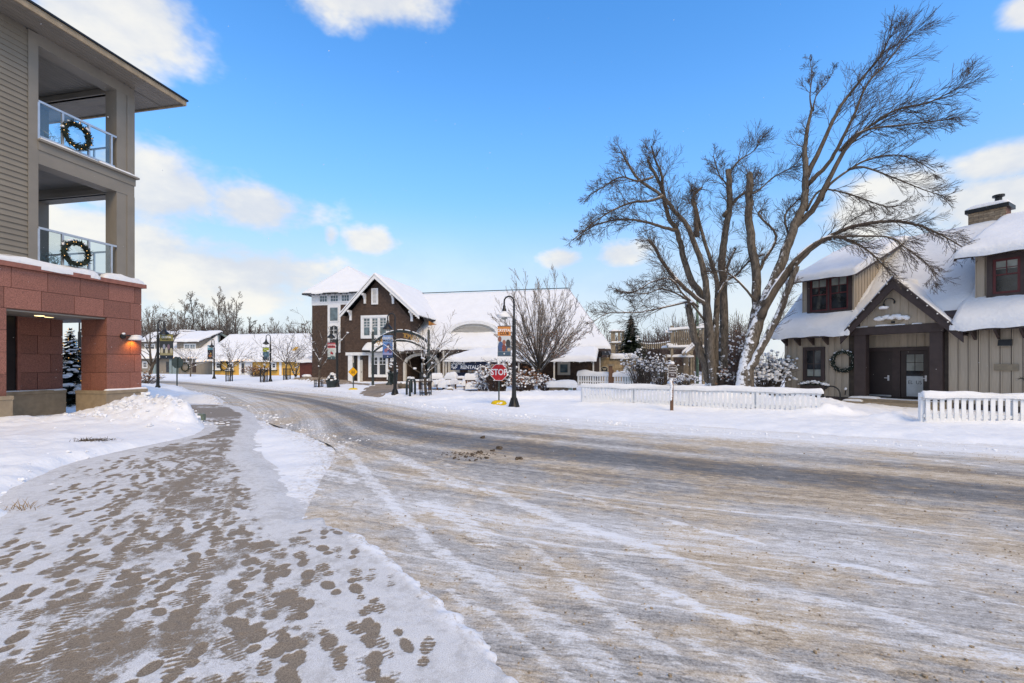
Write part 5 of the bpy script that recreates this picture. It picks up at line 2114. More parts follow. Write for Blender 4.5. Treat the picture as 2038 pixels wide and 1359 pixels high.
    sn = MB().blanket(F.p(p0 - .1, pb + .1, pz), F.p(p1 + .1, pb + .1, pz), F.p(q1, .7, EZ - .05), F.p(q0 - .1, .7, EZ - .05), .26, 30, 10, .3, .35, 120)
    sn.build('snow', M['snow_roof'], pr, True)
    for q in (888, 1032.5, 1103, 1181):
        a = F.a(q, pb - .15)
        MB().box(F, a - .05, a + .05, pb - .2, pb - .1, -.05, pz - .05).build('porch_post', M['cream'], T)
    MB().box(F, F.a(881.5, .9), F.a(884.5, .9), .85, .95, -.05, EZ - .1).build('downspout', M['cream'], T)
    # corner pier and white corner board at the far right end
    MB().box(F, F.a(1182, .02), F.a(1193, .02), .0, .25, -.1, EZ).build('corner_pier', M['espresso'], T)
    MB().box(F, F.a(1193, .1), F.a(1195.5, .1), .0, .2, -.1, F.z(711, m1, .1)).build('corner_board', M['cream'], T)
    # windows of the rental front
    for u0, u1, y0, y1, mm in ((892.5, 916, 715, 741.5, 'glass_pale'), (932, 957, 715, 741.5, 'glass_pale'), (1110, 1135, 720, 745.5, 'glass_blue')):
        window(F, T, F.a(u0, .0), F.a(u1, .0), F.z(y1, 10, 0), F.z(y0, 10, 0), .0, .17, M['cream'], M['glass'] if mm == 'glass_pale' else M['glass_blue'], 1, 1, M['cream'], .03, 1, .03, depth=.12)
    MB().box(F, F.a(888), F.a(960), .0, .02, .1, F.z(741, 6)).build('kick_wall', M['navy'], T)
    # icicles of light along the porch edge
    bulbs([F.p(p0 + (p1 - p0) * (i + .5) / 26, pb + .06, pz - .12 - (i % 3) * .03) for i in range(26)], .025, pr)
    bulbs([F.p(aR + .2 + i * .55, EB + .06, EZ - .18) for i in range(9)], .035, T)
    bulbs([F.p(r_a - .15 - i * .16, .66, rz - .16 + i * .15) for i in range(6)], .03, T)
    # the rental sign board
    S = thing('rental_sign', 'navy BIKE RENTALS sign board with white lettering under the porch roof', 'sign', F.p(F.a(930, 2.7), 2.7, 1.2))
    s0, s1 = F.a(897, 2.7), F.a(984, 2.7)
    sz0, sz1 = F.z(736, s0, 2.7), F.z(717, s0, 2.7)
    MB().box(F, s0, s1, 2.66, 2.7, sz0, sz1).build('board', M['navy'], S)
    hgt = sz1 - sz0
    text('BIKE', F.p(F.a(917, 2.7), 2.705, sz0 + hgt * .72), F.u, .36, M['letter_white'], S, bold=.012)
    text('RENTALS', F.p(F.a(935, 2.7), 2.705, sz0 + hgt * .28), F.u, .36, M['letter_white'], S, bold=.012)
    c = F.p(F.a(904, 2.7), 2.707, sz0 + hgt * .45)
    mb = MB()
    for i in range(10):
        an = 2 * math.pi * i / 10
        d = F.u * math.cos(an) + Vector((0, 0, math.sin(an)))
        e = F.u * -math.sin(an) + Vector((0, 0, math.cos(an)))
        mb.prism([c + d * .10 - e * .03, c + d * .10 + e * .03, c + d * .26 + e * .045, c + d * .26 - e * .045], F.n * .006)
    mb.build('flower_emblem', M['letter_white'], S)
    return T


lodge()


# ------------------------------------------------------------------ the two small houses far left
def yellow_house():
    F = Frame(-34.0, 62.0, 0.985, -0.17)
    T = thing('yellow_house', 'low yellow house with big snowy roof behind the street trees', 'house', F.p(0, -4, .5))
    a0, a1 = F.a(424), F.a(624)
    EZ = F.z(718.5, 0, .4)
    w = MB().box(F, a0, a1, -9, 0, 0, EZ + .3).build('wall', M['yellow_wall'], T)
    RZ = F.z(666, 0, -5)
    hip_roof(F, T, F.a(388, .5), a1 + 1.4, -11, .5, EZ, F.a(459, -5), F.a(612, -5), -5, RZ, .26, 200, nu=24, nv=10)
    for q0, q1, y0, y1 in ((430.5, 439, 720, 735), (455, 464, 721, 736), (541.5, 549.5, 721, 734)):
        window(F, T, F.a(q0 - 1), F.a(q1 + 1), F.z(y1, 0), F.z(y0, 0), .02, .16, M['white'], M['glass'], 1, 2, M['white'], .03, 1, .04, depth=.08)
        bx = MB().box(F, F.a(q0 - 3), F.a(q1 + 3), .05, .4, F.z(y1 + 3.5, 0), F.z(y1 + 1.2, 0)).build('flower_box', M['needle'], T)
        MB().blanket(F.p(F.a(q0 - 3), .42, F.z(y1 + 1.2, 0)), F.p(F.a(q1 + 3), .42, F.z(y1 + 1.2, 0)), F.p(F.a(q1 + 3), .08, F.z(y1 + 1.2, 0)), F.p(F.a(q0 - 3), .08, F.z(y1 + 1.2, 0)), .1, 4, 2, .1, .4, 2).build('snow', M['snow_roof'], bx, True)
    # white entry bay with its door
    b0, b1 = F.a(477), F.a(503)
    MB().box(F, b0, b1, .0, .14, .2, F.z(718, 0)).build('entry_bay', M['white'], T)
    d = MB().box(F, F.a(482), F.a(489), .14, .2, .3, F.z(721, 0)).build('door', M['cream'], T)
    MB().box(F, F.a(483.2), F.a(487.8), .2, .22, F.z(743, 0), F.z(723, 0)).build('pane', M['glass'], d)
    MB().box(F, F.a(556.5), F.a(561), .0, .1, .2, F.z(718, 0)).build('corner_board', M['white'], T)
    MB().box(F, F.a(423.5), F.a(427), .0, .08, .2, F.z(722, 0)).build('corner_board', M['white'], T)
    # little yellow dormer cheek showing through the snow
    MB().prism([F.p(F.a(576, -1.2), -1.2, F.z(707, 5, -1.2)), F.p(F.a(588, -1.2), -1.2, F.z(703, 5, -1.2)), F.p(F.a(588, -1.2), -1.2, F.z(690, 5, -1.2)), F.p(F.a(579, -1.2), -1.2, F.z(698, 5, -1.2))], F.n * -1.5).build('dormer_cheek', M['yellow_wall'], T)
    bulbs([F.p(F.a(400) + i * .55, .62, EZ + .02 + .05 * (i % 2)) for i in range(14)], .05, T, 'bulb')
    bulbs([F.p(F.a(478) + i * .4, .64, EZ + .16) for i in range(6)], .05, T, 'bulb')
    return F, T


YF, _ = yellow_house()


def grey_house():
    F = Frame(-45.0, 66.0, 0.99, -0.14)
    T = thing('grey_house', 'grey two dormer house with snowy roof and pale teal porch posts', 'house', F.p(0, -4, .5))
    a0, a1 = F.a(262), F.a(425)
    EZ = F.z(712, 0, .5)
    MB().box(F, a0, a1, -9, 0, 0, EZ + .2).build('wall', M['grey_wall'], T)
    RZ = F.z(661, 0, -5)
    rr = F.a(432, -5)
    er = F.a(440, .5)
    e0 = a0 - 2
    mb = MB()
    mb.prism([F.p(e0, .5, EZ), F.p(er, .5, EZ), F.p(rr, -5, RZ), F.p(e0, -5, RZ)], (0, 0, -.15))
    mb.prism([F.p(e0, -10.5, EZ), F.p(er, -10.5, EZ), F.p(rr, -5, RZ), F.p(e0, -5, RZ)], (0, 0, -.15))
    ro = mb.build('roof', M['espresso'], T)
    sn = MB()
    sn.blanket(F.p(e0, .6, EZ), F.p(er, .6, EZ), F.p(rr, -5, RZ), F.p(e0, -5, RZ), .26, 30, 12, .3, .3, 301)
    sn.blanket(F.p(er, -10.5, EZ), F.p(e0, -10.5, EZ), F.p(e0, -4.9, RZ), F.p(rr, -4.9, RZ), .26, 12, 6, .3, .3, 302)
    sn.build('snow', M['snow_roof'], ro, True)
    MB().prism([F.p(a1, 0, EZ - .2), F.p(a1, -10, EZ - .2), F.p(a1, -5, RZ - .3)], F.u * .3).build('end_gable', M['grey_wall'], T)
    # trim of the gable end
    for p, q in ((F.p(er - .1, .6, EZ - .05), F.p(rr + .1, -5, RZ)), (F.p(er - .1, -10.5, EZ - .05), F.p(rr + .1, -5, RZ))):
        MB().beam(p, q, .1, .3).build('rake_board', M['teal'], T)
    for k, (q0, q1, y0, y1, w0, w1) in enumerate(((281, 314, 680, 699.5, 288, 309), (352, 397, 680, 702, 366, 390))):
        b = -1.0
        d0, d1 = F.a(q0, b), F.a(q1, b)
        zt, zb = F.z(y0, d0, b), F.z(y1 + 3, d0, b)
        d = MB().box(F, d0, d1, -4.5, b, zb - .3, zt).build('dormer', M['grey_wall'], T)
        tip = F.p(d1 + .9, -4.6, RZ - .3)
        MB().prism([F.p(d1, b, zb - .5), F.p(d1, b, zt), F.p(d1, -4.9, RZ - .35), F.p(d1, -4.9, RZ - 1.2)], F.u * .05).build('cheek', M['grey_wall'], d)
        dr = MB().prism([F.p(d0 - .4, b + .5, zt - .12), F.p(d1 + .4, b + .5, zt - .12), F.p(d1 + .4, -4.9, RZ - .1), F.p(d0 - .4, -4.9, RZ - .1)], (0, 0, .2)).build('dormer_roof', M['espresso'], d)
        MB().blanket(F.p(d0 - .45, b + .55, zt + .06), F.p(d1 + .4, b + .55, zt + .06), F.p(d1 + .4, -5.0, RZ + .08), F.p(d0 - .45, -5.0, RZ + .08), .26, 10, 8, .25, .3, 310 + k).build('snow', M['snow_roof'], dr, True)
        window(F, d, F.a(w0, b), F.a(w1, b), zb + .45, zt - .3, b + .0, .12, M['white'], M['glass_blue'] if k else M['glass'], 2, 2, M['white'], .05, 2, .05, depth=.06, transom=.5)
    # small window, teal porch posts, doors
    window(F, T, F.a(284), F.a(294), F.z(733, 0), F.z(719, 0), .02, .12, M['white'], M['glass'], 2, 2, M['white'], .04, 1, .05, depth=.06)
    for q0, q1 in ((308, 313), (340, 345), (346.5, 356)):
        MB().box(F, F.a(q0), F.a(q1), .0, .3, .2, F.z(714, 0)).build('porch_post', M['teal'], T)
    MB().box(F, F.a(331), F.a(339.5), .0, .06, F.z(741, 0), F.z(720, 0)).build('door', M['glass'], T)
    MB().box(F, F.a(383), F.a(390), .0, .06, F.z(741, 0), F.z(722, 0)).build('door', M['espresso'], T)
    ch = MB().box(F, F.a(361, -6), F.a(381, -6), -6.6, -5.6, RZ - .5, RZ + .35).build('chimney', M['brick'], ro)
    MB().blanket(F.p(F.a(360, -6), -5.5, RZ + .35), F.p(F.a(383, -6), -5.5, RZ + .35), F.p(F.a(383, -6), -6.7, RZ + .35), F.p(F.a(360, -6), -6.7, RZ + .35), .2, 4, 4, .2, .3, 4).build('snow', M['snow_roof'], ch, True)
    bulbs([F.p(F.a(282) + i * .6, .7, EZ + .0 + .06 * (i % 2)) for i in range(24)], .05, ro, 'bulb')
    return F


GF = grey_house()
make_wreath('wreath on the wall of the grey house beside the snowy sapling', GF.p(GF.a(368, .2), .2, GF.z(730, GF.a(368))), GF.u, .62, .2, 31, n=200, lights=10)
make_wreath('wreath on the yellow house wall between its two left windows', YF.p(YF.a(446, .2), .2, YF.z(728, YF.a(446))), YF.u, .62, .2, 32, n=200, lights=10)
# ------------------------------------------------------------------ trees
class Tree:
    def __init__(s, seed):
        s.rg = random.Random(seed)
        s.trunk, s.limb, s.twig = MB(), MB(), MB()
        s.lines = {}
        s.drift = MB()
        s.zsnow = 6.5
        s.flat = .93

    def rv(s, k=1.0):
        g = s.rg.gauss
        return Vector((g(0, k), g(0, k), g(0, k)))

    def tube(s, pts, rads, lead=False):
        r = max(rads)
        if lead:
            s.trunk.tube(pts, rads, 10, True)
        elif r > .028:
            s.limb.tube(pts, rads, 6 if r > .06 else 5, True)
            s.lay(pts, rads)
        else:
            s.lines.setdefault(len(pts), []).append((pts, rads))

    def lay(s, pts, rads):
        """Snow lying along the upper side of the flatter stretches."""
        i = 0
        n = len(pts)
        while i < n - 1:
            t = (pts[i + 1] - pts[i]).normalized()
            if abs(t.z) < s.flat and pts[i].z < s.zsnow and s.rg.random() < .72:
                j = min(n - 1, i + s.rg.randint(2, 5))
                seg = pts[i:j + 1]
                if len(seg) > 1:
                    rr = [max(rads[k] * .8, .015) * s.rg.uniform(.7, 1.15) for k in range(i, j + 1)]
                    rr[0] *= .4
                    rr[-1] *= .4
                    up = [p + Vector((0, 0, rads[i + k] * .75)) for k, p in enumerate(seg)]
                    s.drift.tube(up, rr, 6, True)
                i = j + s.rg.randint(0, 1)
            else:
                i += 1

    def sprout(s, p, d, L, r, lv, P):
        """One branch and, recursively, its side branches."""
        rg = s.rg
        n = 5 if lv < 2 else (4 if lv == 2 else 3)
        pts, rads = [p.copy()], [r]
        d = d.normalized()
        for i in range(n):
            d = (d + s.rv(P['wob']) + P['trop'] * P.get('tk', .06)).normalized()
            p = p + d * (L / n)
            pts.append(p.copy())
            rads.append(max(r * (1 - (i + 1) / n * P['taper']), P['rmin']))
        s.tube(pts, rads)
        if lv >= P['depth']:
            return
        k = P['kids'][min(lv, len(P['kids']) - 1)]
        for j in range(k):
            f = P['start'] + (1 - P['start']) * (j + rg.random()) / k
            x = min(f * n, n - .001)
            i = int(x)
            q = pts[i].lerp(pts[i + 1], x - i)
            t = (pts[i + 1] - pts[i]).normalized()
            side = s.rv(1.0)
            side = (side - t * side.dot(t))
            if side.length < 1e-3:
                continue
            side.normalize()
            an = rg.uniform(*P['angle'])
            nd_ = t * math.cos(an) + side * math.sin(an)
            nl = L * rg.uniform(*P['len']) * (1.15 - .55 * f)
            nr = max(rads[i] * rg.uniform(.45, .62), P['rmin'])
            s.sprout(q, nd_, nl, nr, lv + 1, P)

    def limb_path(s, pts, r0, r1, kids, P, lead=False, kl=1.5, kr=.035, start=.25, lv=1):
        """A hand-laid limb with side branches growing from it."""
        rg = s.rg
        sp = smooth_path([tuple(p) for p in pts], 4)
        pts = [Vector(p) for p in sp]
        n = len(pts)
        rads = [r0 + (r1 - r0) * (i / (n - 1)) ** .62 for i in range(n)]
        pts = [p + s.rv(rads[i] * .12) for i, p in enumerate(pts)]
        s.tube(pts, rads, lead)
        kids = int(kids * P.get('more', 1.0))
        for j in range(kids):
            f = start + (1 - start) * (j + rg.random()) / kids
            x = min(f * (n - 1), n - 1.001)
            i = int(x)
            q = pts[i].lerp(pts[i + 1], x - i)
            t = (pts[i + 1] - pts[i]).normalized()
            side = s.rv(1.0)
            side = (side - t * side.dot(t)).normalized()
            an = rg.uniform(*P['angle'])
            d = t * math.cos(an) + side * math.sin(an)
            s.sprout(q, d, kl * rg.uniform(.55, 1.2) * (1.08 - .72 * f), min(kr * .72, rads[i] * .6) * rg.uniform(.6, 1.0), lv, P)

    def snow_clumps(s, n, rmin, rmax, zlim=None):
        """Snow caught in the forks."""
        mb = MB()
        vs = s.limb.v
        if not vs:
            return mb
        for _ in range(n):
            x, y, z = vs[s.rg.randrange(len(vs))]
            if zlim and z > zlim:
                continue
            r = s.rg.uniform(rmin, rmax)
            mb.blob((x, y, z + r * .4), r, s.rg, r * .6, 6, 4)
        return mb

    def bake(s):
        """All the thin branches at once: three-sided tubes."""
        for n, L in s.lines.items():
            P = np.array([[tuple(p) for p in a] for a, _ in L])
            Rr = np.array([r for _, r in L])
            t = np.gradient(P, axis=1)
            t /= np.maximum(np.linalg.norm(t, axis=2, keepdims=True), 1e-6)
            ref = np.where(np.abs(t[..., 2:3]) > .9, np.array([1.0, 0, 0]), np.array([0, 0, 1.0]))
            x = np.cross(t, ref)
            x /= np.maximum(np.linalg.norm(x, axis=2, keepdims=True), 1e-6)
            y = np.cross(t, x)
            ring = [P + (x * math.cos(a) + y * math.sin(a)) * Rr[..., None] for a in (0, 2.0944, 4.18879)]
            V = np.stack(ring, 2).reshape(-1, 3)
            m = len(L)
            base = (np.arange(m) * n * 3)[:, None, None]
            i = (np.arange(n - 1) * 3)[None, :, None]
            j = np.arange(3)[None, None, :]
            j2 = (j + 1) % 3
            q = np.stack([base + i + j, base + i + j2, base + i + 3 + j2, base + i + 3 + j], -1).reshape(-1, 4)
            q = q + len(s.twig.v)
            s.twig.v.extend(map(tuple, V.tolist()))
            s.twig.f.extend(map(tuple, q.tolist()))
        s.lines = {}

    def finish(s, name, label, cat, loc, bark, twig, group=None, snow=None):
        s.bake()
        T = thing(name, label, cat, loc, group)
        if s.trunk.v:
            s.trunk.build('trunk', bark, T, True)
        if s.limb.v:
            s.limb.build('limbs', M['bark_upper'] if bark is M['bark'] else bark, T, True)
        if s.twig.v:
            s.twig.build('crown', twig, T)
        if s.drift.v:
            s.drift.build('branch_snow', M['snow_clump'], T, True)['kind'] = 'stuff'
        if snow and snow.v:
            snow.build('snow', M['snow_clump'], T, True)['kind'] = 'stuff'
        return T


UP = Vector((0, 0, 1))


def PX(pts, y0, y1):
    n = len(pts)
    return [at(x, y, y0 + (y1 - y0) * i / (n - 1)) for i, (x, y) in enumerate(pts)]


BIG = dict(wob=.13, trop=UP, tk=.03, taper=.85, rmin=.0052, depth=3, kids=[6, 7, 4], more=1.9, start=.12, angle=(.3, .85), len=(.5, .85))
SWEEP = dict(wob=.11, trop=Vector((.6, .05, .4)), tk=.05, taper=.85, rmin=.005, depth=3, kids=[6, 6, 4], more=1.6, start=.12, angle=(.22, .7), len=(.48, .8))


def big_left_tree():
    t = Tree(11)
    base = at(1424, 765, 20.5)
    b = Vector((base.x, base.y, gz(base.x, base.y)))
    Y = 20.5

    def root(x, y=20.5):
        p = at(x, 765, y)
        return p
    # stems, photographed outline and thickness
    def stem(pts, y0, y1, r0, r1, kids, kl=1.5, lead=True, start=.45, P=BIG, low=True):
        q = PX(pts, y0, y1)
        if low:
            q = [Vector((q[0].x + (b.x - q[0].x) * .2, q[0].y, b.z - .15))] + q
        t.limb_path(q, r0, r1, kids, P, lead, kl, start=start)
    stem([(1413, 762), (1404, 725), (1387, 685), (1378, 654), (1368, 603)], 20.6, 20.2, .26, .13, 5, 1.0)
    stem([(1416, 762), (1412, 700), (1406, 607), (1387, 576), (1369, 542), (1357, 493), (1347, 459), (1329, 428), (1318, 377), (1303, 345), (1288, 318)], 20.8, 19.6, .27, .05, 13, 1.7)
    stem([(1419, 762), (1415, 690), (1409, 607), (1401, 545), (1387, 496), (1366, 447), (1341, 419), (1319, 391), (1271, 356), (1247, 321), (1235, 297)], 20.2, 19.0, .24, .03, 15, 1.7)
    stem([(1424, 762), (1425, 638), (1428, 576), (1421, 536), (1397, 465), (1385, 410), (1378, 392)], 20.4, 20.9, .20, .04, 10, 1.5)
    stem([(1441, 762), (1440, 607), (1437, 515), (1443, 468), (1452, 413), (1450, 338)], 20.7, 20.9, .25, .12, 8, 1.8, start=.6)
    # limbs
    def limb(pts, y0, y1, r0, r1, kids, kl=1.3, start=.2):
        t.limb_path(PX(pts, y0, y1), r0, r1, kids, BIG, False, kl, start=start)
    limb([(1347, 459), (1313, 450), (1273, 439), (1230, 437), (1190, 446), (1160, 462)], 19.7, 18.4, .085, .02, 12, 1.4)
    limb([(1319, 391), (1289, 400), (1260, 402), (1224, 416), (1185, 440), (1140, 478)], 19.2, 18.0, .07, .02, 12, 1.3)
    limb([(1300, 352), (1270, 360), (1235, 352), (1200, 372), (1170, 390)], 19.3, 18.4, .06, .018, 9, 1.2)
    limb([(1316, 377), (1317, 350), (1305, 320), (1296, 290)], 19.7, 19.5, .08, .03, 7, 1.2)
    limb([(1406, 607), (1385, 592), (1345, 555), (1318, 520), (1303, 492), (1290, 477)], 20.0, 18.9, .11, .055, 10, 1.4)
    limb([(1390, 610), (1362, 588), (1335, 556), (1300, 560), (1262, 580), (1225, 578)], 19.8, 18.4, .06, .015, 10, 1.2)
    limb([(1404, 640), (1368, 597), (1320, 575), (1288, 584), (1250, 582)], 20.2, 18.6, .055, .016, 10, 1.3)
    limb([(1372, 600), (1320, 612), (1270, 622), (1215, 622), (1180, 640)], 20.0, 18.3, .05, .015, 11, 1.4)
    limb([(1425, 610), (1428, 590), (1445, 560), (1468, 545), (1490, 520), (1520, 505)], 20.4, 20.0, .085, .03, 8, 1.2)
    limb([(1440, 430), (1462, 400), (1482, 383), (1500, 370)], 20.8, 21.2, .10, .04, 7, 1.4)
    limb([(1387, 470), (1385, 420), (1378, 395), (1397, 372)], 20.7, 20.9, .13, .05, 7, 1.2)
    limb([(1437, 560), (1452, 520), (1462, 497)], 20.6, 20.8, .08, .05, 4, .9)
    limb([(1450, 400), (1447, 370), (1430, 345), (1420, 310)], 20.9, 21.3, .06, .02, 8, 1.3)
    limb([(1449, 350), (1470, 320), (1500, 300), (1515, 270)], 20.9, 20.9, .05, .015, 8, 1.3)
    sn = t.snow_clumps(40, .04, .10, 6.0)
    return t.finish('maple_tree', 'big bare multi-stemmed tree with snow in its forks behind the picket fence', 'tree', b, M['bark'], M['twig'], None, sn)


def big_right_tree():
    t = Tree(23)
    base = at(1484, 765, 19.0)
    b = Vector((base.x, base.y, gz(base.x, base.y)))

    def path(pts, y0, y1, r0, r1, kids, kl, lead=False, P=BIG, start=.3, foot=False, kr=.035):
        q = PX(pts, y0, y1)
        if foot:
            q = [Vector((q[0].x - .05, q[0].y, b.z - .2))] + q
        t.limb_path(q, r0, r1, kids, P, lead, kl, start=start, kr=kr)
    path([(1480, 762), (1494, 690), (1508, 638), (1530, 582), (1561, 514), (1576, 459), (1598, 409), (1604, 369), (1603, 320), (1602, 294), (1608, 250), (1616, 218)], 19.0, 19.6, .40, .05, 8, 1.6, True, foot=True, start=.5)
    path([(1484, 762), (1490, 700), (1505, 623), (1505, 561), (1496, 484), (1490, 422), (1492, 360), (1491, 345)], 19.4, 20.0, .27, .13, 9, 1.7, True, foot=True, start=.5)
    path([(1492, 740), (1512, 700), (1536, 653), (1556, 610), (1573, 564), (1587, 530)], 18.8, 18.2, .20, .10, 6, 1.2, True, start=.4, foot=True)
    path([(1616, 218), (1612, 190), (1616, 150), (1611, 112)], 19.6, 19.8, .045, .01, 7, .8)
    path([(1618, 222), (1624, 192), (1645, 165), (1661, 138)], 19.6, 19.4, .04, .01, 5, .7)
    path([(1604, 353), (1623, 315), (1644, 271), (1673, 212), (1723, 147), (1752, 112), (1768, 80), (1774, 68)], 19.5, 18.6, .13, .012, 17, 2.0, P=SWEEP)
    path([(1606, 368), (1647, 327), (1673, 283), (1697, 235), (1726, 168), (1764, 126), (1800, 80), (1822, 62)], 19.6, 18.0, .12, .012, 19, 2.2, P=SWEEP)
    path([(1578, 455), (1616, 419), (1632, 391), (1673, 312), (1697, 280), (1732, 250), (1785, 218), (1844, 205), (1890, 184), (1918, 166)], 19.4, 17.4, .15, .012, 22, 2.1, P=SWEEP)
    path([(1672, 300), (1700, 270), (1740, 255), (1800, 248), (1850, 242), (1895, 236)], 18.8, 17.2, .07, .012, 16, 1.7, P=SWEEP)
    path([(1635, 400), (1650, 368), (1685, 341), (1726, 318), (1779, 308), (1820, 318), (1862, 342)], 19.2, 17.6, .08, .012, 14, 1.5, P=SWEEP)
    path([(1690, 336), (1720, 332), (1770, 350), (1838, 377), (1880, 390)], 18.6, 17.2, .06, .012, 13, 1.3, P=SWEEP)
    path([(1604, 420), (1630, 380), (1668, 380), (1720, 396), (1760, 410), (1800, 408)], 19.3, 17.8, .06, .012, 12, 1.4, P=SWEEP)
    DR = dict(SWEEP, trop=Vector((.8, -.1, -.25)), angle=(.25, .75))
    path([(1512, 632), (1545, 575), (1585, 524), (1620, 490), (1656, 468), (1700, 450), (1765, 440), (1820, 446), (1863, 462), (1905, 485), (1932, 505)], 18.9, 16.4, .17, .014, 26, 1.6, P=DR, start=.3)
    path([(1518, 610), (1560, 545), (1600, 500), (1648, 472), (1690, 478), (1730, 500), (1760, 530), (1778, 550)], 18.8, 16.6, .12, .012, 16, 1.3, P=DR)
    path([(1655, 470), (1720, 470), (1770, 472), (1800, 490), (1850, 530), (1862, 565)], 17.6, 16.2, .055, .01, 13, 1.2, P=DR)
    path([(1500, 560), (1520, 520), (1545, 470), (1512, 430), (1512, 420)], 19.6, 20.2, .08, .04, 6, 1.2)
    path([(1505, 600), (1470, 560), (1440, 540), (1405, 545)], 19.2, 18.4, .06, .02, 8, 1.2)
    path([(1545, 545), (1570, 480), (1562, 430), (1590, 395)], 19.3, 19.8, .07, .03, 8, 1.3)
    path([(1491, 360), (1500, 385), (1540, 352), (1580, 330), (1600, 300)], 20.0, 20.6, .05, .015, 9, 1.2)
    sn = t.snow_clumps(30, .04, .10, 6.0)
    return t.finish('leaning_maple_tree', 'tall bare tree leaning right with windswept branches over the taupe house', 'tree', b, M['bark'], M['twig'], None, sn)


big_left_tree()
big_right_tree()


def vase_tree(name, label, loc, h, spread, seed, stems, P, twig, bark, trunk_h, r0, cat='tree', group=None, leaves=0, clump=0, lean=(0, 0), round_=False):
    t = Tree(seed)
    rg = t.rg
    loc = Vector(loc)
    top = loc + Vector((lean[0], lean[1], trunk_h))
    t.limb_path([loc - UP * .15, loc.lerp(top, .5) + t.rv(.02), top], r0, r0 * .8, 0, P, True)
    for i in range(stems):
        a = 2 * math.pi * (i + rg.uniform(-.3, .3)) / stems
        tilt = spread * math.sqrt(rg.uniform(.05, 1.0))
        d = Vector((math.cos(a) * math.sin(tilt), math.sin(a) * math.sin(tilt), math.cos(tilt)))
        L = (h - trunk_h) * rg.uniform(.85, 1.0) * (1.08 - .42 * (tilt / max(spread, .1)) ** 2 if round_ else 1 / max(math.cos(tilt * .7), .5))
        start = loc.lerp(top, rg.uniform(.55, 1.0))
        t.sprout(start, d, L * .85, r0 * rg.uniform(.38, .55), 0, P)
    T = t.finish(name, label, cat, loc, bark, twig, group, t.snow_clumps(clump, .03, .10) if clump else None)
    if leaves:
        mb = MB()
        vs = t.twig.v
        for _ in range(leaves):
            x, y, z = vs[rg.randrange(len(vs))]
            if z > loc.z + h * .45:
                continue
            d = t.rv(1).normalized()
            w = d.orthogonal().normalized() * .028
            p = Vector((x, y, z))
            mb.add([p, p + d * .05 + w, p + d * .11, p + d * .05 - w], [(0, 1, 2, 3)])
        if mb.v:
            o = mb.build('dry_leaves', M['dryleaf'], T)
            o['kind'] = 'stuff'
    return T


VASE = dict(wob=.06, trop=UP, tk=.05, taper=.85, rmin=.006, depth=3, kids=[8, 7, 4], start=.15, angle=(.2, .55), len=(.3, .5))
STREET = dict(wob=.13, trop=UP, tk=.04, taper=.8, rmin=.006, depth=2, kids=[7, 5], start=.2, angle=(.5, 1.0), len=(.35, .6))


def ground_at(px, Y):
    X = (px - HX) / FPX * Y
    return Vector((X, Y, gz(X, Y)))


p = ground_at(1074, 27.0)
vase_tree('broom_shaped_tree', 'round crowned bare tree with brown leaves in front of the lodge porch', p, 7.4, .92, 41, 30, VASE, M['twig_pale'], M['bark_light'], 1.4, .115, leaves=2600, clump=30, round_=True)
# street trees in their cages
for px, Y, h, sd, lab, lean in (
        (848, 22.2, 4.1, 51, 'bare street tree in an iron cage beside the arched sign', (-.12, 0)),
        (634, 31.0, 5.4, 52, 'bare street tree in front of the brown tower wall', (.1, 0)),
        (571, 38.2, 4.5, 53, 'bare street tree in a cage right of the green banner lamp', (-.05, 0)),
        (525, 39.0, 3.6, 54, 'thin bare street tree in a cage left of the green banner lamp', (.05, 0)),
        (457, 42.0, 4.6, 55, 'bare street tree in a cage in front of the yellow house windows', (.1, 0)),
        (379, 54.0, 4.6, 56, 'snow laden bare tree in front of the grey house', (0, 0))):
    pr = dict(STREET)
    vase_tree('street_tree', lab, ground_at(px, Y), h, .95 if px != 525 else .5, sd, 7 if px != 525 else 4, pr, M['twig'] if px != 848 else M['twig_grey'], M['bark_light'], h * .36, .075, group='street trees', clump=30, lean=lean)
# multi-stemmed shrub left of the tower
vase_tree('bare_shrub', 'bare multi-stemmed shrub in front of the yellow house right end', ground_at(588, 44.0), 3.6, .7, 61, 9, STREET, M['twig'], M['bark_light'], .25, .09, 'shrub', clump=60)
t = vase_tree('roadside_tree', 'slim leaning bare tree beside the red granite pier and banner lamp', ground_at(289, 40.0), 8.0, .75, 62, 7, STREET, M['twig'], M['bark_light'], 2.2, .14, lean=(.9, 0))


# woodland behind the houses: a few trees, copied
WOOD = dict(wob=.10, trop=UP, tk=.05, taper=.85, rmin=.012, depth=3, kids=[7, 6, 4], start=.2, angle=(.35, .8), len=(.34, .58))


def wood_proto(seed, h):
    t = Tree(seed)
    rg = t.rg
    pts = [Vector((0, 0, -.3))]
    for i in range(6):
        pts.append(Vector((rg.gauss(0, .25), rg.gauss(0, .25), h * (i + 1) / 6 * .8)))
    t.zsnow = -9
    t.limb_path(pts, .22, .04, 17, WOOD, True, h * .27, kr=.085, start=.28, lv=0)
    return t.finish('woodland_tree', '', 'tree', (0, 0, 0), M['bark_light'], M['twig_grey'], 'trees of the wood behind the houses')


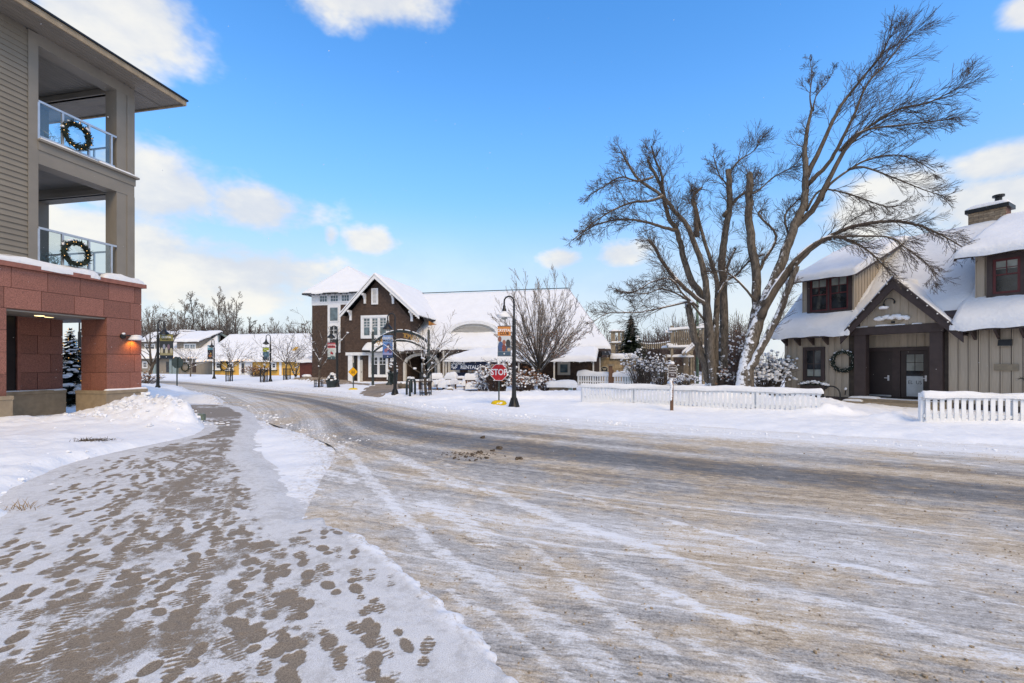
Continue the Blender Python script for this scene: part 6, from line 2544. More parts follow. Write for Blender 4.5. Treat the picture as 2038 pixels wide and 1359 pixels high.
wp = [wood_proto(71, 14.5), wood_proto(72, 12.5), wood_proto(73, 15.5), wood_proto(74, 10.5)]
WOODS = [  # photograph column, distance, variant, scale, turn, label
    (300, 82, 0, .85, 0.3, 'bare woodland tree just right of the granite pier top'),
    (322, 86, 1, .9, 1.9, 'bare woodland tree above the left curved lamp post'),
    (340, 78, 3, 1.0, 2.6, 'short bare woodland tree behind the grey house chimney'),
    (366, 90, 2, .95, 0.8, 'tall bare woodland tree above the middle of the grey house'),
    (384, 80, 0, .98, 4.0, 'tallest bare woodland tree behind the grey house'),
    (408, 88, 1, 1.05, 5.1, 'bare woodland tree above the right end of the grey house ridge'),
    (436, 79, 2, .93, 2.2, 'slender bare woodland tree above the gap between the two houses'),
    (452, 86, 0, 1.0, 3.3, 'tall forked bare woodland tree left of the yellow house ridge'),
    (470, 82, 2, .9, 1.2, 'bare woodland tree with high crown above the yellow house ridge'),
    (497, 90, 3, 1.0, 5.7, 'low bare woodland tree behind the left half of the yellow roof'),
    (520, 84, 1, .72, 0.5, 'bare woodland tree behind the middle of the yellow roof'),
    (548, 88, 0, .72, 2.9, 'narrow bare woodland tree above the green banner lamp'),
    (577, 83, 2, .62, 4.4, 'bare woodland tree behind the right end of the yellow roof'),
    (604, 90, 3, .95, 1.6, 'bare woodland tree just left of the brown tower'),
    (1232, 62, 3, .62, 0.7, 'bare tree between the lodge roof and the dark spruce'),
    (1305, 75, 1, .72, 3.1, 'bare distant tree right of the dark spruce'),
    (1352, 80, 3, .8, 5.0, 'bare distant tree behind the climbing course'),
    (1470, 78, 0, .6, 2.0, 'bare distant tree between the two big maples'),
    (1895, 46, 1, 1.22, 2.5, 'bare tree rising behind the house roof left of the chimney'),
    (2010, 44, 2, 1.05, 4.1, 'bare tree rising behind the chimney at the right edge'),
]
used = set()
for px, Y, k, sc_, rz, lab in WOODS:
    o = wp[k] if k not in used else copy_tree(wp[k])
    used.add(k)
    o.location = ground_at(px, Y) + Vector((0, 0, 0))
    sc_ *= 1.15 if px < 700 else 1.0
    o.scale = (sc_, sc_, sc_)
    o.rotation_euler = (0, 0, rz)
    o['label'] = lab


def brushwood(name, label, segs, seed, n, m):
    """Far undergrowth: a dense mass of thin stems."""
    rg = random.Random(seed)
    mb = MB()
    for x0, x1, Y0, Y1, h in segs:
        for _ in range(n):
            Y = rg.uniform(Y0, Y1)
            p = Vector(((rg.uniform(x0, x1) - HX) / FPX * Y, Y, .55))
            hh = h * rg.uniform(.45, 1.05)
            q = p + Vector((rg.gauss(0, hh * .12), rg.gauss(0, hh * .12), hh))
            mb.tube([p, p.lerp(q, .5) + Vector((rg.gauss(0, .15), 0, 0)), q], [.045, .035, .018], 3, False)
            for _k in range(4):
                f = rg.uniform(.3, .95)
                b0 = p.lerp(q, f)
                b1 = b0 + Vector((rg.gauss(0, .5), rg.gauss(0, .5), rg.uniform(.2, .9))) * hh * .22
                mb.tube([b0, b1], [.022, .014], 3, False)
    o = mb.build(name, m)
    o['kind'] = 'stuff'
    o['label'] = label
    o['category'] = 'undergrowth'
    return o


brushwood('undergrowth', 'dense reddish brown undergrowth of the wood behind the houses', [(262, 460, 84, 100, 9.6), (440, 660, 80, 98, 8.0)], 81, 1500, M['twig_red'])
brushwood('far_undergrowth', 'reddish brown far undergrowth behind the climbing course', [(1195, 1330, 70, 90, 6.6), (1320, 1500, 62, 85, 8.2)], 82, 800, M['twig_red'])


# ------------------------------------------------------------------ conifers
def conifer(name, label, loc, h, rad, seed, m, layers, per, lights=0, snow=0, group=None):
    rg = random.Random(seed)
    loc = Vector(loc)
    T = thing(name, label, 'tree', loc, group)
    MB().tube([loc, loc + UP * h * .9], [h * .025, h * .006], 8).build('trunk', M['bark_light'], T, True)
    mb, sn, li = MB(), MB(), MB()
    for i in range(layers):
        f = (i + .5) / layers
        z0_ = h * (.05 + .93 * f)
        R_ = rad * (1 - f) ** .9 + rad * .04
        for j in range(per):
            a = 2 * math.pi * (j + rg.random()) / per
            L = R_ * rg.uniform(.75, 1.08)
            d = Vector((math.cos(a), math.sin(a), 0))
            z = z0_ + rg.uniform(-.6, .6) * h / layers
            p0 = loc + UP * z
            p1 = p0 + d * L + UP * (-L * .28 + rg.uniform(-.05, .08))
            side = Vector((-d.y, d.x, 0))
            n = 9
            for k in range(n):
                g = (k + .5) / n
                c = p0.lerp(p1, g)
                w = L * .34 * (1 - g * .7)
                for sg in (-1, 1):
                    e = c + side * sg * w * rg.uniform(.6, 1.1) + d * w * .7 + UP * rg.uniform(-.25, .18) * w
                    t_ = (e - c).cross(UP).normalized() * h * .011 + UP * rg.uniform(-.006, .006) * h
                    mb.add([c - t_, c + t_, e], [(0, 1, 2)])
                    e2 = c + d * w * .5 - UP * w * rg.uniform(.15, .5) + side * sg * w * .3
                    mb.add([c - t_ * .8, c + t_ * .8, e2], [(0, 1, 2)])
            if snow and rg.random() < snow:
                g = rg.uniform(.55, .95)
                sn.blob(p0.lerp(p1, g) + UP * .03, L * rg.uniform(.14, .28), rg, L * .09, 7, 4)
            if lights and rg.random() < lights:
                li.blob(p0.lerp(p1, rg.uniform(.75, 1.03)) + UP * .02, .013, rg, k=5, m=3, jit=0)
    mb.build('crown', m, T)
    if sn.v:
        sn.build('snow', M['snow_clump'], T, True)['kind'] = 'stuff'
    if li.v:
        o = li.build('string_lights', M['bulb'], T)
        o['kind'] = 'stuff'
    return T


conifer('spruce_tree', 'dark green spruce with bare upper tiers between lodge and climbing course', ground_at(1256, 40.0), 6.0, 2.3, 91, M['needle'], 34, 15, snow=.05)
conifer('christmas_tree', 'snowy Christmas tree with warm lights seen through the granite entry', ground_at(140, 17.2), 2.9, 1.05, 92, M['needle_blue'], 26, 13, lights=.30, snow=.34)
# ------------------------------------------------------------------ street lamps and banners
def lamp_proto(shade_m, snow):
    T = thing('street_lamp', '', 'street lamp', (0, 0, 0), 'curved street lamps')
    MB().lathe((0, 0, 0), [(.215, -.12), (.215, .0), (.205, .03), (.16, .12), (.12, .24), (.095, .38), (.085, .5), (.075, .9), (.07, 2.4), (.068, 3.3), (.062, 3.34), (.04, 3.36), (.036, 4.0)], 12).build('pole', M['black'], T, True)
    for k in range(6):
        a = k * math.pi / 3
        MB().beam((.20 * math.cos(a), .20 * math.sin(a), .02), (.10 * math.cos(a), .10 * math.sin(a), .36), .035, .03).build('base_rib', M['black'], T)
    arc = [Vector((0, 0, 3.95))]
    for i in range(0, 11):
        a = math.pi * i / 10
        arc.append(Vector((-.185 + .185 * math.cos(a), 0, 4.0 + .19 * math.sin(a))))
    arc.append(Vector((-.37, 0, 3.84)))
    MB().tube(arc, .031, 8).build('arm', M['black'], T, True)
    MB().lathe((-.37, 0, 3.84), [(.04, 0.01), (.055, -.03), (.055, -.10), (.075, -.12), (.085, -.2), (.10, -.22)], 12).build('fitter', M['black'], T, True)
    sh = MB().lathe((-.37, 0, 3.62), [(.10, 0), (.13, -.05), (.2, -.12), (.255, -.2), (.262, -.23), (.25, -.23)], 20).build('lamp_shade', shade_m, T, True)
    MB().blob((-.37, 0, 3.39), .13, random.Random(1), .09, 10, 6, 0).build('globe', M['glass_pale'], sh, True)
    if snow:
        MB().blob((-.42, 0, 3.47), .22, random.Random(4), .10, 10, 5, .12).build('snow', M['snow_clump'], T, True)
    return T


LAMPS = [  # column, distance, turn, label
    (1023, 17.2, 0, 'near street lamp with white shade and orange banner beside the stop sign'),
    (314, 26.7, 180, 'left street lamp with olive banner between granite pier and grey house'),
    (426, 47.0, 90, 'far street lamp with teal banner in front of the yellow house left end'),
    (538, 39.5, 0, 'street lamp with green banner in front of the yellow house door'),
    (671, 30.5, 20, 'street lamp with red banner in front of the brown tower'),
    (786, 23.0, 0, 'street lamp with blue banner in front of the arched sign'),
    (158, 24.0, 180, 'street lamp with light blue banner seen through the granite entry'),
]
near = lamp_proto(M['white'], True)
far_ = lamp_proto(M['black'], False)
far_used = False
LAMP_POS = {}
for px, Y, rz, lab in LAMPS:
    if px == 1023:
        o = near
    else:
        o = copy_tree(far_) if far_used else far_
        far_used = True
    b = ground_at(px, Y)
    b.z = 0.03 if px != 314 else .03
    o.location = b
    o.rotation_euler = (0, 0, R(rz))
    o['label'] = lab
    LAMP_POS[px] = b


def banner_mat(name, c):
    return mat('banner_' + name, c, .65, .06, 3)


def banner(px, side, label, head, lines, pic, foot, w=.50, z0=1.98, z1=3.08, patches=(), band=.32):
    b = LAMP_POS[px]
    x0 = .12 if side > 0 else -.12 - w
    F = Frame(b.x, b.y, 1, 0)
    T = thing('banner', label, 'banner', b + Vector((x0 + w / 2, 0, z0)), 'lamp post banners')
    MB().box(F, x0, x0 + w, -.006, .006, z0, z1).build('cloth', banner_mat('cloth', pic), T)
    hz = z1 - (z1 - z0) * band
    MB().box(F, x0 + .004, x0 + w - .004, .0065, .009, hz, z1 - .003).build('header', banner_mat('head', head), T)
    MB().box(F, x0 + .004, x0 + w - .004, .0065, .009, z0 + .003, z0 + (z1 - z0) * .13).build('footer', banner_mat('foot', foot), T)
    for z in (z0 - .015, z1 + .015):
        MB().tube([F.p(-.03 if side < 0 else .03, 0, z), F.p(x0 + (0 if side < 0 else w), 0, z)], .014, 6).build('bracket_rod', M['black'], T)
    MB().blob(F.p(x0 + w * .5, .012, z0 + (z1 - z0) * .065), .028, random.Random(1), k=8, m=4, jit=0).build('emblem', M['letter_white'], T)
    hh = (z1 - hz)
    for i, (s, mm) in enumerate(lines):
        text(s, F.p(x0 + w / 2, .0105, z1 - hh * (.42 + .34 * i)), (1, 0, 0), hh * .40, mm, T, extr=.0008, width=.92 if len(s) > 6 else 1.0, bold=.004)
    for (u0, u1, v0, v1, c, rnd) in patches:
        a0, a1 = x0 + w * u0, x0 + w * u1
        c0, c1 = z0 + (hz - z0) * v0, z0 + (hz - z0) * v1
        if rnd:
            n = 14
            pts = [F.p((a0 + a1) / 2 + (a1 - a0) / 2 * math.cos(2 * math.pi * k / n), .0072 + .0004 * rnd, (c0 + c1) / 2 + (c1 - c0) / 2 * math.sin(2 * math.pi * k / n)) for k in range(n)]
            MB().prism(pts, F.n * .0004).build('print_patch', banner_mat('print', c), T)
        else:
            MB().box(F, a0, a1, .0066, .0070, c0, c1).build('print_patch', banner_mat('print', c), T)
    return T


LW, LB = M['letter_white'], M['letter_black']
banner(1023, -1, 'orange topped CRYSTAL CLUB banner on the near lamp post', (.62, .23, .06), [('CRYSTAL', LW), ('CLUB', LB)], (.55, .58, .60), (.05, .10, .15),
       patches=[(.02, .99, .2, .5, (.06, .09, .14), 0), (.62, .98, .42, .82, (.04, .045, .05), 1), (.02, .30, .70, .98, (.24, .10, .07), 2), (.04, .42, .25, .72, (.05, .10, .22), 3), (.36, .62, .55, .80, (.34, .13, .09), 4), (.33, .62, .2, .58, (.22, .06, .05), 5), (.72, .98, .22, .4, (.42, .32, .22), 6)])
banner(314, 1, 'olive topped CRYSTAL WHEELS banner with cyclists on the left lamp', (.26, .22, .07), [('CRYSTAL', LW), ('WHEELS', LB)], (.03, .035, .035), (.012, .02, .03), w=.78, z0=2.0, z1=3.4,
       patches=[(.01, .99, .16, .46, (.32, .27, .14), 0), (.05, .25, .3, .62, (.48, .42, .30), 1), (.40, .60, .28, .64, (.50, .46, .36), 2), (.76, .97, .3, .6, (.42, .37, .25), 3), (.22, .42, .52, .82, (.25, .27, .33), 4), (.56, .76, .5, .82, (.20, .13, .16), 5), (.25, .38, .28, .5, (.03, .03, .03), 6), (.64, .74, .28, .5, (.05, .03, .03), 7)], band=.27)
banner(426, -1, 'small teal topped banner on the far lamp by the yellow house', (.10, .33, .42), [('CRYSTAL', LW)], (.02, .02, .025), (.02, .025, .03), z0=2.2, z1=3.6, w=.56,
       patches=[(.2, .8, .2, .5, (.35, .12, .04), 1), (.45, .75, .5, .7, (.5, .3, .08), 2)])
banner(538, -1, 'lime topped banner on the lamp by the yellow house door', (.36, .42, .05), [('SKI', LB)] if False else [], (.06, .14, .19), (.02, .05, .08), z0=2.0, z1=3.1, w=.55,
       patches=[(.3, .7, .5, .8, (.12, .24, .32), 1), (.1, .8, .2, .4, (.04, .08, .12), 2)])
banner(671, -1, 'red topped white banner on the lamp before the brown tower', (.62, .10, .12), [('CRYSTAL', LW), ('HAVEN', LB)], (.56, .62, .60), (.04, .09, .10), z0=2.0, z1=3.1, w=.52,
       patches=[(.35, .62, .42, .68, (.5, .06, .07), 1), (.55, .75, .4, .6, (.3, .03, .05), 2), (.3, .98, .2, .3, (.1, .16, .15), 3)])
banner(786, -1, 'blue CRYSTAL MAGIC banner on the lamp before the arched sign', (.22, .38, .66), [('CRYSTAL', LW), ('MAGIC', LB)], (.06, .20, .50), (.03, .06, .14), z0=1.98, z1=3.12, w=.50,
       patches=[(.38, .78, .42, .95, (.03, .04, .14), 1), (.15, .50, .35, .62, (.30, .14, .18), 2), (.42, .66, .5, .8, (.48, .30, .32), 3), (.6, .95, .3, .55, (.10, .07, .16), 4), (.05, .95, .16, .34, (.28, .30, .52), 0)])
banner(158, -1, 'light blue banner on the lamp seen through the granite entry', (.20, .45, .66), [], (.35, .50, .60), (.3, .4, .45), z0=1.9, z1=2.9, w=.4)


# ------------------------------------------------------------------ traffic and other signs
def yellow_base(T, b, seed):
    MB().lathe(b, [(.31, -.1), (.31, .05), (.27, .12), (.18, .16), (.05, .17)], 14, .75).build('base', M['baseyellow'], T, True)
    rg = random.Random(seed)
    mb = MB()
    for i in range(5):
        a = rg.uniform(0, 6.28)
        mb.blob(b + Vector((.24 * math.cos(a), .18 * math.sin(a) + .05, .06)), rg.uniform(.08, .14), rg, .06)
    o = mb.build('snow', M['snow_clump'], T, True)
    o['kind'] = 'stuff'


def octagon(c, r, off, F):
    return [c + F.u * (r * math.cos(R(22.5 + 45 * k))) + Vector((0, 0, r * math.sin(R(22.5 + 45 * k)))) + F.n * off for k in range(8)]


def stop_sign(px, base_y, top_y, ht, label, front, r=.355):
    Y = 1495.0 / (base_y - HY)
    b = ground_at(px, Y)
    b.z = max(b.z, 0)
    F = Frame(b.x, b.y, 1, 0)
    T = thing('stop_sign', label, 'sign', b, 'stop signs')
    MB().box(F, -.028, .028, -.03, .02, 0, ht).build('post', M['signback'], T)
    c = b + Vector((0, 0, ht - r * .92))
    c.z = ht - r * .92
    if front:
        MB().prism(octagon(c, r, .022, F), F.n * .006).build('border', M['letter_white'], T)
        MB().prism(octagon(c, r * .94, .029, F), F.n * .003).build('face', M['stopred'], T)
        text('STOP', c + F.n * .034, F.u, .33, M['letter_white'], T, extr=.0015, width=.82, bold=.008)
        for dz in (.26, -.26):
            MB().blob(c + F.n * .034 + Vector((0, 0, dz)), .012, random.Random(1), k=6, m=4, jit=0).build('bolt', M['alu'], T)
    else:
        MB().prism(octagon(c, r, -.04, F), F.n * .01).build('face', M['signback'], T)
        MB().blob(c + Vector((.1, 0, r * .9)), .1, random.Random(2), .04).build('snow', M['snow_clump'], T, True)
    yellow_base(T, b, px)
    return T


stop_sign(993, 808, 726, 1.66, 'red STOP sign on a thin post with yellow base beside the near lamp', True)
stop_sign(352, 776, 715, 2.15, 'dark back of an octagonal sign on yellow base across the street', False, .40)


def warning_sign():
    Y = 28.0
    b = ground_at(703, Y)
    b.z = .03
    F = Frame(b.x, b.y, 1, 0)
    T = thing('crossing_sign', 'yellow diamond pedestrian crossing sign in front of the lodge door', 'sign', b)
    MB().box(F, -.025, .025, -.03, .02, 0, 1.75).build('post', M['signback'], T)
    c = b + Vector((0, 0, F.z(740, 0) - b.z))
    r = .31

    def dia(r, o):
        return [c + F.u * (r * math.cos(R(90 * k))) + Vector((0, 0, r * math.sin(R(90 * k)))) + F.n * o for k in range(4)]
    MB().prism(dia(r, .022), F.n * .006).build('border', M['letter_black'], T)
    MB().prism(dia(r * .95, .029), F.n * .003).build('face', M['signyellow'], T)
    for dx in (-.06, .06):
        q = c + F.u * dx + F.n * .033
        mb = MB()
        mb.blob(q + Vector((0, 0, .085)), .022, random.Random(1), k=8, m=4, jit=0)
        mb.prism([q + F.u * -.03 + Vector((0, 0, .06)), q + F.u * .03 + Vector((0, 0, .06)), q + F.u * .02 + Vector((0, 0, -.02)), q + F.u * .05 + Vector((0, 0, -.11)), q + F.u * .02 + Vector((0, 0, -.11)), q + F.u * -.005 + Vector((0, 0, -.04)), q + F.u * -.045 + Vector((0, 0, -.10)), q + F.u * -.06 + Vector((0, 0, -.08)), q + F.u * -.02 + Vector((0, 0, -.01))], F.n * .002)
        mb.build('walking_figure', M['letter_black'], T)
    yellow_base(T, b, 3)


warning_sign()


def loading_sign():
    b = ground_at(1337, 15.9)
    F = Frame(b.x, b.y, 1, 0)
    T = thing('loading_sign', 'brown wooden loading and unloading sign on a post at the picket fence', 'sign', b)
    MB().box(F, -.045, .045, -.045, .045, -.1, 1.55).build('post', M['wood'], T)
    z0, z1 = F.z(753, 0), F.z(726, 0)
    mb = MB()

    def plate(w, h0, h1, o, th, ch):
        return MB().prism([F.p(-w + ch, o, h0), F.p(w - ch, o, h0), F.p(w, o, h0 + ch), F.p(w, o, h1 - ch), F.p(w - ch, o, h1 - .02), F.p(w * .5, o, h1), F.p(-w * .5, o, h1), F.p(-w + ch, o, h1 - .02), F.p(-w, o, h1 - ch), F.p(-w, o, h0 + ch)], F.n * th)
    plate(.155, z0, z1, .047, .03, .05).build('border', M['cream'], T)
    plate(.14, z0 + .013, z1 - .013, .078, .004, .045).build('board', M['espresso'], T)
    for i, s in enumerate(('15 Minute', 'Loading &', 'Unloading', 'Only', 'No Parking')):
        text(s, F.p(0, .084, z1 - .10 - i * .085 - (.015 if i == 4 else 0)), F.u, .07 if i < 4 else .05, M['letter_white'], T, extr=.001, width=.85)
    MB().box(F, -.06, .06, -.06, .06, 1.551, 1.66).build('post_cap', M['wood'], T)
    MB().blob(F.p(0, 0, 1.70), .10, random.Random(3), .06).build('snow', M['snow_clump'], T, True)
    mb = MB()
    rg = random.Random(8)
    for i in range(9):
        mb.blob(F.p(-.035 + rg.uniform(-.015, .02), .04, .45 + i * .085), .05, rg, .07)
    o = mb.build('snow', M['snow_clump'], T, True)
    o['kind'] = 'stuff'


loading_sign()


# ------------------------------------------------------------------ arched sign
def arch_sign():
    p0, p1 = ground_at(742, 31.6), ground_at(853, 30.0)
    F = Frame(p0.x, p0.y, p1.x - p0.x, p1.y - p0.y)
    L = math.hypot(p1.x - p0.x, p1.y - p0.y)
    T = thing('arched_sign', 'dark green double arch sign with gold letters on two posts', 'sign', p0)
    H = 3.9
    for a in (0, L):
        po = MB().lathe(F.p(a, 0, 0), [(.23, -.05), (.23, .10), (.17, .16), (.10, .22), (.085, .9), (.085, H), (.06, H + .02)], 12).build('post', M['darkgreen'], T, True)
        MB().blob(F.p(a, 0, .16), .2, random.Random(int(a)), .06, 9, 5).build('snow', M['snow_clump'], po, True)
    MB().blob(F.p(0, 0, H + .08), .085, random.Random(1), k=10, m=6, jit=0).build('ball_finial', M['cream'], T, True)
    MB().tube([F.p(0, 0, H + .1), F.p(0, 0, H + .45)], .012, 6).build('finial_rod', M['darkgreen'], T)
    MB().blob(F.p(0, 0, H + .5), .06, random.Random(1), k=10, m=6, jit=0).build('ball_finial', M['cream'], T, True)
    MB().tube([F.p(L, 0, H), F.p(L, 0, H + .62)], .014, 6).build('pennant_rod', M['darkgreen'], T)
    MB().prism([F.p(L + .01, 0, H + .30), F.p(L + .01, 0, H + .62), F.p(L + .35, .03, H + .46), F.p(L + .62, 0, H + .36), F.p(L + .35, .03, H + .33)], F.n * .008).build('pennant', M['pennant'], T)

    def arch(z_end, rise, w, h, name):
        N = 22
        pts = [F.p(.06 + (L - .12) * i / N, 0, z_end + rise * (1 - (2 * i / N - 1) ** 2)) for i in range(N + 1)]
        mb = MB()
        for p, q in zip(pts[:-1], pts[1:]):
            mb.beam(p, q, w, h)
        o = mb.build(name, M['darkgreen'], T)
        sn = MB()
        rg = random.Random(int(z_end * 10))
        for p, q in zip(pts[:-4], pts[1:-3]):
            if rg.random() < .93:
                sn.tube([p + UP * (h / 2 + .01), q + UP * (h / 2 + .01)], rg.uniform(.04, .06), 6)
        s = sn.build('snow', M['snow_clump'], o, True)
        s['kind'] = 'stuff'
        return pts
    top = arch(3.12, .78, .12, .15, 'upper_arch')
    low = arch(2.52, .75, .10, .10, 'lower_arch')
    word = 'THE       TOWERS'
    n = len(word)
    for i, ch in enumerate(word):
        if ch == ' ':
            continue
        f = .09 + .74 * i / (n - 1)
        z = (3.12 + 2.52) / 2 + .765 * (1 - (2 * f - 1) ** 2)
        a = .06 + (L - .12) * f
        sl = .765 * -4 * (2 * f - 1) / (L - .12)
        u = (F.u + UP * sl).normalized()
        up = (UP - F.u * sl).normalized()
        text(ch, F.p(a, .02, z), u, .46, M['gold'], T, extr=.012, up=up)
    # snow lodged between the arches
    mb = MB()
    rg = random.Random(4)
    for i in range(9):
        f = .24 + .012 * i
        mb.blob(F.p(L * f, .04, 2.60 + .765 * (1 - (2 * f - 1) ** 2) + rg.uniform(0, .18)), rg.uniform(.06, .10), rg, .05)
    o = mb.build('snow', M['snow_clump'], T, True)
    o['kind'] = 'stuff'


arch_sign()


# ------------------------------------------------------------------ tree cages, racks, bins
def cage_proto():
    T = thing('tree_cage', '', 'tree guard', (0, 0, 0), 'iron tree cages')
    for k in range(10):
        a = 2 * math.pi * k / 10
        MB().box(Frame(.28 * math.cos(a), .28 * math.sin(a), 1, 0), -.016, .016, -.01, .01, 0.0, 1.15).build('bar', M['black'], T)
    for z in (.12, .55, 1.08):
        pts = [Vector((.28 * math.cos(2 * math.pi * k / 16), .28 * math.sin(2 * math.pi * k / 16), z)) for k in range(17)]
        MB().tube(pts, .018, 5, False).build('hoop', M['black'], T)
    return T


cg = cage_proto()
for i, (px, Y, lab) in enumerate(((847, 22.2, 'iron tree cage round the street tree beside the arched sign'), (634, 31.0, 'iron tree cage at the foot of the tree by the brown tower'),
                                  (571, 38.2, 'iron tree cage right of the green banner lamp'), (525, 39.0, 'iron tree cage left of the green banner lamp'), (456, 42.0, 'iron tree cage in front of the yellow house windows'))):
    o = cg if i == 0 else copy_tree(cg)
    o.location = ground_at(px, Y)
    o['label'] = lab
    if px == 634:
        o.scale = (1, 1, .45)

for px, Y, lab in ((814.5, 22.8, 'left black bike rack post of the pair by the blue banner lamp'), (821, 22.2, 'right black bike rack post of the pair by the blue banner lamp')):
    b = ground_at(px, Y)
    F = Frame(b.x, b.y, .2, 1)
    T = thing('bike_rack', lab, 'bike rack', b, 'pair of bike rack posts')
    pts = [F.p(-.3, 0, -.1), F.p(-.3, 0, .68), F.p(-.25, 0, .84), F.p(-.12, 0, .92), F.p(.12, 0, .92), F.p(.25, 0, .84), F.p(.3, 0, .68), F.p(.3, 0, -.1)]
    MB().tube(pts, .055, 8).build('hoop', M['darkgreen'], T, True)
    MB().blanket(F.p(-.16, .05, .965), F.p(.16, .05, .965), F.p(.16, -.05, .965), F.p(-.16, -.05, .965), .07, 4, 2, .04, .3, 2).build('snow', M['snow_clump'], T, True)


def planter(px, Y, label, r, h, tree, m):
    b = ground_at(px, Y)
    T = thing('planter', label, 'planter', b)
    MB().lathe(b, [(r * .78, -.1), (r * .8, .05), (r * .92, h * .8), (r, h * .85), (r, h), (r * .9, h), (r * .85, h - .08)], 14).build('pot', m, T, True)
    rg = random.Random(int(px))
    mb, sn = MB(), MB()
    for i in range(220):
        f = rg.random()
        rr = r * (1.15 - f) * .95
        a = rg.uniform(0, 6.28)
        p = b + Vector((rr * .3 * math.cos(a), rr * .3 * math.sin(a), h + f * tree))
        q = b + Vector((rr * math.cos(a), rr * math.sin(a), h + f * tree - .05))
        s = (q - p).orthogonal().normalized() * .02
        mb.add([p - s, p + s, q], [(0, 1, 2)])
    for i in range(26):
        f = rg.random()
        rr = r * (1.1 - f)
        a = rg.uniform(0, 6.28)
        sn.blob(b + Vector((rr * .8 * math.cos(a), rr * .8 * math.sin(a), h + f * tree)), rg.uniform(.07, .14), rg, .06)
    mb.build('greens', M['needle_blue'], T)
    o = sn.build('snow', M['snow_clump'], T, True)
    o['kind'] = 'stuff'


planter(782, 33.0, 'tall dark pot with a snowy dwarf evergreen beside the lodge entry', .38, .85, 1.25, M['darkgreen'])
planter(662, 30.6, 'low dark planter with snowy plants at the foot of the red banner lamp', .45, .45, .5, M['darkgreen'])
b = ground_at(774, 32.0)
o = recenter(MB().lathe(b, [(.22, -.05), (.22, .1), (.12, .2), (.08, .26), (.08, .62), (.05, .65)], 12).build('bollard', M['darkgreen'], None, True))
tag(o, 'short dark green bollard right of the arched sign post', 'bollard')


def adirondack(px, Y, rz, label, sd):
    b = ground_at(px, Y)
    b.z = max(b.z, .05)
    F = Frame(b.x, b.y, math.cos(rz), math.sin(rz))
    T = thing('garden_chair', label, 'chair', b, 'snow covered garden chairs')
    for k in range(5):
        a = -.28 + k * .14
        MB().prism([F.p(a - .06, -.35, .35), F.p(a + .06, -.35, .35), F.p(a + .06, -.6, 1.0 - abs(k - 2) * .05), F.p(a - .06, -.6, 1.0 - abs(k - 2) * .05)], F.n * .03).build('back_slat', M['wood'], T)
    MB().prism([F.p(-.34, .35, .38), F.p(.34, .35, .38), F.p(.34, -.36, .26), F.p(-.34, -.36, .26)], (0, 0, .03)).build('seat', M['wood'], T)
    for s in (-1, 1):
        MB().box(F, s * .42 - .07, s * .42 + .07, -.45, .42, .55, .58).build('arm_rest', M['wood'], T)
        MB().box(F, s * .40 - .03, s * .40 + .03, .30, .38, -.1, .549).build('leg', M['wood'], T)
        MB().box(F, s * .40 - .03, s * .40 + .03, -.45, -.38, -.1, .549).build('leg', M['wood'], T)
    mb = MB()
    mb.blanket(F.p(-.36, .40, .40), F.p(.36, .40, .40), F.p(.36, -.42, .36), F.p(-.36, -.42, .36), .30, 8, 8, .25, .3, sd)
    for s in (-1, 1):
        mb.blanket(F.p(s * .43 - .12, .5, .57), F.p(s * .43 + .12, .5, .57), F.p(s * .43 + .12, -.5, .57), F.p(s * .43 - .12, -.5, .57), .24, 3, 8, .12, .3, sd + 1)
    mb.blanket(F.p(-.40, -.42, .86), F.p(.40, -.42, .86), F.p(.40, -.72, .95), F.p(-.40, -.72, .95), .26, 8, 3, .2, .35, sd + 3)
    o = mb.build('snow', M['snow_roof'], T, True)
    o['kind'] = 'stuff'
    return T


adirondack(868, 27.5, .15, 'snow heaped garden chair nearest the caged street tree', 11)
adirondack(888, 27.0, -.4, 'snow heaped garden chair left of the picnic table', 12)
adirondack(938, 25.5, .1, 'large snow heaped garden chair left of the stop sign', 13)


def picnic_table(px, Y):
    b = ground_at(px, Y)
    F = Frame(b.x, b.y, 1, .1)
    T = thing('picnic_table', 'snow topped wooden picnic table in front of the rental front', 'table', b)
    MB().box(F, -.8, .8, -.38, .38, .70, .75).build('table_top', M['timber'], T)
    for s in (-1, 1):
        MB().box(F, -.8, .8, s * .75 - .14, s * .75 + .14, .42, .46).build('bench', M['timber'], T)
        MB().beam(F.p(s * .55, .7, 0), F.p(s * .55, -.2, .70), .08, .09).build('leg', M['timber'], T)
        MB().beam(F.p(s * .55, -.7, 0), F.p(s * .55, .2, .70), .08, .09).build('leg', M['timber'], T)
        MB().blanket(F.p(-.8, s * .75 + .14, .46), F.p(.8, s * .75 + .14, .46), F.p(.8, s * .75 - .14, .46), F.p(-.8, s * .75 - .14, .46), .12, 8, 3, .1, .3, 5).build('snow', M['snow_roof'], T, True)
    MB().blanket(F.p(-.82, .4, .75), F.p(.82, .4, .75), F.p(.82, -.4, .75), F.p(-.82, -.4, .75), .14, 8, 5, .12, .3, 6).build('snow', M['snow_roof'], T, True)


picnic_table(911, 29.5)


def bench(px, Y, label):
    b = ground_at(px, Y)
    F = Frame(b.x, b.y, 1, -.1)
    T = thing('wooden_bench', label, 'bench', b)
    MB().box(F, -.7, .7, -.2, .2, .62, .70).build('top', M['wood'], T)
    for s in (-1, 0, 1):
        MB().box(F, s * .6 - .05, s * .6 + .05, -.15, .15, -.05, .619).build('leg', M['wood'], T)
    MB().blanket(F.p(-.72, .22, .70), F.p(.72, .22, .70), F.p(.72, -.22, .70), F.p(-.72, -.22, .70), .07, 8, 3, .06, .4, 3).build('snow', M['snow_roof'], T, True)


bench(836, 27.0, 'reddish wooden bench table left of the caged street tree')


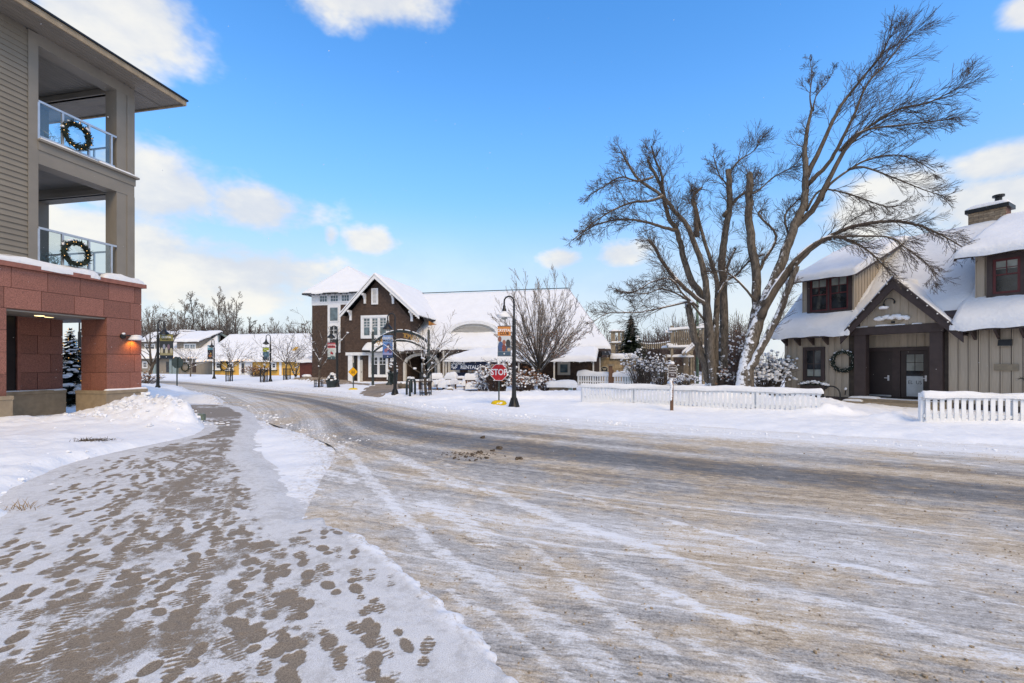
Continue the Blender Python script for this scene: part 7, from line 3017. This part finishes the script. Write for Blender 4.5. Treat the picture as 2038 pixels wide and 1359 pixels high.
def stone_seat():
    b = ground_at(1120, 24.0)
    F = Frame(b.x, b.y, 1, -.08)
    T = thing('stone_seat_wall', 'low stone seat wall capped with thick snow left of the picket fence', 'wall', b)
    rg = random.Random(6)
    for x0, x1 in ((-.72, .32), (.52, .72)):
        w = MB().box(F, x0 + .02, x1 - .02, -.28, -.02, -.1, .52).build('core', M['mortar'], T)
        z = 0.0
        r = 0
        while z < .5:
            x = x0 - (.12 if r % 2 else 0)
            while x < x1:
                e = x + rg.uniform(.24, .36)
                s0, s1 = max(x, x0), min(e, x1)
                if s1 - s0 > .05:
                    MB().box(F, s0 + .006, s1 - .006, -.03, rg.uniform(.0, .03), z + .006, z + .165).build('stone', M['stone_grey'], w)
                x = e
            z += .175
            r += 1
    MB().blanket(F.p(-.85, .10, .53), F.p(.80, .10, .53), F.p(.80, -.4, .53), F.p(-.85, -.4, .53), .24, 12, 5, .22, .4, 31).build('snow', M['snow_roof'], T, True)
    MB().box(F, .33, .51, -.2, -.1, -.05, .45).build('panel', mat('mint_panel', (.40, .56, .50), .6, .1, 4), T)


stone_seat()


# ------------------------------------------------------------------ picket fences
def picket_fence(p0, p1, label, step, w, h, seed, post_every=14, group='white picket fences', gap_snow=None, cap=.07, z=None):
    p0, p1 = Vector(p0), Vector(p1)
    F = Frame(p0.x, p0.y, p1.x - p0.x, p1.y - p0.y)
    L = (p1 - p0).length
    z0 = -.02 if z is None else z
    T = thing('picket_fence', label, 'fence', F.p(L / 2, 0, z0), group)
    rg = random.Random(seed)
    pk = None
    n = int(L / step)
    for i in range(n):
        a = (i + .5) * L / n
        if pk is None:
            pk = MB().box(F, a - w / 2, a + w / 2, 0, .022, z0, z0 + h).build('picket', M['white'], T)
            a0 = a
        else:
            piece(pk, T, pk.location + F.u * (a - a0) + Vector((0, 0, rg.uniform(-.008, .008))))
    for zz in (.22, h - .16):
        MB().box(F, 0, L, -.045, -.002, z0 + zz, z0 + zz + .085).build('rail', M['white'], T)
    k = 0
    while k * 2.1 <= L + .1:
        a = min(k * 2.1, L - .05)
        MB().box(F, a - .055, a + .055, -.15, -.047, z0, z0 + h + .02).build('post', M['white'], T)
        k += 1
    MB().blanket(F.p(-.06, .075, z0 + h - .05), F.p(L + .06, .075, z0 + h - .05), F.p(L + .06, -.12, z0 + h - .05), F.p(-.06, -.12, z0 + h - .05), cap + .05, int(L * 5), 4, .11, .55, seed).build('snow_cap', M['snow_roof'], T, True)
    # snow plastered between the pickets
    for (f0, f1, zt, sd) in (gap_snow or ()):
        MB().blanket(F.p(L * f0, .03, z0 - .1), F.p(L * f1, .03, z0 - .1), F.p(L * f1, -.06, z0 - .1), F.p(L * f0, -.06, z0 - .1), zt + .1, int(L * (f1 - f0) * 7) + 2, 2, .03, .35, sd).build('packed_snow', M['snow_roof'], T, True)
    return T


FENCE_A = ((2.87, 18.7, 0), (9.86, 14.5, 0))
FENCE_B = ((11.32, 12.5, 0), (16.2, 11.5, 0))
picket_fence(*FENCE_A, 'long white picket fence heaped with snow in front of the bare maples', .142, .088, .84, 3, gap_snow=((0, .16, .46, 1), (.155, .46, .24, 2), (.45, .72, .2, 3), (.70, 1, .16, 4)))
picket_fence(*FENCE_B, 'short white picket fence at the right edge before the house wall', .165, .10, .86, 4, gap_snow=((0, .3, .16, 5), (.28, 1, .13, 6)), cap=.07)
q0, q1 = ground_at(1150, 33.0), ground_at(1268, 30.5)
picket_fence((q0.x, q0.y, 0), (q1.x, q1.y, 0), 'far white picket fence in front of the tan stone wall', .18, .10, .78, 5, z=.18, cap=.2)


# ------------------------------------------------------------------ tan stone wall, timber posts, climbing course
def tan_annex():
    b = ground_at(1228, 36.5)
    F = Frame(b.x, b.y, 1, -.15)
    T = thing('stone_annex', 'tan stone annex with flat snowy top right of the lodge', 'building', b)
    a0, a1 = F.a(1196), F.a(1266)
    zt = F.z(711, 0)
    co = MB().box(F, a0 + .03, a1 - .03, -2.5, -.03, -.1, zt).build('wall', M['mortar'], T)
    rg = random.Random(3)
    z, r = .0, 0
    while z < zt - .05:
        x = a0 - (.2 if r % 2 else 0)
        while x < a1:
            e = x + rg.uniform(.4, .62)
            s0, s1 = max(x, a0), min(e, a1)
            if s1 - s0 > .05:
                MB().box(F, s0 + .006, s1 - .006, -.05, rg.uniform(-.005, .012), z + .006, min(z + .33, zt) - .002).build('stone', M['stone_tan'], co)
            x = e
        z += .335
        r += 1
    MB().blanket(F.p(F.a(1214), .15, zt), F.p(a1 + .1, .15, zt), F.p(a1 + .1, -2.5, zt), F.p(F.a(1214), -2.5, zt), .30, 12, 6, .25, .4, 8).build('snow', M['snow_roof'], T, True)
    P = thing('wall_plaque', 'dark arched plaque with pale border on the tan annex', 'plaque', F.p(F.a(1203), .03, F.z(738, 0)))
    c, z0, z1 = F.a(1203), F.z(739.5, 0), F.z(729, 0)
    for w, o, th, mm, e in ((.29, .014, .03, 'cream', 0), (.25, .046, .006, 'letter_black', .035)):
        pts = [F.p(c - w, o, z0 + e), F.p(c + w, o, z0 + e), F.p(c + w, o, z1 - .12), F.p(c + w * .6, o, z1 - .03 - e), F.p(c, o, z1 - e), F.p(c - w * .6, o, z1 - .03 - e), F.p(c - w, o, z1 - .12)]
        MB().prism(pts, F.n * th).build('border' if mm == 'cream' else 'face', M[mm], P)
    for i in range(2):
        MB().box(F, c - .17 + i * .05, c + .17 - i * .05, .053, .055, z0 + .22 - i * .09, z0 + .26 - i * .09).build('faded_line', M['cream'], P)
    # wooden post before it, small table and round planter
    b2 = ground_at(1215, 31.5)
    G = Frame(b2.x, b2.y, 1, 0)
    Q = thing('wooden_post', 'square brown timber post rising above the far picket fence', 'post', b2)
    MB().box(G, -.11, .11, -.11, .11, 0, G.z(728, 0)).build('shaft', M['wood'], Q)
    MB().box(G, -.17, .17, -.17, .17, G.z(728, 0), G.z(725, 0)).build('cap', M['timber'], Q)
    MB().beam(G.p(.15, 0, .3), G.p(.15, .0, 1.3), .12, .12).build('brace', M['wood'], Q)
    b3 = ground_at(1250, 34.0)
    o = MB()
    Q = thing('round_planter', 'pale round covered planter standing before the tan annex', 'planter', b3)
    MB().lathe(b3, [(.3, 0), (.36, .5), (.42, .8), (.3, 1.1), (.1, 1.2)], 12).build('cover', M['teal'], Q, True)
    MB().blob(b3 + Vector((0, 0, 1.15)), .3, random.Random(3), .22).build('snow', M['snow_clump'], Q, True)


tan_annex()


def climbing_course():
    b = ground_at(1352, 34.0)
    F = Frame(b.x, b.y, 1, -.05)
    T = thing('climbing_tower', 'snowy timber climbing tower with balustrade and stairs behind the maple', 'climbing tower', b)
    Z = lambda y: F.z(y, 0)
    A = lambda x: F.a(x)
    tm = M['timber']
    for x, y0 in ((1337, 648), (1376, 650), (1400, 646), (1325, 706), (1362, 706), (1367, 706), (1379, 706)):
        MB().box(F, A(x) - .09, A(x) + .09, -.1, .1, -.05, Z(y0)).build('post', tm if y0 < 700 else M['stone_grey'], T)
    # upper deck with balustrade
    dk = MB().box(F, A(1330), A(1402), -1.8, .12, Z(693), Z(690)).build('deck', tm, T)
    MB().blanket(F.p(A(1329), .2, Z(690)), F.p(A(1403), .2, Z(690)), F.p(A(1403), -1.8, Z(690)), F.p(A(1329), -1.8, Z(690)), .13, 10, 4, .12, .4, 3).build('snow', M['snow_roof'], dk, True)
    rl = MB().beam(F.p(A(1331), .1, Z(657)), F.p(A(1400), .1, Z(652)), .14, .12).build('top_rail', tm, T)
    MB().blanket(F.p(A(1330), .2, Z(656)), F.p(A(1401), .2, Z(651)), F.p(A(1401), .0, Z(651)), F.p(A(1330), .0, Z(656)), .13, 14, 2, .07, .5, 4).build('snow', M['snow_roof'], rl, True)
    x = 1340
    bl = None
    while x < 1398:
        if bl is None:
            bl = MB().box(F, A(x) - .035, A(x) + .035, .06, .12, Z(690), Z(657)).build('baluster', tm, T)
            ba = A(x)
        else:
            piece(bl, T, bl.location + F.u * (A(x) - ba))
        x += 3.6
    # crossbeams sticking out left
    for y, x0, x1 in ((660.5, 1323, 1337), (686, 1327, 1348), (709, 1322, 1380)):
        bm = MB().box(F, A(x0), A(x1), -.08, .08, Z(y + 2.5), Z(y)).build('beam', tm, T)
        MB().blanket(F.p(A(x0), .12, Z(y)), F.p(A(x1), .12, Z(y)), F.p(A(x1), -.12, Z(y)), F.p(A(x0), -.12, Z(y)), .13, 6, 2, .08, .4, 3).build('snow', M['snow_roof'], bm, True)
    MB().beam(F.p(A(1328), 0, Z(688)), F.p(A(1336), 0, Z(700)), .08, .08).build('brace', tm, T)
    # stair stringers
    for o in (.5, 1.3):
        st = MB().beam(F.p(A(1354), o, Z(706)), F.p(A(1380), o - .3, Z(684)), .1, .22).build('stair_stringer', tm, T)
        MB().blanket(F.p(A(1353), o + .1, Z(703)), F.p(A(1380), o - .2, Z(681)), F.p(A(1380), o - .4, Z(681)), F.p(A(1353), o - .1, Z(703)), .12, 5, 2, .08, .3, 4).build('snow', M['snow_roof'], st, True)
    # low lattice screen, and a panel painted in for the shade under the tower
    MB().box(F, A(1308), A(1330), -.6, -.5, Z(750), Z(724)).build('screen', M['teal'], T)
    MB().box(F, A(1347), A(1383), -1.2, -1.1, Z(748), Z(728)).build('shade_panel', M['stone_grey'], T)
    MB().box(F, A(1344), A(1362), -.35, -.25, Z(728), Z(722)).build('lattice', M['wood'], T)
    # green mast
    P = thing('green_mast', 'tall pale green mast with crossbar behind the maple stems', 'mast', ground_at(1388, 35.0))
    G = Frame(P.location.x, P.location.y, 1, 0)
    MB().lathe(P.location, [(.11, 0), (.11, 4.0), (.09, G.z(600, 0))], 10).build('pole', M['green_metal'], P, True)
    cb = MB().box(G, -.1, 1.9, -.06, .06, G.z(650, 0), G.z(647, 0)).build('crossbar', M['green_metal'], P)
    MB().blanket(G.p(-.1, .1, G.z(647, 0)), G.p(1.9, .1, G.z(647, 0)), G.p(1.9, -.1, G.z(647, 0)), G.p(-.1, -.1, G.z(647, 0)), .1, 6, 2, .07, .4, 5).build('snow', M['snow_roof'], cb, True)
    # second lookout, left behind the spruce
    b2 = ground_at(1228, 44.0)
    H = Frame(b2.x, b2.y, 1, 0)
    Q = thing('lookout_platform', 'small timber lookout platform between the lodge roof and spruce', 'platform', b2)
    for x in (1218, 1222, 1232, 1240):
        MB().box(H, H.a(x) - .1, H.a(x) + .1, -.1, .1, -.1, H.z(659, 0)).build('post', M['timber'], Q)
    for y in (659, 682):
        d = MB().box(H, H.a(1216), H.a(1243), -1, .2, H.z(y + 2, 0), H.z(y, 0)).build('deck', M['timber'], Q)
        MB().blanket(H.p(H.a(1216), .2, H.z(y, 0)), H.p(H.a(1243), .2, H.z(y, 0)), H.p(H.a(1243), -1, H.z(y, 0)), H.p(H.a(1216), -1, H.z(y, 0)), .14, 5, 3, .1, .4, 2).build('snow', M['snow_roof'], d, True)
    # hanging slat bridge
    C = thing('slat_bridge', 'hanging rope bridge of snowy slats right of the spruce', 'rope bridge', ground_at(1300, 40.0))
    K = Frame(C.location.x, C.location.y, 1, 0)
    N = 16
    cab = [K.p(K.a(1268 + 65 * i / N), 0, K.z(683 + 3 * math.sin(math.pi * i / N) - 2.5 * i / N, 0)) for i in range(N + 1)]
    MB().tube(cab, .025, 5).build('cable', M['twig'], C)
    sl = None
    for i, p in enumerate(cab):
        o = MB().box(Frame(p.x, p.y, 1, 0), -.05, .05, -.03, .03, p.z - .42, p.z + .05).build('slat', M['timber'], C)
    mb = MB()
    for p in cab:
        mb.blob(p + UP * .06, .08, random.Random(int(p.x * 100)), .05)
    o = mb.build('snow', M['snow_clump'], C, True)
    o['kind'] = 'stuff'


climbing_course()


# ------------------------------------------------------------------ snowy shrubs
def shrub(name, label, px, Y, w, h, seed, stems, clumps, m, cat='shrub', cmin=.05, cmax=.12, leaves=0, depth=.7, group='snow laden shrubs', by=None):
    rg = random.Random(seed)
    b = ground_at(px, Y)
    T = thing(name, label, cat, b, group)
    mb, sn, lf = MB(), MB(), MB()
    tips = []
    for i in range(stems):
        a = rg.uniform(0, 2 * math.pi)
        s = b + Vector((math.cos(a) * w * .18 * rg.random(), math.sin(a) * w * .18 * depth * rg.random(), -.05))
        q = math.sqrt(rg.random())
        e = b + Vector((math.cos(a) * w * .5 * q, math.sin(a) * w * .5 * depth * q, h * rg.uniform(.5, 1.0) * math.sqrt(max(.1, 1 - .6 * q * q))))
        mid = s.lerp(e, .5) + Vector((rg.gauss(0, .06), rg.gauss(0, .06), h * .1))
        mb.tube([s, mid, e], [.014, .010, .006], 3, False)
        tips += [e, mid.lerp(e, .5)]
        for k in range(3):
            f = rg.uniform(.3, .95)
            c = mid.lerp(e, f)
            d = c + Vector((rg.gauss(0, .16), rg.gauss(0, .16), rg.uniform(-.02, .22)))
            mb.tube([c, d], [.007, .005], 3, False)
            tips.append(d)
            if leaves and rg.random() < leaves:
                for _ in range(2):
                    v = Vector((rg.gauss(0, 1), rg.gauss(0, 1), rg.gauss(0, 1))).normalized()
                    ww = v.orthogonal().normalized() * .03
                    lf.add([d, d + v * .05 + ww, d + v * .12, d + v * .05 - ww], [(0, 1, 2, 3)])
    mb.build('branches', m, T)
    if lf.v:
        o = lf.build('dry_leaves', M['dryleaf'], T)
        o['kind'] = 'stuff'
    for i in range(clumps):
        p = tips[rg.randrange(len(tips))]
        r = rg.uniform(cmin, cmax) * .72
        sn.blob(p + Vector((rg.gauss(0, .03), rg.gauss(0, .03), 0)), r, rg, r * .75, 6, 4, .25)
    o = sn.build('snow', M['snow_clump'], T, True)
    o['kind'] = 'stuff'
    return T


shrub('snowy_bush', 'big round bush covered in snow clumps behind the stop sign', 990, 23.0, 2.3, 1.75, 1, 170, 330, M['twig_red'], leaves=.35)
shrub('snowy_bush', 'low spread of snowy flower heads below the near lamp', 1040, 22.0, 1.9, .75, 2, 90, 150, M['twig_red'], cmin=.04, cmax=.09, leaves=.3)
shrub('snowy_bush', 'reddish dry shrub with snow in front of the dark lodge porch', 1052, 26.0, 1.8, 1.3, 3, 110, 90, M['twig_red'], leaves=.6)
shrub('snowy_bush', 'snowy shrub between the broom shaped tree and the stone seat', 1085, 24.5, 1.3, .8, 4, 70, 120, M['twig_red'], leaves=.3)
shrub('snowy_bush', 'small snowy plants left of the round bush by the garden chair', 962, 24.0, 1.2, .65, 5, 50, 90, M['twig_red'], leaves=.3)
shrub('snowy_bush', 'upright snow dotted shrub above the far picket fence', 1278, 29.0, 3.2, 2.7, 6, 150, 190, M['twig'], cmin=.05, cmax=.12)
shrub('snowy_bush', 'snow dotted thicket left of the climbing tower', 1312, 33.0, 3.0, 2.4, 7, 110, 140, M['twig'], cmin=.05, cmax=.12)
shrub('snowy_bush', 'dense snow covered bush between the leaning tree and the taupe house', 1530, 21.5, 2.6, 2.2, 8, 190, 520, M['twig'], cmin=.06, cmax=.14)
shrub('snowy_bush', 'reddish snowy thicket between the two big maples', 1462, 27.0, 2.6, 3.8, 9, 150, 140, M['twig_red'], cmin=.05, cmax=.11, leaves=.15)
shrub('snowy_bush', 'low snowy plants under the climbing tower', 1362, 31.5, 2.6, .95, 10, 90, 110, M['twig'], cmin=.05, cmax=.11)
shrub('snowy_bush', 'dry snowy twigs at the road edge beyond the granite pier', 290, 30.0, 2.4, .8, 11, 60, 60, M['twig_red'], cmin=.05, cmax=.1, leaves=.3)
shrub('snowy_bush', 'brown leafy plants with snow before the yellow house wall', 510, 52.0, 3.6, 1.4, 12, 120, 40, M['twig_red'], leaves=.9)
shrub('snowy_bush', 'ivy and snow at the foot of the snow plastered maple stem', 1442, 20.0, .7, 1.2, 13, 60, 70, M['twig'], cmin=.04, cmax=.1, leaves=.3)


# ------------------------------------------------------------------ rocks, ledge, debris, grass
def rock(px, Y, r, h, seed, label, snow=True):
    b = ground_at(px, Y)
    T = thing('boulder', label, 'boulder', b, 'half buried boulders')
    MB().blob(b + Vector((0, 0, h * .25)), r, random.Random(seed), h * .75, 9, 6, .2).build('stone', M['stone_grey'], T, True)
    if snow:
        MB().blob(b + Vector((.05, .03, h * .8)), r * .85, random.Random(seed + 1), h * .35, 9, 5, .15).build('snow', M['snow_clump'], T, True)


rock(609, 38.0, .45, .5, 1, 'boulder with snow cap at the left foot of the brown tower')
rock(803, 28.0, .35, .35, 2, 'small dark boulder right of the brown pavement patch')
rock(893, 24.5, .25, .25, 3, 'small boulder poking from snow beneath the garden chairs')


def step_ledge():
    p0, p1 = gp(284, 789), gp(335, 786)
    F = Frame(p0.x, p0.y, p1.x - p0.x, p1.y - p0.y)
    L = (p1 - p0).length
    T = thing('stone_ledge', 'low dark stone ledge under snow right of the granite pier', 'ledge', F.p(L / 2, 0, 0))
    x = -.6
    rg = random.Random(2)
    while x < L:
        e = x + rg.uniform(.35, .55)
        MB().box(F, x, e - .012, -.4, rg.uniform(-.03, .02), -.05, .16).build('stone', M['stone_grey'], T)
        x = e
    MB().blanket(F.p(-.7, .06, .16), F.p(L + .1, .06, .16), F.p(L + .1, -.9, .16), F.p(-.7, -.9, .16), .2, 14, 6, .2, .4, 9).build('snow', M['snow_roof'], T, True)


step_ledge()

# lumps of ploughed snow along the kerbs
rg = random.Random(31)
spots = []
edges = [[tuple(p) for p in PL[150:520:4]], [tuple(p) for p in PR[230:560:4]], WALK_POLY[8:34]]
for k, E in enumerate(edges):
    for i in range(420):
        j = rg.randrange(len(E) - 1)
        f = rg.random()
        x = E[j][0] + (E[j + 1][0] - E[j][0]) * f
        y = E[j][1] + (E[j + 1][1] - E[j][1]) * f
        if math.hypot(E[j + 1][0] - E[j][0], E[j + 1][1] - E[j][1]) > 2:
            continue
        x += rg.gauss(0, .22)
        y += rg.gauss(0, .22)
        if (y < 5.0 and k != 1) or (y < 9.5 and k == 0):
            continue
        spots.append((x, y, abs(rg.gauss(0, .012 if y < 12 else .022)) + .006))
for i in range(420):
    spots.append((rg.gauss(-9.8, .95), rg.gauss(12.3, .5), abs(rg.gauss(0, .03)) + .010))
hz = ground_h(np.array([p[0] for p in spots]), np.array([p[1] for p in spots]))
mb = MB()
for (x, y, r), z in zip(spots, hz):
    mb.blob((x, y, max(float(z), .0) + r * .3), r, rg, r * .7, 6, 4, .35)
o = mb.build('snow_lumps', M['snow_clump'])
o['kind'] = 'stuff'
o['label'] = 'small lumps of ploughed snow along the kerbs and on the snow pile'
o['category'] = 'snow'
# clods of frozen slush on the street
rg = random.Random(12)
CLODS = [(963, 872, .075), (996, 893, .075), (1034, 914, .075), (980, 898, .05), (940, 905, .05), (955, 902, .06), (968, 912, .045), (926, 910, .045), (905, 912, .04), (945, 916, .035), (916, 905, .03)]
where = ['farthest', 'large right of centre', 'rightmost', 'small central', 'left', 'tallest of the heap', 'front', 'flat left', 'leftmost', 'small front', 'small left back']
for (x, y, r), wd in zip(CLODS, where):
    r *= .72
    p = gp(x, y)
    mb = MB()
    for k in range(4):
        mb.blob(p + Vector((rg.gauss(0, r * .6), rg.gauss(0, r * .6), r * .3)), r * rg.uniform(.5, .9), rg, r * rg.uniform(.4, .8), 6, 4, .3)
    o = recenter(mb.build('slush_clod', M['dirt']))
    tag(o, wd + ' dark clod of frozen slush lying on the street', 'slush', 'slush clods on the street')
mb = MB()
for i in range(110):
    p = gp(rg.gauss(935, 30), abs(rg.gauss(0, 7)) + 900)
    r = rg.uniform(.006, .018)
    mb.blob(p + Vector((0, 0, r * .4)), r, rg, r * .6, 5, 3, .3)
o = mb.build('slush_crumbs', M['dirt'])
o['kind'] = 'stuff'
o['label'] = 'scatter of small dark slush crumbs on the street'
o['category'] = 'slush'
mb = MB()
for i in range(1500):
    u = rg.random()
    y = 900 + 480 * u * u
    x = rg.uniform(640, 2100)
    p = gp(x, y)
    if not inside(np.array([p.x]), np.array([p.y]), ROAD_POLY)[0]:
        continue
    r = rg.uniform(.003, .009) * (1.8 if rg.random() < .06 else 1)
    mb.blob(p + Vector((0, 0, r * .5)), r, rg, r * .7, 5, 3, .3)
o = mb.build('road_grit', mat('frozen_grit', (.34, .26, .18), .85, .4, 30))
o['kind'] = 'stuff'
o['label'] = 'frozen sand and grit strewn over the street'
o['category'] = 'grit'


def tuft(px, py, n, h, spread, label, m):
    p0 = gp(px, py)
    p0.z = gz(p0.x, p0.y)
    mb = MB()
    for i in range(n):
        b = p0 + Vector((rg.gauss(0, spread), rg.gauss(0, spread * .5), -.01))
        d = Vector((rg.gauss(.5, .6), rg.gauss(-.3, .5), rg.uniform(.15, .8))).normalized()
        w = d.orthogonal().normalized() * .0045
        L = h * rg.uniform(.4, 1)
        q = b + d * L * .6
        mb.add([b - w, b + w, q + w * .7, q - w * .7, q + (d + Vector((0, 0, -.5))).normalized() * L * .4], [(0, 1, 2, 3), (3, 2, 4)])
    o = recenter(mb.build('grass_tuft', m))
    tag(o, label, 'grass')


tuft(48, 1016, 170, .26, .10, 'tuft of tan dry grass at the left edge of the sidewalk', M['grass'])
tuft(75, 968, 60, .12, .06, 'sparse dry grass blades where sidewalk meets the snowbank', M['grass'])
tuft(183, 893, 420, .09, .16, 'patch of dark dead plants showing through the snowbank', M['dirt'])
b = gp(398, 842)
b.z = gz(b.x, b.y)
F = Frame(b.x, b.y, 1, .1)
T = thing('landscape_light', 'small grey green landscape light half buried at the snow pile end', 'light', b)
MB().box(F, -.10, .12, -.06, .06, .08, .26).build('housing', mat('grey_green_metal', (.16, .20, .15), .5, .2, 8), T)
MB().tube([F.p(.06, 0, -.2), F.p(.06, 0, .1)], .03, 8).build('stem', M['signback'], T)
MB().blob(F.p(-.1, .02, .10), .10, random.Random(4), .1).build('snow', M['snow_clump'], T, True)

# brown paving cleared of snow at the arched sign, and the path along the lodge
def paving(name, pts, label, seed):
    mb = MB()
    ring = [gp(x, y) for x, y in pts]
    n = len(ring)
    c = sum(ring, Vector()) / n
    z = max(gz(p.x, p.y) for p in ring + [c]) + .03
    xs = [p.x for p in ring]
    ys = [p.y for p in ring]
    X, Y = np.meshgrid(np.linspace(min(xs), max(xs), 70), np.linspace(min(ys), max(ys), 50))
    k = sdist(X, Y, [(p.x, p.y) for p in ring]) + (fbm(X * 2, Y * 2, seed) - .5) * .6
    Z = ground_h(X.ravel(), Y.ravel()).reshape(X.shape) + .025 - sstep(k, -.25, .15) * .10
    o = grid_mesh(name, X, Y, Z, M['pave'], keep=k < .3)
    o['kind'] = 'structure'
    o['label'] = label


M['pave'] = mat('brown_pavers', (.27, .205, .15), .8, .2, 3, .3, 30, dirt=(.55, .52, .5))
paving('path', [(712, 783), (742, 771), (790, 767), (812, 770), (806, 778), (785, 786), (755, 791), (725, 789)], 'brown paving cleared of snow under the arched sign', 3)
paving('lodge_path', [(590, 763), (660, 764), (700, 766), (740, 770), (735, 773), (690, 770), (640, 768), (585, 766)], 'narrow cleared path along the lodge', 4)

# falling snow close to the camera
mb = MB()
rg = random.Random(99)
for i in range(650):
    Y = rg.uniform(2.5, 16)
    x = rg.uniform(-1.15, 1.15) * Y
    z = rg.uniform(0.2, min(11, 1.65 + .8 * Y))
    r = rg.uniform(.0018, .0036)
    mb.blob((x, Y, z), r, rg, k=4, m=3, jit=.2)
o = mb.build('falling_snow', M['snow_clump'])
o['kind'] = 'stuff'
o['label'] = 'sparse snowflakes drifting over the street'
o['category'] = 'snowflakes'
